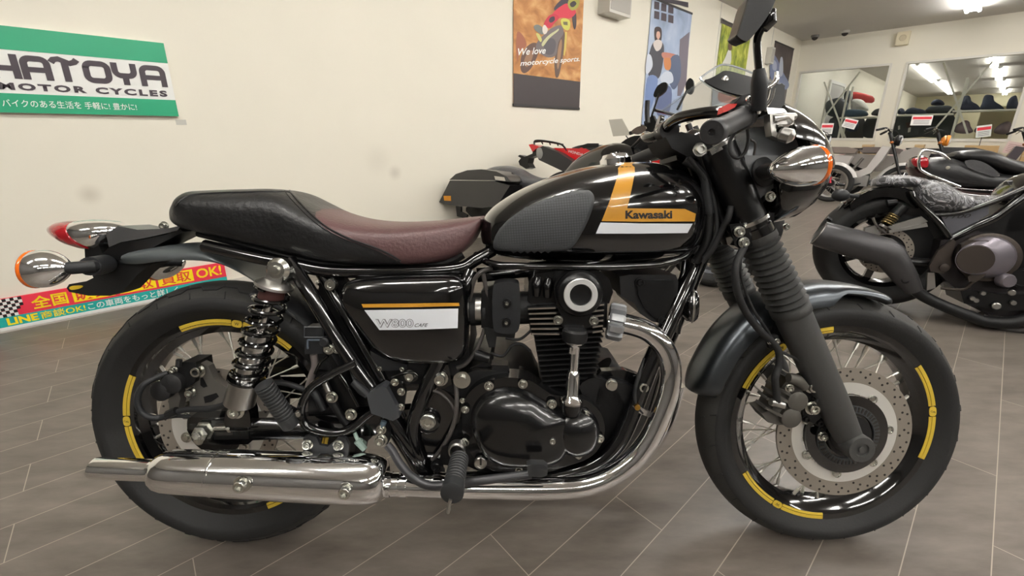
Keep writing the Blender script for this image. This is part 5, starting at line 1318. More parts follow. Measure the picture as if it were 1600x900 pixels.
def poster(label, pxl, pxr, ytop, ybot, m):
    """pixel columns at mid height, top / bottom rows measured at the left edge"""
    x0, x1 = wl(*pxl)[0], wl(*pxr)[0]; zt = wl(*ytop)[1]; zb = wl(*ybot)[1]
    S = Wall(mL, RL_, 'hanging_poster', label, 'poster', (x0 + x1) / 2, zb)
    S.box('print', x0, x1, zb, zt, -.012, .004, m)
    S.box('hem_rail', x0 - .004, x1 + .004, zb - .012, zb + .012, -.018, .014, ROD, None, .003)
    S.box('top_rail', x0 - .004, x1 + .004, zt - .012, zt + .012, -.018, .014, ROD, None, .003)
    S.map = lambda u, v: (x0 + (x1 - x0) * u, zb + (zt - zb) * v)
    S.pp = lambda px, py: wl(px, py)
    return S
def fig(S, name, pix_pts, c, y=-.0135, sm=4, m=None):
    q = cs([S.pp(*p) for p in pix_pts], sm, True) if sm else [S.pp(*p) for p in pix_pts]
    return S.poly(name, q, y, .001, m or fm(c))
# 1: dirt track
S = poster('tall brown motocross poster with white slogan, leftmost of the hanging posters', (801, 90), (907, 90), (800, -60), (804, 164), pmat('dirt_print', ((146, 92, 48), (186, 128, 70), (214, 168, 112)), 5, (1, 1, 1.6)))
x0, x1 = S.map(0, 0)[0], S.map(1, 0)[0]; zb = S.z
zh = (wl(803, 115)[1] + wl(906, 128)[1]) / 2
S.box('dark_hem', x0, x1, zb, zh, -.0132, .002, POSTD)
zz = lambda pts: [(795 + x * .2, y * .2) for x, y in pts]
fig(S, 'rear_wheel', zz([(84, 500), (96, 420), (140, 360), (190, 335), (230, 360), (215, 440), (170, 530), (120, 572), (90, 555)]), (96, 70, 60), -.0136)
fig(S, 'rear_rim', zz([(110, 490), (130, 430), (165, 395), (185, 410), (170, 470), (135, 525)]), (150, 112, 84), -.0138)
fig(S, 'front_wheel', zz([(352, 560), (350, 470), (372, 330), (396, 250), (424, 250), (430, 320), (410, 470), (384, 590), (362, 606)]), (94, 74, 64), -.0137)
fig(S, 'front_rim', zz([(368, 500), (376, 390), (398, 310), (408, 340), (396, 450), (378, 540)]), (158, 120, 90), -.0139)
fig(S, 'dust_shadow', zz([(60, 250), (110, 290), (130, 360), (80, 400), (60, 480), (50, 380)]), (156, 92, 66), -.0135)
fig(S, 'machine_frame', zz([(215, 330), (270, 270), (330, 220), (400, 200), (420, 260), (380, 330), (360, 430), (300, 450), (240, 420), (205, 380)]), (112, 102, 104), -.014)
fig(S, 'engine_shape', zz([(270, 330), (330, 300), (360, 340), (340, 420), (280, 420)]), (84, 80, 84), -.0142)
fig(S, 'fork_shape', zz([(432, 250), (448, 250), (440, 380), (428, 440), (420, 430)]), (206, 186, 96), -.0142, 0)
fig(S, 'dark_jacket', zz([(345, 70), (380, 20), (440, -20), (470, 10), (420, 60), (370, 90)]), (64, 56, 70), -.0142)
fig(S, 'red_jersey', zz([(340, 100), (400, 50), (450, 30), (500, 70), (515, 105), (470, 145), (410, 140), (370, 150), (335, 140)]), (206, 54, 74), -.0143)
fig(S, 'red_trousers', zz([(300, 130), (350, 110), (385, 140), (350, 180), (318, 220), (286, 215), (266, 190)]), (190, 42, 64), -.0144)
fig(S, 'trouser_panel', zz([(315, 140), (345, 130), (350, 160), (322, 180), (305, 165)]), (60, 44, 62), -.0146)
fig(S, 'right_arm', zz([(488, 120), (515, 100), (520, 190), (508, 232), (494, 200)]), (58, 50, 58), -.0142)
fig(S, 'helmet', zz([(452, 30), (470, -10), (520, -20), (545, 10), (530, 60), (490, 85), (462, 65)]), (158, 156, 70), -.0146)
fig(S, 'visor', zz([(470, 30), (500, 10), (520, 30), (500, 55), (478, 55)]), (54, 48, 52), -.0148)
fig(S, 'number_plate', zz([(398, 160), (430, 145), (468, 165), (470, 215), (450, 240), (412, 215)]), (206, 204, 96), -.0147)
fig(S, 'plate_digits', zz([(415, 172), (450, 172), (452, 200), (420, 196)]), (110, 104, 70), -.0149, 0)
fig(S, 'knee_guard', zz([(256, 215), (272, 196), (294, 225), (290, 255), (270, 270), (256, 250)]), (224, 216, 206), -.0148)
fig(S, 'boot', zz([(188, 205), (220, 195), (256, 220), (262, 270), (230, 262), (196, 235)]), (112, 116, 112), -.0146)
fig(S, 'boot_flash', zz([(205, 262), (230, 270), (250, 310), (240, 330), (218, 300)]), (204, 200, 120), -.0147)
fig(S, 'frame_flash', zz([(250, 340), (300, 280), (360, 240), (380, 225), (376, 245), (310, 300), (262, 362)]), (196, 196, 150), -.0146)
for (t, pa, pb_, ht) in (('We love', (807.5, 87), (851, 84), 11), ('motorcycle sports.', (811, 106), (904, 98), 11)):
    xa, za = wl(*pa); xb, zb2 = wl(*pb_); hz = wl(pa[0], pa[1] - ht)[1] - za
    S.text('poster_lettering', t, xa, xb, za, za + hz, -.0148, SWHT, .015, .25, None, zb2 - za)
# 2: woman beside parked motorcycles in front of a blue-grey building
S = poster('pale blue poster of a woman in a scarf standing beside motorcycles', (1010, 90), (1073, 90), (1018, -3), (1003, 196), pmat('facade_print', ((138, 152, 178), (160, 176, 204), (186, 198, 216)), 3, (1, 1, 1)))
fig(S, 'dark_top', [(1018, -6), (1074, 4), (1074, 12), (1060, 8), (1018, 0)], (66, 60, 68), -.0136, 0)
for i in range(3):
    for j in range(2): 
        xx = 1021 + i * 11; yy = 2 + i * 3 + j * 15
        fig(S, 'window_pane_print', [(xx, yy), (xx + 8, yy + 2), (xx + 7.5, yy + 14), (xx - .5, yy + 12)], (72, 62, 70), -.0136, 0)
fig(S, 'doorway', [(1061, 62), (1076, 50), (1071, 130), (1062, 150), (1057, 150)], (112, 104, 116), -.0136, 0)
fig(S, 'hair', [(1021, 46), (1026, 42), (1032, 46), (1032, 62), (1028, 66), (1022, 64)], (54, 38, 40), -.0139)
fig(S, 'face', [(1025, 50), (1029, 50), (1030, 57), (1027, 62), (1024, 57)], (216, 170, 150), -.0143)
fig(S, 'coat', [(1014, 80), (1020, 66), (1030, 64), (1036, 74), (1034, 100), (1028, 122), (1014, 122), (1010, 100)], (62, 62, 72), -.0138)
fig(S, 'scarf', [(1019, 68), (1026, 62), (1033, 66), (1031, 76), (1024, 80)], (216, 206, 200), -.0144)
fig(S, 'jeans', [(1010, 122), (1026, 122), (1022, 150), (1014, 172), (1006, 172)], (110, 132, 178), -.0139)
fig(S, 'saddle', [(1034, 82), (1056, 86), (1056, 94), (1036, 92)], (186, 120, 104), -.0139)
fig(S, 'orange_case', [(1036, 92), (1046, 92), (1046, 108), (1038, 108)], (196, 124, 70), -.0141)
fig(S, 'machine_body', [(1046, 92), (1060, 88), (1062, 120), (1052, 140), (1044, 126)], (84, 96, 124), -.014)
fig(S, 'white_tank', [(1030, 122), (1038, 112), (1048, 114), (1050, 128), (1036, 132)], (200, 208, 222), -.0142)
fig(S, 'front_wheel', [(1022, 140), (1034, 132), (1048, 140), (1044, 176), (1026, 180)], (92, 104, 140), -.0137)
fig(S, 'white_sleeve', [(1010, 86), (1016, 88), (1018, 104), (1010, 116), (1007, 108)], (206, 212, 224), -.0145)
# 3: sunlit trees
S = poster('green and yellow poster of a pale figure under sunlit trees', (1119, 105), (1164, 110), (1126, 31), (1111, 178), pmat('foliage_print', ((86, 104, 34), (150, 160, 44), (206, 206, 104)), 9, (1, 1, .6)))
fig(S, 'dark_top', [(1126, 28), (1149, 41), (1149, 47), (1125, 36)], (78, 72, 70), -.0136, 0)
fig(S, 'figure_dress', [(1137, 78), (1141, 80), (1140, 100), (1127, 102), (1132, 90)], (206, 206, 200), -.014)
fig(S, 'figure_head', [(1137, 68), (1142, 68), (1142, 78), (1137, 78)], (98, 74, 58), -.0141)
fig(S, 'grey_ground', [(1113, 130), (1162, 140), (1160, 176), (1110, 170)], (150, 156, 160), -.0136, 0)
fig(S, 'red_machine', [(1125, 140), (1148, 142), (1146, 160), (1122, 158)], (150, 110, 100), -.0139)
# 4: dark poster near the corner
S = poster('dark brown poster with a blue-grey motorcycle, hanging nearest the far corner', (1205, 100), (1234, 110), (1209, 64), (1199, 158), pmat('dark_print', ((58, 50, 52), (70, 60, 60), (84, 74, 72)), 3))
fig(S, 'blue_shape', [(1203, 82), (1212, 90), (1222, 112), (1232, 132), (1224, 140), (1204, 124), (1202, 100)], (112, 122, 156), -.0137)
fig(S, 'pale_shape', [(1206, 94), (1212, 98), (1212, 110), (1206, 108)], (160, 168, 190), -.0139)
fig(S, 'chrome_shape', [(1218, 92), (1222, 92), (1222, 116), (1216, 118)], (176, 182, 196), -.0139)

# ------------------------------------------------------------------ wall speakers, cameras, papers
SPK = mat('speaker_plastic', (196, 194, 186), .4); SPKD = mat('speaker_grille', (168, 164, 156), .6)
def speaker(pxl, pxr, top, bot, label, dep=.14, cloth=SPKD):
    x0, x1 = wl(*pxl)[0], wl(*pxr)[0]; zt, zb = wl(*top)[1], wl(*bot)[1]
    S = Wall(mL, RL_, 'wall_speaker', label, 'speaker', (x0 + x1) / 2, zb)
    S.box('cabinet', x0, x1, zb, zt, -dep, dep, SPK, None, .012); S.box('grille', x0 + .02, x1 - .02, zb + .03, zt - .03, -dep - .004, .006, cloth, None, .003)
speaker((934, 10), (968, 12), (934, -60), (932, 22), 'grey box speaker high on the wall to the right of the motocross poster', .16)
speaker((1196, 90), (1201, 90), (1198, 74), (1195, 100), 'small pale wall speaker between the tree poster and the dark poster', .10)
q0, q1 = fB.P(1402, 60), fB.P(1422, 60); zt, zb = fB.P(1410, 51).z, fB.P(1410, 71).z
S = Wall(mB, RB_, 'wall_speaker', 'cream wall speaker with a round grille above the wide pillar between the windows', 'speaker', (q0.x + q1.x) / 2, zb)
S.box('cabinet', q0.x, q1.x, zb, zt, -.11, .11, mat('cream_plastic', (226, 216, 188), .45), None, .01)
b = bm_(); lathe(b, [(.055, 0), (.055, .006), (.048, .006), (.045, .002), (0, .003)], (0, -.11, (zt - zb) * .52), (0, -1, 0), 28); obj('round_grille', b, mat('cream_grille', (204, 192, 164), .5), S.t)
for (px, py, lab) in ((1274, 57, 'small dark dome camera on the ceiling near the far corner'), (1321, 50, 'small white dome camera on the ceiling above the left window')):
    q = at_z(px, py - 2, CEIL); t = thing('dome_camera', lab, 'camera', (q.x, q.y, CEIL))
    b = bm_(); lathe(b, [(.075, 0), (.075, -.03), (.06, -.045)], (0, 0, 0), (0, 0, 1), 24); obj('base', b, SPK if 'white' in lab else mat('grey_dome_base', (120, 116, 112), .4), t)
    b = bm_(); lathe(b, [(.06, -.04), (.05, -.07), (.03, -.09), (0, -.1)], (0, 0, 0), (0, 0, 1), 20); obj('dome', b, mat('smoked_dome', (60, 56, 54), .2), t)
# ------------------------------------------------------------------ other motorcycles
class Bike:
    def __init__(s, label, foot, heading, lean=.12, name='motorcycle', group=None):
        """foot = pixel where a wheel meets the floor, heading = degrees right of straight ahead"""
        w = at_z(*foot, 0); r = math.radians(90 - heading)
        s.loc = (w.x, w.y, 0); s.rot = (-lean, 0, r)
        s.t = thing(name, label, 'motorcycle', s.loc, s.rot, group)
        from mathutils import Euler
        m = Matrix.Translation(V(s.loc)) @ Euler(s.rot, 'XYZ').to_matrix().to_4x4()
        s.f = Frame(m); s.P = s.f.P; s.Q = s.f.Q
    def O(s, n, b, m, par=None, **k): return obj(n, b, m, par or s.t, **k)
    def tb(s, n, pts, r, m, y=0., k=5, par=None, nn=10):
        b = bm_(); tube(b, s.Q(pts, y), r, nn, True, k); return s.O(n, b, m, par)
    def pr(s, n, pts, y, th, m, bev=.006, par=None, sm=0):
        b = bm_(); q = cs(pts, sm, True) if sm else pts; prism(b, s.Q(q, y), (0, th, 0), bev); return s.O(n, b, m, par)
    def dm(s, n, pts, y, h, m, p=2.2, sm=4, par=None, skirt=.02, rings=8):
        b = bm_(); q = cs(pts, sm, True) if sm else pts; dome(b, s.Q(q, y), (0, -1, 0), h, p, rings, skirt); return s.O(n, b, m, par)
    def both(s, n, pts, hw, h, m, p=2.2, sm=4, par=None, rings=8):
        """bulged body symmetrical about the centre plane, outline taken at the near shoulder"""
        b = bm_(); q = cs(pts, sm, True) if sm else pts; q = s.Q(q, -hw * .6); c = sum(q, V()) / len(q)
        R = []
        for sg in (-1, 1):
            rr = []
            for i in range(rings):
                f = i / (rings - 1) * .97; z = hw + h * (1 - (1 - min(1, f)) ** p) ** (1 / p)
                rr.append([V(((c + (v - c) * (1 - f)).x, sg * z, (c + (v - c) * (1 - f)).z)) for v in q])
            R = (list(reversed(rr)) + R) if sg < 0 else R + rr
        loft(b, R); return s.O(n, b, m, par, ang=1.)
    def loft_px(s, n, st, m, e=2.4, par=None, k=4, nn=28):
        """st = [(px, top, bottom, half width)]"""
        R = []
        for px, t, bo, w in cs(st, k):
            A = s.P(px, t, -w * .4); B_ = s.P(px, bo, -w * .8); R.append(sup_ring(A.x, A.z, B_.x, B_.z, w, nn, e))
        b = bm_(); loft(b, R); return s.O(n, b, m, par, ang=1.)
    def wheel(s, c, R, w, rim, y=0., spokes=0, nm='wheel', tm=None, rm=None, disc=0.):
        c = V(c)
        b = bm_(); lathe_y(b, tyre_prof(R, w, rim, w * .32), c, 64, closed=True); t = s.O(nm + '_tyre', b, tm or RUB, ang=1.2)
        b = bm_(); lathe_y(b, [(rim + .001, -w * .34), (rim - .02, -w * .3), (rim - .035, -w * .1), (rim - .035, w * .1), (rim - .02, w * .3), (rim + .001, w * .34)], c, 64, closed=True)
        r = s.O(nm + '_rim', b, rm or GLOSS, ang=.6)
        b = bm_(); lathe_y(b, [(0, -.06), (.05, -.06), (.05, .06), (0, .06)], c, 24); s.O(nm + '_hub', b, SATIN, r)
        if spokes > 0:
            for i in range(spokes):
                a = 2 * PI * i / spokes; e = V((math.cos(a), 0, math.sin(a)))
                b = bm_(); beam(b, c + e * .03, c + e * (rim - .03), .03, .035, (0, 1, 0), .005); s.O('spoke', b, rm or GLOSS, r)
        elif spokes < 0:
            for i in range(-spokes):
                a = 2 * PI * i / -spokes; e = V((math.cos(a), 0, math.sin(a))); e2 = V((math.cos(a + .8), 0, math.sin(a + .8))); sg = 1 if i % 2 else -1
                b = bm_(); tube(b, [c + e2 * .04 + V((0, sg * .04, 0)), c + e * (rim - .03)], .0028, 5); s.O('spoke', b, CHROMS, r)
        if disc:
            b = bm_(); lathe_y(b, [(disc, -.07), (disc * .72, -.07), (disc * .72, -.065), (disc, -.065)], c, 48, closed=True)
            for i in range(24):
                a = 2 * PI * i / 24
                for q in (.8, .92): lathe(b, [(.004, 0), (.004, .001)], c + V((disc * q * math.cos(a + q * 3), -.0705, disc * q * math.sin(a + q * 3))), (0, 1, 0), 6, mi=1)
            s.O('brake_disc', b, [DISCM, HOLE], r, ang=.4)
        return t
CLEARP = mat('clear_wrap', (225, 226, 228), .12, alpha=.34, bump=(30, 1.), bdist=.05, coat=1., var=.0)
def wrapmat():
    m = bpy.data.materials.new('crinkled_clear_wrap'); m.use_nodes = True; nt = m.node_tree; bs = nt.nodes['Principled BSDF']
    bs.inputs['Base Color'].default_value = lin((214, 214, 218)); bs.inputs['Roughness'].default_value = .12
    tc = nt.nodes.new('ShaderNodeTexCoord'); n = nt.nodes.new('ShaderNodeTexNoise'); n.inputs['Scale'].default_value = 7; n.inputs['Detail'].default_value = 5; n.inputs['Distortion'].default_value = 3.2
    nt.links.new(tc.outputs['Object'], n.inputs['Vector'])
    r = nt.nodes.new('ShaderNodeValToRGB'); e = r.color_ramp.elements; e[0].position = .42; e[0].color = (.06, .06, .06, 1); e[1].position = .72; e[1].color = (.9, .9, .9, 1)  # streaky opacity paints the white glints of the creased film
    q = e.new(.5); q.color = (.55, .55, .55, 1); q2 = e.new(.56); q2.color = (.1, .1, .1, 1)
    nt.links.new(n.outputs['Fac'], r.inputs['Fac']); nt.links.new(r.outputs['Color'], bs.inputs['Alpha'])
    bp = nt.nodes.new('ShaderNodeBump'); bp.inputs['Strength'].default_value = 1; bp.inputs['Distance'].default_value = .03; nt.links.new(n.outputs['Fac'], bp.inputs['Height']); nt.links.new(bp.outputs['Normal'], bs.inputs['Normal'])
    return m
CLEARP = wrapmat()
GREYP = mat('satin_grey_panel', (88, 88, 94), .36, metal=.3)
GUN = mat('gunmetal_muffler', (66, 65, 66), .4, metal=.5, bump=(400, .05))
BRONZ = mat('bronze_cover', (68, 61, 56), .4, metal=.6)
PALEC = mat('pale_engine_cover', (122, 117, 124), .35, metal=.6)
MAROON = mat('dark_maroon_paint', (48, 26, 26), .15, coat=1.)
VINYL = mat('vinyl_seat', (40, 40, 41), .34, bump=(120, .2))


def front_half(B, tankm, x0, z0):
    """tank nose, neck and down tubes that join the body to the fork outside the picture"""
    b = bm_(); R = []
    for x, zt, zb, w in ((x0, z0, z0 - .14, .13), (x0 + .14, z0 + .07, z0 - .14, .15), (x0 + .3, z0 + .10, z0 - .10, .14), (x0 + .42, z0 + .08, z0 - .03, .10), (x0 + .47, z0 + .04, z0, .05)): R.append(sup_ring(x, zt, x, zb, w, 24, 2.4))
    loft(b, R); B.O('tank_nose', b, tankm, ang=1.)
    b = bm_(); tube(b, [V((x0 - .1, 0, z0 - .1)), V((1.1, 0, .90)), V((1.16, 0, .94))], .03, 12); tube(b, [V((1.14, 0, .98)), V((1.24, 0, .78))], .04, 14); B.O('neck_tube', b, SATIN)
    for yy in (-.12, .12):
        b = bm_(); tube(b, [V((1.16, yy * .3, .86)), V((1.02, yy, .5)), V((.9, yy, .2)), V((.5, yy, .16))], .02, 10, True, 4); B.O('down_tube', b, GLOSS)
    b = bm_(); prism(b, [V((x, -.15, z)) for x, z in ((.4, .2), (.9, .2), (.98, .4), (.9, .66), (.45, .66))], (0, .3, 0), .03); B.O('engine_front', b, SATIN)

# ---- black cruiser at the right edge, silver side panel with 1100 on it
C = Bike('black cruiser with grey upswept muffler and plastic wrapped seat at the right edge', (1358, 474), 116, .10)
wc = V((0, 0, .335))
C.wheel(wc, .335, .17, .215, nm='rear_wheel', spokes=7, disc=.13)
# long front end out of the frame: front wheel so that the machine is whole
C.wheel((1.5, 0, .33), .33, .13, .225, nm='front_wheel', spokes=7, disc=.15)
C.loft_px('rear_fender', [(1318, 312, 330, .07), (1340, 302, 316, .09), (1370, 293, 302, .10), (1400, 292, 300, .10), (1425, 296, 312, .10), (1445, 306, 330, .10)], GLOSS, 2.6)
C.pr('fender_side', cs([(1330, 318), (1345, 304), (1370, 295), (1400, 293), (1424, 300), (1440, 318), (1430, 326), (1412, 314), (1390, 308), (1365, 310), (1342, 322), (1330, 330)], 2, True), -.11, .02, GLOSS)
C.pr('tail_bracket', [(1300, 340), (1318, 318), (1332, 316), (1350, 330), (1330, 346), (1312, 350), (1298, 345)], -.04, .08, SATIN)
b = bm_(); q = C.P(1313, 305, -.16); lathe(b, [(.0, -.045), (.022, -.036), (.034, -.015), (.036, .005), (.028, .03), (.016, .045)], q, C.P(1340, 306, -.12) - q, 20); tube(b, C.Q([(1320, 305, -.15), (1340, 307, -.1), (1360, 312, -.05)]), .012, 10); C.O('turn_signal', b, PLAST)
b = bm_(); tube(b, C.Q([(1292, 340, -.05), (1296, 342, -.05), (1300, 346, -.05)]), .012, 8); C.O('plate_light', b, SATIN)
# muffler: drum, then the downpipe collector
b = bm_()
def obl(p, ax, rx, rz):
    _, u, w = axes(ax); return [p + u * rx * math.cos(2 * PI * j / 28) + w * rz * math.sin(2 * PI * j / 28) for j in range(28)]
m0, m1, m2, m3, m4 = C.P(1279, 364, -.24), C.P(1283, 366, -.24), C.P(1383, 394, -.24), C.P(1394, 402, -.24), C.P(1428, 454, -.22)
loft(b, [obl(m0, m1 - m0, .04, .05), obl(m0, m1 - m0, .058, .07), obl(m1, m2 - m1, .062, .074), obl(m1.lerp(m2, .5), m2 - m1, .064, .078), obl(m2, m2 - m1, .064, .078), obl(m3, m4 - m1, .064, .076), obl(m3.lerp(m4, .6), m4 - m3, .05, .056), obl(m4, m4 - m3, .036, .04)])
MF = C.O('muffler', b, GUN, ang=.8)
b = bm_(); loft(b, [obl(m0 + (m0 - m1) * .3, m1 - m0, .06, .072), obl(m0, m1 - m0, .0605, .0725), obl(m0, m1 - m0, .05, .062), obl(m0 + (m0 - m1) * .3, m1 - m0, .05, .062)], caps=False); C.O('muffler_end_ring', b, ALU, MF)
b = bm_(); lathe(b, [(.018, 0), (.018, .004), (.011, .004), (.010, .001), (0, .001)], C.P(1414, 438, -.272), (0, -1, 0), 20); C.O('shield_screw', b, SATIN, MF)
C.tb('exhaust_pipe', [(1426, 450, -.20), (1442, 462, -.19), (1470, 476, -.19), (1510, 492, -.19), (1545, 503, -.19), (1600, 500, -.19), (1660, 470, -.19)], .030, MATT)
C.tb('lower_pipe', [(1530, 492, -.14), (1560, 512, -.14), (1600, 516, -.14), (1660, 500, -.14)], .028, mat('burnt_pipe', (44, 40, 38), .5, metal=.4))
# shocks, swingarm
for yy in (-.13, .13):
    A, D_ = C.P(1412, 322, -.13), C.P(1382, 352, -.13); A.y = D_.y = yy
    b = bm_(); tube(b, [A, A.lerp(D_, .45)], [.028, .03], 16); sh = C.O('shock_absorber', b, SATIN)
    b = bm_(); _, u, w = axes(D_ - A); pts = []
    for i in range(100): a = 2 * PI * 5 * i / 100; pts.append(A.lerp(D_, .42 + .5 * i / 100) + (u * math.cos(a) + w * math.sin(a)) * .024)
    tube(b, pts, .005, 6); C.O('coil_spring', b, mat('brass_spring', (120, 104, 66), .4, metal=.8), sh)
    b = bm_(); tube(b, [D_, D_ + (D_ - A) * .1], .022, 12); C.O('shock_foot', b, ALU, sh)
C.tb('shock_can', [(1386, 318, -.10), (1400, 316, -.10)], .022, SATIN)
C.pr('rear_caliper', [(1352, 356), (1368, 352), (1376, 366), (1362, 374), (1350, 368)], -.1, .04, ALU)
C.tb('swingarm', [(1350, 404, -.12), (1400, 408, -.13), (1470, 412, -.13)], .026, SATIN)
C.pr('swingarm_link', [(1386, 354), (1440, 338), (1450, 346), (1398, 362)], -.125, .02, ALU, .003)
C.pr('swingarm_brace', [(1388, 360), (1448, 348), (1450, 354), (1390, 364)], -.127, .02, ALU, .003)
C.tb('tank_strut', [(1364, 340, -.1), (1370, 352, -.1), (1384, 364, -.1)], .007, ALU)
# frame
C.tb('rear_frame', [(1425, 300, -.13), (1432, 312, -.14), (1460, 340, -.15), (1484, 372, -.15)], .016, GLOSS)
C.tb('seat_rail', [(1450, 336, -.14), (1500, 332, -.14), (1560, 312, -.14), (1610, 290, -.13)], .013, GLOSS)
C.tb('frame_diagonal', [(1484, 374, -.14), (1520, 356, -.14), (1555, 340, -.14), (1585, 318, -.14), (1625, 290, -.13)], .021, GLOSS)
C.pr('side_panel', [(1470, 338), (1500, 332), (1545, 322), (1545, 334), (1520, 350), (1488, 370)], -.135, .03, GREYP, .004)
b = text_bm('1100', .01, .2); q_ = quad_map(C.Q([(1476, 342, -.138), (1516, 340, -.138), (1518, 334, -.138), (1480, 336, -.138)]))
for v in b.verts: v.co = q_(v.co.x, v.co.y)
C.O('panel_lettering', b, BLKT, smooth=False)
C.pr('inner_panel', [(1400, 330), (1440, 330), (1486, 374), (1500, 420), (1470, 440), (1410, 420), (1392, 370)], -.06, .12, MATT)
C.pr('inner_fender', [(1334, 332), (1366, 312), (1410, 305), (1440, 326), (1440, 424), (1402, 424), (1392, 388), (1366, 356)], .03, .05, MATT)
C.pr('engine_block', [(1470, 376), (1500, 366), (1560, 352), (1660, 340), (1660, 500), (1600, 500), (1540, 490), (1480, 440), (1460, 420)], -.15, .30, mat('dark_engine', (38, 34, 35), .42, metal=.3), .012)
C.pr('upper_cover', [(1520, 352), (1580, 330), (1640, 310), (1640, 352), (1560, 366), (1530, 362)], -.15, .02, SATIN)
cen = lambda p, r: [p + V((r * math.cos(2 * PI * j / 36), 0, r * math.sin(2 * PI * j / 36))) for j in range(36)]
q0, q1, q2, q3 = C.P(1543, 402, -.17), C.P(1541, 402.5, -.21), C.P(1527, 405, -.24), C.P(1524, 405.5, -.248)
b = bm_(); loft(b, [cen(q0, .112), cen(q1, .104), cen(q2, .083), cen(q3, .076)]); EC1 = C.O('clutch_cover', b, PALEC, ang=.5)
b = bm_(); loft(b, [cen(q3, .073), cen(q3 + V((0, -.004, 0)), .071)]); C.O('cover_plate', b, BRONZ, EC1, ang=.5)
b = bm_(); lathe(b, [(.125, -.02), (.125, .008), (.113, .012)], C.P(1543, 402, -.17), (0, -1, 0), 40); C.O('cover_rim', b, BRONZ, EC1, ang=.7)
C.pr('cover_shroud', [(1502, 382), (1516, 376), (1545, 376), (1546, 384), (1520, 390), (1502, 394)], -.23, .03, BRONZ)
C.pr('footrest_bracket', [(1452, 416), (1466, 392), (1490, 374), (1494, 378), (1486, 402), (1486, 418), (1474, 428), (1454, 424)], -.21, .02, BRONZ)
b = bm_(); lathe(b, [(.02, 0), (.02, .008), (.012, .010), (0, .010)], C.P(1475, 418, -.212), (0, -1, 0), 20); C.O('bracket_bolt', b, BRONZ)
C.pr('stand_link', [(1450, 426), (1460, 426), (1462, 450), (1448, 454)], -.17, .02, ALU)
C.tb('brake_rod', [(1470, 450, -.18), (1505, 452, -.19), (1520, 440, -.2), (1540, 430, -.21)], .008, BRONZ)
C.pr('brake_pedal', [(1512, 432), (1530, 422), (1543, 424), (1540, 430), (1526, 440), (1514, 440)], -.24, .03, BRONZ)
b = bm_(); lathe(b, [(.036, 0), (.036, .03), (.030, .04), (0, .044)], C.P(1566, 437, -.19), (.3, -1, 0), 24); C.O('water_pump', b, PALEC, ang=.8)
b = bm_(); lathe(b, [(.05, 0), (.05, .01), (.04, .01), (.038, .004), (0, .004)], C.P(1598, 434, -.17), (0, -1, 0), 24); C.O('right_cover', b, SATIN, ang=.6)
for (px, py, r_) in ((1518, 466, .010), (1524, 469, .010), (1535, 458, .009), (1556, 478, .014), (1582, 473, .010), (1580, 457, .012)):
    b = bm_(); lathe(b, [(r_ * 1.3, 0), (r_ * 1.3, .008), (r_, .012), (0, .012)], C.P(px, py, -.2), (0, -1, 0), 12); C.O('engine_bolt', b, ALU)
C.pr('belly_pan', [(1500, 452), (1560, 460), (1640, 460), (1640, 484), (1560, 486), (1506, 474)], -.19, .2, SATIN)
C.tb('centre_leg', [(1534, 504, -.1), (1548, 512, -.1), (1556, 526, -.1), (1566, 531, -.1)], .009, SATIN)
# seats under clear wrapping
C.loft_px('pillion_seat', [(1366, 284, 290, .04), (1374, 278, 291, .08), (1400, 275, 292, .10), (1430, 277, 292, .10), (1450, 283, 292, .07), (1456, 287, 291, .03)], VINYL)
C.loft_px('pillion_wrap', [(1364, 282, 291, .05), (1373, 276, 292, .09), (1400, 272.5, 293, .11), (1430, 275, 293, .11), (1452, 281, 293, .08), (1460, 287, 292, .03)], CLEARP)
C.loft_px('rider_seat', [(1430, 290, 312, .07), (1436, 285, 326, .12), (1450, 283, 332, .15), (1475, 286, 333, .16), (1500, 300, 332, .15), (1525, 308, 326, .12), (1550, 308, 318, .09), (1562, 309, 314, .05)], VINYL)
C.loft_px('seat_wrap', [(1428, 289, 314, .08), (1434, 282, 328, .13), (1450, 280, 334, .165), (1476, 283.5, 335, .17), (1500, 298, 334, .16), (1526, 305, 328, .13), (1552, 305, 320, .10), (1566, 306, 314, .05)], CLEARP)
C.loft_px('fuel_tank', [(1560, 306, 318, .06), (1580, 290, 324, .12), (1610, 272, 324, .15), (1660, 262, 320, .15), (1700, 280, 310, .1)], GLOSS)
# handlebar and fork outside the frame keep it a whole machine
b = bm_(); tube(b, [V((1.5, -.1, .33)), V((1.18, -.1, .95))], .03, 12); tube(b, [V((1.5, .1, .33)), V((1.18, .1, .95))], .03, 12); C.O('front_fork', b, SATIN)
b = bm_(); tube(b, [V((.95, -.4, 1.02)), V((1.1, -.2, 1.06)), V((1.16, 0, 1.0)), V((1.1, .2, 1.06)), V((.95, .4, 1.02))], .012, 10, True, 4); C.O('handlebar', b, GLOSS)
b = bm_(); sphere(b, (1.33, 0, .82), .1, 20, (.8, 1, 1)); C.O('headlight', b, GLOSS)

front_half(C, GLOSS, .56, .82)

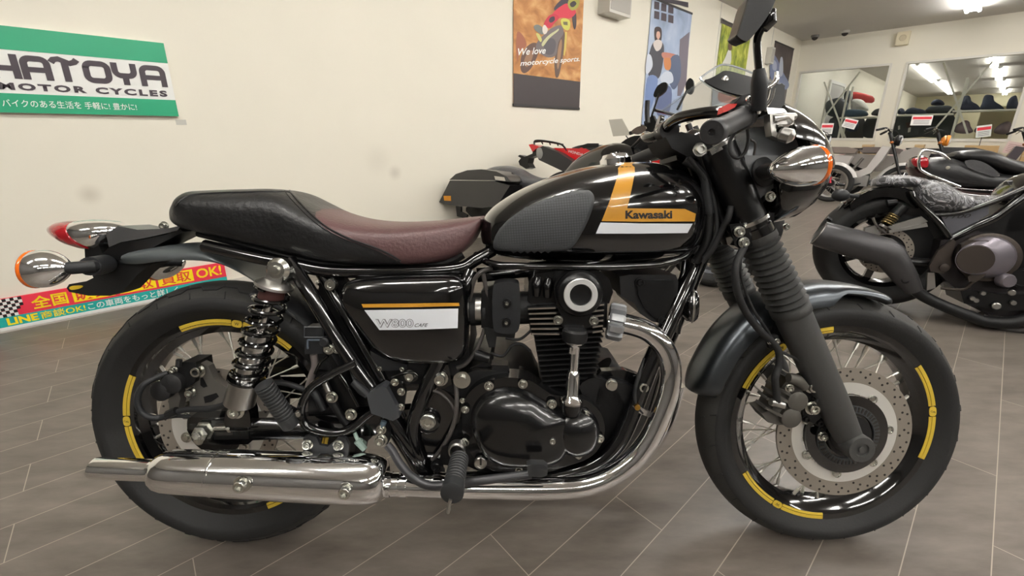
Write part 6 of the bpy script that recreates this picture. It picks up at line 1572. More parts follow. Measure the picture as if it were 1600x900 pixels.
# ---- large touring cruiser behind it: wide seat, chrome rail, red lamp
D = Bike('large dark cruiser with wide two-up seat and chrome grab rail behind the plastic wrapped one', (1470, 400), 118, .06)
D.wheel((0, 0, .33), .33, .15, .21, nm='rear_wheel', spokes=5)
D.wheel((1.62, 0, .33), .33, .12, .22, nm='front_wheel', spokes=5)
D.loft_px('rider_seat', [(1440, 251, 260, .10), (1450, 247, 285, .14), (1475, 245, 292, .16), (1500, 250, 294, .165), (1525, 262, 296, .165), (1550, 270, 297, .165), (1580, 272, 290, .16), (1610, 268, 284, .14), (1640, 266, 280, .12)], VINYL, 2.8)
D.loft_px('pillion_seat', [(1490, 240, 244, .09), (1500, 236, 250, .12), (1530, 233.5, 256, .14), (1550, 236, 262, .15), (1575, 246, 270, .15), (1600, 252, 276, .15), (1640, 254, 280, .15)], VINYL, 2.6)
D.pr('seat_stitch_panel', cs([(1508, 252), (1525, 250), (1545, 258), (1562, 272), (1556, 276), (1536, 270), (1514, 262)], 3, True), -.176, .012, mat('stitched_grey_vinyl', (70, 70, 72), .35, bump=(60, .5)), .003)
b = bm_(); c = D.P(1481, 262, -.172); lathe(b, [(.013, 0), (.013, .003), (0, .004)], c, (0, -1, 0), 14); D.O('seat_emblem', b, mat('emblem_silver', (190, 186, 170), .3, metal=.8))
D.loft_px('side_body', [(1448, 280, 296, .12), (1470, 284, 318, .15), (1510, 290, 330, .16), (1560, 294, 330, .16), (1620, 288, 322, .15), (1680, 276, 310, .12)], MAROON)
D.loft_px('rear_body', [(1420, 250, 266, .05), (1430, 244, 282, .09), (1450, 244, 292, .12), (1480, 262, 300, .14)], MAROON)
D.dm('tail_lamp', [(1425, 249), (1436, 246), (1450, 247), (1450, 261), (1436, 262), (1427, 258)], -.125, .02, REDL)
D.tb('grab_rail', [(1484, 250, -.12), (1470, 240, -.14), (1452, 235, -.15), (1440, 237, -.16), (1436, 248, -.165), (1437, 262, -.165), (1446, 270, -.165), (1470, 280, -.165), (1500, 292, -.165)], .0105, CHROME)
D.tb('chrome_strip', [(1470, 291, -.165), (1520, 296, -.172), (1560, 298, -.172)], .004, CHROMS)
b = text_bm('800', .03, .2); q_ = quad_map(D.Q([(1543, 303, -.172), (1560, 302, -.172), (1561, 297, -.172), (1544, 298, -.172)]))
for v in b.verts: v.co = q_(v.co.x, v.co.y)
bpy.data.objects.remove(bpy.data.objects['x']) if 'x' in bpy.data.objects else None
b.free()
D.loft_px('fuel_tank', [(1600, 262, 284, .10), (1630, 246, 290, .15), (1680, 240, 290, .16), (1720, 250, 286, .1)], MAROON)
D.loft_px('rear_fender', [(1400, 300, 312, .07), (1420, 290, 310, .09), (1450, 286, 318, .10), (1490, 300, 330, .10)], GLOSS)
b = bm_(); tube(b, [V((1.62, -.1, .33)), V((1.3, -.1, 1.0))], .03, 12); tube(b, [V((1.62, .1, .33)), V((1.3, .1, 1.0))], .03, 12); D.O('front_fork', b, CHROMS)
b = bm_(); tube(b, [V((1.0, -.42, 1.02)), V((1.2, -.2, 1.08)), V((1.3, 0, 1.02)), V((1.2, .2, 1.08)), V((1.0, .42, 1.02))], .012, 10, True, 4); D.O('handlebar', b, CHROMS)
front_half(D, MAROON, .46, .80)
b = bm_(); sphere(b, (1.42, 0, .84), .11, 20, (.8, 1, 1)); D.O('headlight', b, CHROMS)
b = bm_(); prism(b, [V((x, -.14, z)) for x, z in ((-.1, .3), (.5, .2), (.5, .6), (-.1, .55))], (0, .28, 0), .03); D.O('engine_block', b, SATIN)

# ---- touring cruiser behind the black tank: hard case, black tank, tall clear screen
T = Bike('black touring cruiser with hard saddlebag and tall mirrors standing behind the nearest motorcycle', (1106, 446), 126, .08)
T.wheel((0, 0, .31), .31, .13, .215, nm='front_wheel', spokes=9, rm=mat('grey_alloy', (120, 122, 128), .35, metal=.7), disc=.15)
T.wheel((-1.6, 0, .32), .32, .15, .21, nm='rear_wheel', spokes=9)
CASE = T.loft_px('saddlebag', [(688, 300, 316, .05), (694, 284, 319, .07), (705, 276, 321, .08), (725, 270, 323, .085), (750, 266, 326, .085), (775, 268, 326, .085), (795, 276, 318, .08), (806, 286, 306, .05)], mat('case_black', (40, 40, 41), .28, coat=.4), 3.6)
for o in (CASE,):
    o.location = (0, -.2, 0)
# re-lay the case at its own lateral distance
bpy.data.objects.remove(CASE)
def case(name, pts, y, th, m, bev, par=None): return T.pr(name, pts, y, th, m, bev, par)
CASE = case('saddlebag', [(686, 316), (703, 282), (772, 283), (797, 290), (776, 322), (750, 325), (700, 320)], -.30, .2, mat('case_black', (40, 40, 41), .28, coat=.4), .012)
case('saddlebag_lid', [(702, 281), (712, 272), (730, 266), (752, 264.5), (776, 268), (792, 276), (798, 284), (772, 282)], -.302, .204, MATS['case_black'], .012, CASE)
case('case_reflector', [(693, 306), (704, 306), (704.5, 314), (694, 313.5)], -.3035, .004, mat('amber_marker', (226, 150, 30), .3), .001, CASE)
case('case_latch', [(772, 275), (788, 277), (790, 283), (774, 281)], -.312, .02, CHROMS, .003, CASE)
T.pr('case_bracket', [(712, 322), (720, 323), (720, 331), (730, 336), (728, 342), (714, 338), (713, 330)], -.24, .02, SATIN)
T.pr('rear_fender', cs([(728, 324), (770, 316), (800, 310), (830, 320), (850, 350), (800, 370), (745, 345)], 3, True), -.1, .2, SATIN)
T.loft_px('pillion_seat', [(762, 264, 272, .08), (772, 260, 284, .12), (790, 259, 292, .14), (806, 264, 296, .14), (820, 272, 298, .14), (840, 278, 300, .14), (870, 276, 300, .12)], mat('camo_wrap_seat', (78, 80, 84), .3, bump=(40, .8), var=.5, noise=24))
T.pr('seat_bracket', [(788, 276), (800, 270), (812, 284), (808, 296), (796, 296)], -.15, .02, SATIN)
T.loft_px('fuel_tank', [(884, 268, 280, .08), (896, 252, 284, .12), (915, 238, 288, .15), (940, 226, 292, .165), (962, 222.5, 294, .165), (985, 226, 292, .15), (1004, 238, 286, .12), (1012, 250, 274, .08)], GLOSS)
T.pr('engine_block', [(880, 290), (1000, 290), (1060, 330), (1050, 420), (880, 420), (850, 350)], -.13, .26, SATIN, .012)
T.tb('frame_tube', [(1010, 250, -.1), (1050, 320, -.12), (1060, 400, -.12), (1000, 440, -.12), (860, 430, -.12)], .02, GLOSS)
for yy in (-.1, .1):
    a, c = T.P(1100, 412, -.1), T.P(1030, 235, -.1); a.y = c.y = yy
    b = bm_(); tube(b, [V((0, yy, .31)), V((-.42, yy, 1.05))], .028, 14); T.O('front_fork', b, SATIN)
b = bm_(); rings_ = [fend for fend in []]
def fender_arc(B, c, R, w, a0, a1, m, nm='front_fender'):
    b = bm_(); R_ = []
    for k in range(13):
        a = math.radians(a0 + (a1 - a0) * k / 12); er = V((math.cos(a), 0, math.sin(a)))
        ring = [V(c) + er * (R - .04 * abs(t) ** 2.5) + V((0, t * w / 2, 0)) for t in [i / 5 - 1 for i in range(11)]]
        R_.append(ring + [p - er * .004 for p in reversed(ring)])
    loft(b, R_); return B.O(nm, b, m, ang=1.)
fender_arc(T, (0, 0, .31), .335, .15, 30, 150, GLOSS)
b = bm_(); sphere(b, (-.22, 0, .92), .1, 20, (.8, 1, 1)); T.O('headlight', b, GLOSS)
# bars, mirrors, gauge
T.tb('handlebar', [(986, 232, -.05), (1000, 218, -.12), (1006, 206, -.2), (1000, 204, -.3), (985, 208, -.40)], .012, SATIN)
T.pr('far_switches', [(1006, 190), (1020, 180), (1030, 200), (1024, 216), (1008, 212)], .15, .05, SATIN)
T.tb('lever_post', [(1012, 192, .1), (1011, 174, .1), (1012, 157, .1)], .017, SATIN)
T.tb('mirror_stalk', [(1014, 194, .2), (1020, 176, .2), (1026, 158, .2), (1030, 146, .2)], .007, SATIN)
b = bm_(); q = T.Q(cs([(1021, 148), (1026, 136), (1035, 129), (1042, 130), (1040, 140), (1032, 148), (1024, 152)], 3, True), .2); prism(b, q, (0, .03, 0), .008); T.O('mirror_head', b, SATIN)
T.tb('far_mirror_stalk', [(1058, 172, .5), (1064, 160, .5), (1070, 148, .5), (1074, 140, .5)], .009, SATIN)
b = bm_(); q = T.Q(cs([(1071, 136), (1073, 127), (1078, 122), (1083, 126), (1084, 138), (1080, 146), (1074, 146)], 3, True), .5); prism(b, q, (0, .03, 0), .01); T.O('far_mirror_head', b, SATIN)
g = T.P(1029, 193, -.12)
b = bm_(); lathe(b, [(.052, -.02), (.056, 0), (.052, .006)], g, (-.86, -.5, .15), 30, closed=False); GA = T.O('gauge_housing', b, GLOSS)
b = bm_(); lathe(b, [(.049, .007), (0, .009)], g, (-.86, -.5, .15), 30); T.O('gauge_face', b, mat('gauge_grey', (200, 200, 200), .35), GA)
T.tb('case_tag_string', [(978, 212, .1), (984, 220, .1)], .004, SATIN)
# pale price board on it
b = bm_(); prism(b, T.Q([(951, 187), (972, 185.5), (986, 211), (958, 213)], .3), (0, .004, 0)); T.O('price_board', b, mat('board_grey', (198, 194, 182), .5), smooth=False)
b = bm_(); q = T.Q(cs([(986, 206), (996, 198), (1008, 197), (1008, 204), (996, 210)], 3, True), -.42); prism(b, q, (0, .012, 0), .004); T.O('lower_mirror', b, mat('mirror_tan', (150, 136, 128), .2, metal=.8))
T.pr('bar_clutter', cs([(968, 228), (985, 214), (1004, 212), (1030, 216), (1046, 232), (1020, 250), (985, 248)], 3, True), .02, .1, SATIN)

# ---- red trail bike behind that: tail with rack, upswept muffler, plate holder
R_ = Bike('red trail motorcycle with tail rack and upswept muffler, against the cream wall', (880, 376), 128, .08)
REDP = mat('red_plastic', (220, 24, 34), .3, coat=.5)
R_.wheel((0, 0, .33), .33, .1, .24, nm='rear_wheel', spokes=-18)
R_.wheel((1.42, 0, .35), .35, .09, .27, nm='front_wheel', spokes=-18)
R_.pr('tail_fairing', [(826, 226), (832, 225), (842, 229), (870, 232), (900, 234), (930, 238), (960, 244), (950, 256), (906, 254), (880, 246), (856, 234), (838, 232), (832, 237)], -.08, .16, REDP, .01)
R_.pr('side_flash', [(866, 231), (905, 232), (918, 226), (930, 226), (925, 242), (906, 256), (894, 252), (880, 244)], -.095, .02, REDP, .006)
b = text_bm('HONDA', .03); q_ = quad_map(R_.Q([(888, 238, -.096), (911, 244, -.096), (912, 240, -.096), (889, 234, -.096)]))
for v in b.verts: v.co = q_(v.co.x, v.co.y)
R_.O('side_lettering', b, mat('pale_lettering', (236, 200, 200), .4), smooth=False)
R_.pr('rear_mudguard', [(833, 232), (842, 232), (838, 243), (826, 247), (824, 255), (828, 262), (822, 264), (812, 258), (810, 252), (814, 247), (809, 244), (812, 242), (820, 245), (832, 240)], -.05, .1, SATIN, .006)
MUr = R_.pr('muffler', [(841, 231), (848, 228), (872, 238), (894, 252), (892, 262), (880, 268), (842, 250), (838, 242)], -.20, .1, GUN, .02)
R_.dm('muffler_end', [(839, 232), (845, 231), (848, 240), (845, 248), (840, 246), (838, 240)], -.202, .006, mat('grey_end_cap', (150, 150, 146), .4), par=MUr)
R_.tb('tail_rack', [(835, 226, -.09), (836, 220, -.09), (850, 220, -.09), (872, 224, -.09), (880, 228, -.09), (886, 236, -.09)], .008, SATIN)
R_.tb('far_rack_rail', [(835, 222, .09), (850, 221, .09), (880, 226, .09)], .008, SATIN)
for px in (846, 858, 870):
    R_.tb('rack_bar', [(px, 221 + (px - 846) * .08, -.09), (px + 2, 225 + (px - 846) * .1, -.06)], .006, SATIN, k=0)
R_.loft_px('seat', [(896, 230, 236, .06), (910, 226, 238, .09), (940, 226, 244, .10), (980, 228, 250, .10)], VINYL)
R_.pr('dark_side_panel', [(905, 228), (918, 224), (934, 224), (936, 230), (912, 232)], -.1, .02, SATIN)
R_.pr('engine_block', [(900, 262), (980, 262), (1000, 320), (900, 320)], -.12, .24, SATIN, .02)
for yy in (-.09, .09):
    b = bm_(); tube(b, [V((1.42, yy, .35)), V((1.05, yy, 1.05))], .024, 12); R_.O('front_fork', b, SATIN)
b = bm_(); tube(b, [V((.9, -.4, 1.12)), V((1.02, -.1, 1.1)), V((1.02, .1, 1.1)), V((.9, .4, 1.12))], .011, 10); R_.O('handlebar', b, SATIN)
b = bm_(); prism(b, [V(q) for q in ((.55, -.12, .8), (.95, -.14, .75), (1.1, -.1, .95), (.8, -.1, 1.0))], (0, .24, 0), .02); R_.O('fuel_tank', b, REDP)

# ---- small machines in a row in front of the back wall
def small_bike(label, x, y, heading, body, seatc, forkc, lightc, shield, group=None):
    r = math.radians(90 - heading)
    t = thing('small_motorcycle', label, 'motorcycle', (x, y, 0), (-.08, 0, r), group)
    def o(n, b, m, par=None, **k): return obj(n, b, m, par or t, **k)
    Bk = type('S', (), {})(); Bk.O = lambda n, b, m, par=None, **k: obj(n, b, m, par or t, **k)
    for nm, cx in (('front_wheel', .62), ('rear_wheel', -.60)):
        Bike.wheel(Bk, (cx, 0, .28), .28, .075, .21, nm=nm, spokes=-16, rm=ALU)
        c = V((cx, 0, .28)); b = bm_(); lathe_y(b, [(.0, -.05), (.06, -.05), (.06, .05), (0, .05)], c, 20); o(nm + '_drum', b, ALU)
    fender_arc(Bk, (.62, 0, .28), .315, .10, 20, 165, body, 'front_fender')
    fender_arc(Bk, (-.60, 0, .28), .32, .11, 10, 175, body if shield else SATIN, 'rear_fender')
    for s in (-1, 1):
        b = bm_(); tube(b, [V((.62, s * .06, .28)), V((.40, s * .06, .86))], .017, 12); o('fork_leg', b, forkc)
    b = bm_(); tube(b, [V((.43, 0, .80)), V((.34, 0, 1.02))], .024, 14); o('steering_stem', b, SATIN)
    b = bm_(); tube(b, [V((.22, -.34, 1.02)), V((.30, -.22, 1.06)), V((.345, -.06, 1.02)), V((.345, .06, 1.02)), V((.30, .22, 1.06)), V((.22, .34, 1.02))], .010, 10, True, 4); hb = o('handlebar', b, SATIN)
    for s in (-1, 1):
        b = bm_(); tube(b, [V((.28, s * .26, 1.05)), V((.215, s * .36, 1.018))], .016, 12); o('grip', b, RUBD, hb)
        b = bm_(); tube(b, [V((.33, s * .22, 1.05)), V((.30, s * .34, 1.02))], .006, 8); o('lever', b, ALU, hb)
        b = bm_(); tube(b, [V((.34, s * .12, 1.05)), V((.44, s * .14, 1.0)), V((.46, s * .06, .86))], .004, 6, True, 4); o('cable', b, SATIN, hb)
    b = bm_(); lathe(b, [(.03, -.06), (.07, -.035), (.078, .01), (.072, .03), (0, .04)], (.46, 0, .90), (1, 0, -.1), 24); hl_ = o('headlight', b, lightc)
    b = bm_(); lathe(b, [(.066, .031), (.04, .044), (0, .048)], (.46, 0, .90), (1, 0, -.1), 20); o('headlight_glass', b, MATS['headlight_glass'], hl_)
    for s in (-1, 1):
        b = bm_(); sphere(b, (.40, s * .17, .86), .02, 12, (1.2, 1, 1)); tube(b, [V((.40, 0, .86)), V((.40, s * .16, .86))], .008, 8); o('turn_signal', b, mat('amber_dim', (150, 84, 30), .3))
    if shield:
        b = bm_(); pts = [(.40, .80), (.34, .62), (.24, .42), (.10, .34), (-.12, .40), (-.12, .46), (.08, .44), (.18, .50), (.24, .66), (.30, .82)]
        prism(b, [V((p[0], -.11, p[1])) for p in pts], (0, .22, 0), .02); o('leg_shield', b, body)
    else:
        b = bm_(); prism(b, [V((p[0], -.10, p[1])) for p in ((.34, .74), (.30, .60), (-.05, .56), (-.05, .70), (.15, .80))], (0, .20, 0), .03); o('fuel_tank', b, body)
        b = bm_(); tube(b, [V((.36, 0, .70)), V((.22, 0, .36)), V((-.1, 0, .30))], .02, 10); o('down_tube', b, SATIN)
    b = bm_(); prism(b, [V((p[0], -.10, p[1])) for p in ((-.08, .46), (-.02, .66), (-.62, .70), (-.70, .64), (-.5, .5), (-.3, .42))], (0, .20, 0), .02); o('side_cover', b, body)
    b = bm_(); prism(b, [V((p[0], -.12, p[1])) for p in ((.0, .70), (.02, .76), (-.1, .79), (-.45, .79), (-.5, .74), (-.45, .70))], (0, .24, 0), .03); o('seat', b, seatc)
    b = bm_(); box(b, (.06, 0, .30), (.34, .22, .16), None, .03); o('engine_block', b, ALU)
    b = bm_(); tube(b, [V((.2, -.08, .28)), V((.0, -.13, .22)), V((-.3, -.14, .26)), V((-.8, -.15, .36))], [.018, .018, .04, .035], 14, True, 3); o('muffler', b, SATIN)
    b = bm_(); tube(b, [V((-.45, -.12, .76)), V((-.85, -.12, .76)), V((-.85, .12, .76)), V((-.45, .12, .76))], .010, 8)
    for k in range(3): tube(b, [V((-.55 - .1 * k, -.12, .765)), V((-.55 - .1 * k, .12, .765))], .008, 6)
    o('luggage_rack', b, SATIN)
    for s in (-1, 1):
        b = bm_(); tube(b, [V((-.60, s * .11, .28)), V((-.42, s * .12, .62))], .02, 10); o('shock_absorber', b, ALU)
    return t
WHB = mat('white_body', (196, 192, 188), .35, coat=.3); GRB = mat('warm_grey_body', (150, 144, 138), .4); ORB = mat('orange_body', (226, 140, 40), .35, coat=.4); BLB = mat('plum_black_body', (46, 36, 44), .3, coat=.4)
REDF = mat('red_fork', (190, 28, 50), .35)
def floor_pt(px, d):
    u = d; r = ray(px, 250); k = d / (r.y * math.cos(TH) + (r.z) * 0 + 0) if False else d
    return EYE + ray(px, 250) * d
row = ((1230, 6.75, 'small motorcycle with white front fender and red fork beside the chrome front turn signal', WHB, VINYL, REDF, SATIN, False),
       (1334, 6.55, 'pale step-through motorcycle with white leg shield, second from the left by the back wall', WHB, mat('taupe_seat', (128, 116, 108), .5), SATIN, SATIN, True),
       (1404, 6.45, 'small pale motorcycle with orange headlight cowl beyond the chrome grab rail, by the back wall', GRB, mat('taupe_seat2', (110, 100, 96), .5), SATIN, ORB, False),
       (1532, 6.3, 'dark plum scooter style motorcycle, rightmost in the row by the back wall', BLB, VINYL, SATIN, BLB, True))
TAGW = mat('price_card', (236, 234, 230), .5); TAGR = mat('price_card_red', (206, 44, 58), .5)
cards = ((1292, 201), (1328, 193), (1440, 188), (1537, 205))
for (px, d, lab, bc, scol, fc, lc, sh) in row:
    q = EYE + ray(px, 250) * d
    small_bike(lab, q.x, q.y, 134, bc, scol, fc, lc, sh)
for k, ((px, py), lab) in enumerate(zip(cards, ('white and red price card above the white fendered motorcycle', 'tilted white and red price card left of the wide pillar', 'white and red price card under the larger window', 'crumpled clear price card above the plum scooter style motorcycle'))):
    d = row[k][1] - .1; q = EYE + ray(px, py) * d
    w_ = (8, 9, 13, 9)[k] / F * d; h_ = (8, 7, 7.5, 9)[k] / F * d
    t = thing('price_card', lab, 'sign', q - V((0, 0, h_)), (0, 0, -.35))
    til = (0, .25, 0, -.15)[k]; Rm = Matrix.Rotation(til, 3, 'Y')
    b = bm_(); box(b, (0, 0, h_), (2 * w_, .004, 2 * h_), Rm); obj('card', b, TAGW if k < 3 else mat('clear_card', (214, 218, 212), .2), t, smooth=False)
    b = bm_(); box(b, V((0, -.003, h_)) + Rm @ V((0, 0, h_ * .45)), (1.8 * w_, .002, h_ * .5), Rm); obj('card_heading', b, TAGR, t, smooth=False)
    b = bm_()
    for i in range(3): box(b, V((0, -.003, h_)) + Rm @ V((0, 0, -h_ * (.1 + .28 * i))), (1.5 * w_, .002, h_ * .09), Rm)
    obj('card_print', b, mat('card_print_grey', (120, 116, 120), .5), t, smooth=False)
    b = bm_(); tube(b, [V((0, .004, h_ * .4)), V((0, .004, -.12))], .004, 6); obj('card_stick', b, SATIN, t)
# ------------------------------------------------------------------ things along the back wall and in the room behind the windows
CARD = mat('cardboard', (190, 158, 112), .75, var=.08, noise=8); CARD2 = mat('cardboard_pale', (200, 176, 140), .75)
bt = thing('low_bench', 'low wooden bench along the back wall under the windows, mostly hidden by motorcycles', 'bench', mB @ V((2.1, -.28, 0)), (0, 0, RB_))
b = bm_(); box(b, (0, 0, .46), (4.0, .4, .03), None, .004); obj('bench_top', b, mat('bench_wood', (150, 130, 104), .6), bt)
for x in (-1.9, -.6, .6, 1.9):
    for y in (-.16, .16): b = bm_(); box(b, (x, y, .2225), (.04, .04, .445)); obj('leg', b, ALU, bt, smooth=False)
def carton(x0, x1, top, bot, lab, m=CARD, grp=None):
    """cardboard box on the bench, from pixel columns and rows near the back wall"""
    yb_ = -.28
    A, B_ = fB.P(x0, bot, yb_ - .15), fB.P(x1, top, yb_ - .15); w = B_.x - A.x
    z0 = .476 if bot > 236 else A.z; h = max(.05, B_.z - z0)
    t = thing('cardboard_box', lab, 'box', mB @ V(((A.x + B_.x) / 2, yb_, z0)), (0, 0, RB_), grp)
    b = bm_(); box(b, (0, 0, h / 2), (w, .28, h), None, .004); obj('carton', b, m, t)
    b = bm_(); box(b, (0, -.1405, h / 2), (w * .98, .002, .02)); obj('tape', b, CARD2 if m is CARD else CARD, t, smooth=False)
    return h
carton(1331, 1341, 231.5, 240, 'small brown cardboard box at the left end of the low bench under the left window')
carton(1343, 1368, 232, 240, 'brown cardboard box under the left window with a paler box on it')
carton(1346, 1363, 226, 231.6, 'pale cardboard box on top of a brown one under the left window', CARD2)
carton(1416, 1446, 232, 240, 'brown cardboard box under the larger window with a paler box on it')
carton(1428, 1444, 226, 231.4, 'pale cardboard box on top of a brown one under the larger window', CARD2)
carton(1504, 1562, 228, 240, 'long cardboard box on the bench under the right part of the larger window')
carton(1594, 1616, 228, 250, 'cardboard box at the right edge of the photo')
b = None
for (px0, py0, px1, py1, lab) in ((1312, 233, 1326, 250, 'pinkish paper price list hanging behind the white fendered motorcycle'), (1392, 232, 1407, 250, 'pinkish paper price list between the second and third small motorcycles'), (1572, 222, 1590, 240, 'pinkish paper price list right of the plum scooter style motorcycle')):
    q = EYE + ray((px0 + px1) / 2, (py0 + py1) / 2) * 7.25; s_ = 7.25 / F
    t = thing('price_list', lab, 'paper', (q.x, q.y, q.z - (py1 - py0) / 2 * s_), (0, .2, -.5))
    b = bm_(); box(b, (0, 0, (py1 - py0) / 2 * s_), ((px1 - px0) * s_ * 1.1, .003, (py1 - py0) * s_)); obj('sheet', b, mat('pink_paper', (222, 200, 196), .6), t, smooth=False)
    b = bm_()
    for i in range(5): box(b, (0, -.003, (py1 - py0) * s_ * (.2 + .14 * i)), ((px1 - px0) * s_ * .8, .001, (py1 - py0) * s_ * .04))
    obj('printed_lines', b, mat('pink_print', (176, 130, 132), .6), t, smooth=False)
# racks just behind the glass
RACK = mat('rack_white', (234, 231, 220), .45)
def bar_px(t, inv, a, c, y, r, nm, m=RACK):
    b = bm_(); A, B_ = inv @ fB.P(a[0], a[1], y), inv @ fB.P(c[0], c[1], y); beam(b, A, B_, r, r); return obj(nm, b, m, t, smooth=False)
def rack(lab, x, y, bars, shelves, sup):
    t = thing('storage_rack', lab, 'shelf', mB @ V((x, y, 0)), (0, 0, RB_)); inv = Matrix.Translation(V((-x, -y, 0)))
    for a, c in bars: bar_px(t, inv, a, c, y, .028, 'brace')
    for a, c, dep in shelves:
        A, B_ = inv @ fB.P(a[0], a[1], y), inv @ fB.P(c[0], c[1], y); z = (A.z + B_.z) / 2
        b = bm_(); box(b, ((A.x + B_.x) / 2, dep / 2, z), (B_.x - A.x, dep, .03)); obj('shelf_board', b, RACK, t, smooth=False)
    for px in sup:
        q = inv @ fB.P(px, 200, y)
        for yy in (0, .4): b = bm_(); box(b, (q.x, yy, 1.0), (.035, .035, 2.0)); obj('upright', b, RACK, t, smooth=False)
    return t
rack('white storage rack with crossed braces behind the left window', .9, .45, [((1288, 128), (1321, 216)), ((1344, 112), (1284, 188)), ((1310, 184), (1316, 214))], [((1312, 184), (1388, 183), .45)], (1313, 1384))
rack('white storage rack with crossed braces behind the larger window', 2.6, .45, [((1474, 98), (1512, 210)), ((1551, 96), (1457, 206))], [((1398, 180), (1490, 178), .45), ((1488, 174), (1590, 171), .4)], (1490, 1592))
def blob(name, lab, cat, pts, y, dep, m, grp=None, extra=None):
    q = fB.Q(cs(pts, 3, True), y); zb = min(p.z for p in q); xc = sum(p.x for p in q) / len(q)
    t = thing(name, lab, cat, mB @ V((xc, y + dep / 2, zb)), (0, 0, RB_), grp); inv = Matrix.Translation(V((-xc, -(y + dep / 2), -zb)))
    b = bm_(); q = [inv @ p for p in q]; c = sum(q, V()) / len(q); R = []
    for i in range(6):
        f = i / 5 * .95; R.append([c + (p - c) * (1 - f) + V((0, -dep * .35 * math.sqrt(1 - (1 - f) ** 2), 0)) for p in q])
    R = list(reversed(R)) + [[p + V((0, dep * .6, 0)) for p in q]]
    loft(b, R); obj('body', b, m, t, ang=1.2)
    if extra:
        for nm, pp, mm, off in extra:
            b = bm_(); prism(b, [inv @ p + V((0, off, 0)) for p in fB.Q(pp, y)], (0, .01, 0)); obj(nm, b, mm, t, smooth=False)
    return t
NAVY = mat('navy_cloth', (58, 64, 82), .8, bump=(60, .3)); DGREY = mat('charcoal_cloth', (66, 70, 74), .8, bump=(60, .3)); PLUM = mat('plum_cloth', (146, 130, 136), .8, bump=(60, .3)); WRAP = mat('white_wrapping', (208, 206, 198), .5, bump=(30, .8))
DENIM = mat('denim_cloth', (52, 74, 92), .8); BLUEB = mat('blue_carton', (40, 60, 84), .6); REDB = mat('red_board', (176, 60, 58), .5)
# left window
blob('clothes_bundle', 'dark grey bundle of clothes on the rack at the left of the left window', 'clothes', [(1291, 160), (1303, 154), (1312, 153), (1320, 158), (1323, 170), (1318, 182), (1298, 182), (1290, 174)], .9, .4, DGREY)
blob('clothes_bundle', 'tall dark clothes hanging below the shelf in the left window', 'clothes', [(1297, 186), (1312, 184), (1312, 214), (1300, 216), (1294, 204)], .9, .3, DGREY)
blob('garment_cover', 'black covered hump beside the red board behind the left window', 'bag', [(1318, 152), (1320, 144), (1326, 141), (1330, 146), (1329, 160), (1320, 162)], 1.3, .3, DGREY)
t = blob('display_board', 'red display board with dark top edge standing on the rack in the left window', 'board', [(1329, 143), (1363, 150), (1362, 161), (1328, 155)], 1.7, .05, REDB)
blob('plastic_parcel', 'white plastic wrapped parcel below the red board in the left window', 'parcel', [(1330, 157), (1344, 155), (1352, 162), (1356, 172), (1342, 174), (1330, 174)], 1.42, .2, WRAP)
blob('folded_jeans', 'blue folded jeans on the shelf in the left window', 'clothes', [(1322, 172), (1340, 171), (1352, 174), (1352, 181), (1322, 182)], .6, .3, DENIM)
blob('clothes_bundle', 'dark rounded bundle at the right end of the shelf in the left window', 'clothes', [(1362, 180), (1366, 172), (1376, 169), (1386, 172), (1387, 181)], .6, .3, DGREY)
blob('blue_box', 'dark blue box below the shelf in the left window', 'box', [(1324, 191), (1338, 191), (1337, 204), (1323, 204)], .8, .3, BLUEB)
blob('backdrop_cloth', 'dark cloth at the lower right of the left window', 'panel', [(1354, 186), (1384, 186), (1380, 214), (1350, 214)], .95, .1, DGREY)
blob('backdrop_cloth', 'grey cloth at the lower middle of the left window', 'panel', [(1314, 186), (1350, 186), (1348, 216), (1312, 216)], 1.4, .06, mat('grey_backdrop', (84, 84, 82), .8))
# larger window
blob('backpack', 'dark rounded bag at the left end of the shelf in the larger window', 'bag', [(1403, 178), (1404, 171), (1409, 169), (1412, 173), (1412, 179)], .6, .3, NAVY)
blob('backpack', 'navy bag on the shelf in the larger window, between two dark bags', 'bag', [(1415, 178), (1417, 171), (1426, 168), (1432, 169), (1444, 172), (1445, 178)], .6, .3, NAVY)
blob('long_bag', 'long dark bag on the middle of the shelf in the larger window', 'bag', [(1447, 177), (1449, 169), (1456, 166), (1482, 165), (1490, 170), (1492, 177)], .7, .3, DGREY)
blob('helmet', 'dark helmet above the long bag in the larger window', 'helmet', [(1455, 164), (1458, 157), (1466, 155), (1473, 158), (1474, 164)], 1.6, .26, NAVY)
for pts, lab in (([(1500, 171), (1500, 164), (1504, 158), (1507, 150), (1515, 150), (1518, 158), (1528, 164), (1530, 172)], 'left'), ([(1533, 171), (1534, 162), (1538, 150), (1545, 148), (1552, 150), (1554, 158), (1566, 166), (1567, 172)], 'middle'), ([(1573, 170), (1576, 156), (1583, 150), (1589, 151), (1590, 169)], 'right')):
    blob('stacked_garment', 'dark stacked garments on the upper right shelf in the larger window, %s one' % lab, 'clothes', pts, .75, .3, NAVY)
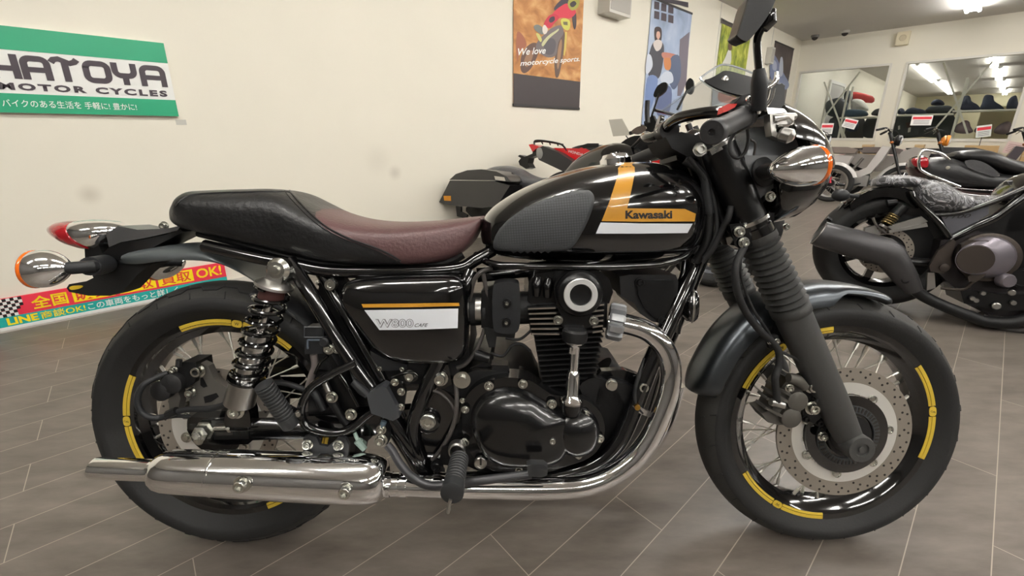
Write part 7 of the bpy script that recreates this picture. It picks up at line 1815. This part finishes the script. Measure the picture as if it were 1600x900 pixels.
blob('dark_cover', 'large dark covered stack below the shelf at the left of the larger window', 'cover', [(1400, 182), (1440, 181), (1490, 180), (1486, 213), (1440, 214), (1396, 214)], .95, .1, mat('dark_cover_cloth', (70, 74, 74), .8, bump=(40, .4)), None,
     [('pale_scribble', [(1404, 197), (1407, 196), (1407, 202), (1404, 203)], WRAP, -.08), ('pale_scribble', [(1420, 200), (1424, 199), (1423, 206), (1419, 207)], WRAP, -.08), ('brown_patch', [(1416, 192), (1428, 190), (1430, 197), (1418, 200)], mat('brown_patch', (80, 62, 58), .8), -.08)])
for pts, lab in (([(1491, 206), (1494, 196), (1500, 192), (1508, 188), (1514, 190), (1516, 197), (1520, 206), (1506, 209)], 'left'), ([(1522, 206), (1528, 198), (1546, 196), (1550, 206), (1536, 210)], 'middle'), ([(1552, 206), (1560, 196), (1572, 190), (1580, 192), (1578, 207), (1564, 210)], 'right')):
    blob('folded_clothes', 'plum grey folded clothes low in the larger window, %s pile' % lab, 'clothes', pts, .8, .3, PLUM)
b = bm_(); prism(b, [mB @ V((3.0, 1.15, 0)), mB @ V((4.6, 1.15, 0)), mB @ V((4.6, 1.15, 1.5)), mB @ V((3.0, 1.15, 1.5))], (mB.to_3x3() @ V((0, 1, 0))) * .04)
t = obj('partition_board', b, mat('cream_board', (222, 212, 172), .7), smooth=False); tag(t, 'cream partition board behind the folded clothes low in the larger window', 'board')
# door with a white frame on the left side wall of that room
mD = wall_frame(V((CORNER.x, CORNER.y, 0)), DW); fD = Frame(mD)
x0, x1 = fD.P(1291, 160).x, fD.P(1312, 160).x
zt = min(2.3, fD.P(1300, 130).z)
b = bm_(); box(b, mD @ V(((x0 + x1) / 2, -.02, zt / 2)), (abs(x1 - x0), .03, zt), mD.to_3x3()); dr = struct('door_1', b, mat('grey_door', (150, 146, 142), .5), smooth=False)
b = bm_(); box(b, mD @ V(((x0 + x1) / 2, -.03, zt + .04)), (abs(x1 - x0) + .2, .04, .08), mD.to_3x3()); box(b, mD @ V((max(x0, x1) + .05, -.03, zt / 2)), (.1, .04, zt), mD.to_3x3()); box(b, mD @ V((min(x0, x1) - .05, -.03, zt / 2)), (.1, .04, zt), mD.to_3x3()); struct('door_frame', b, TRIMM, dr, smooth=False)
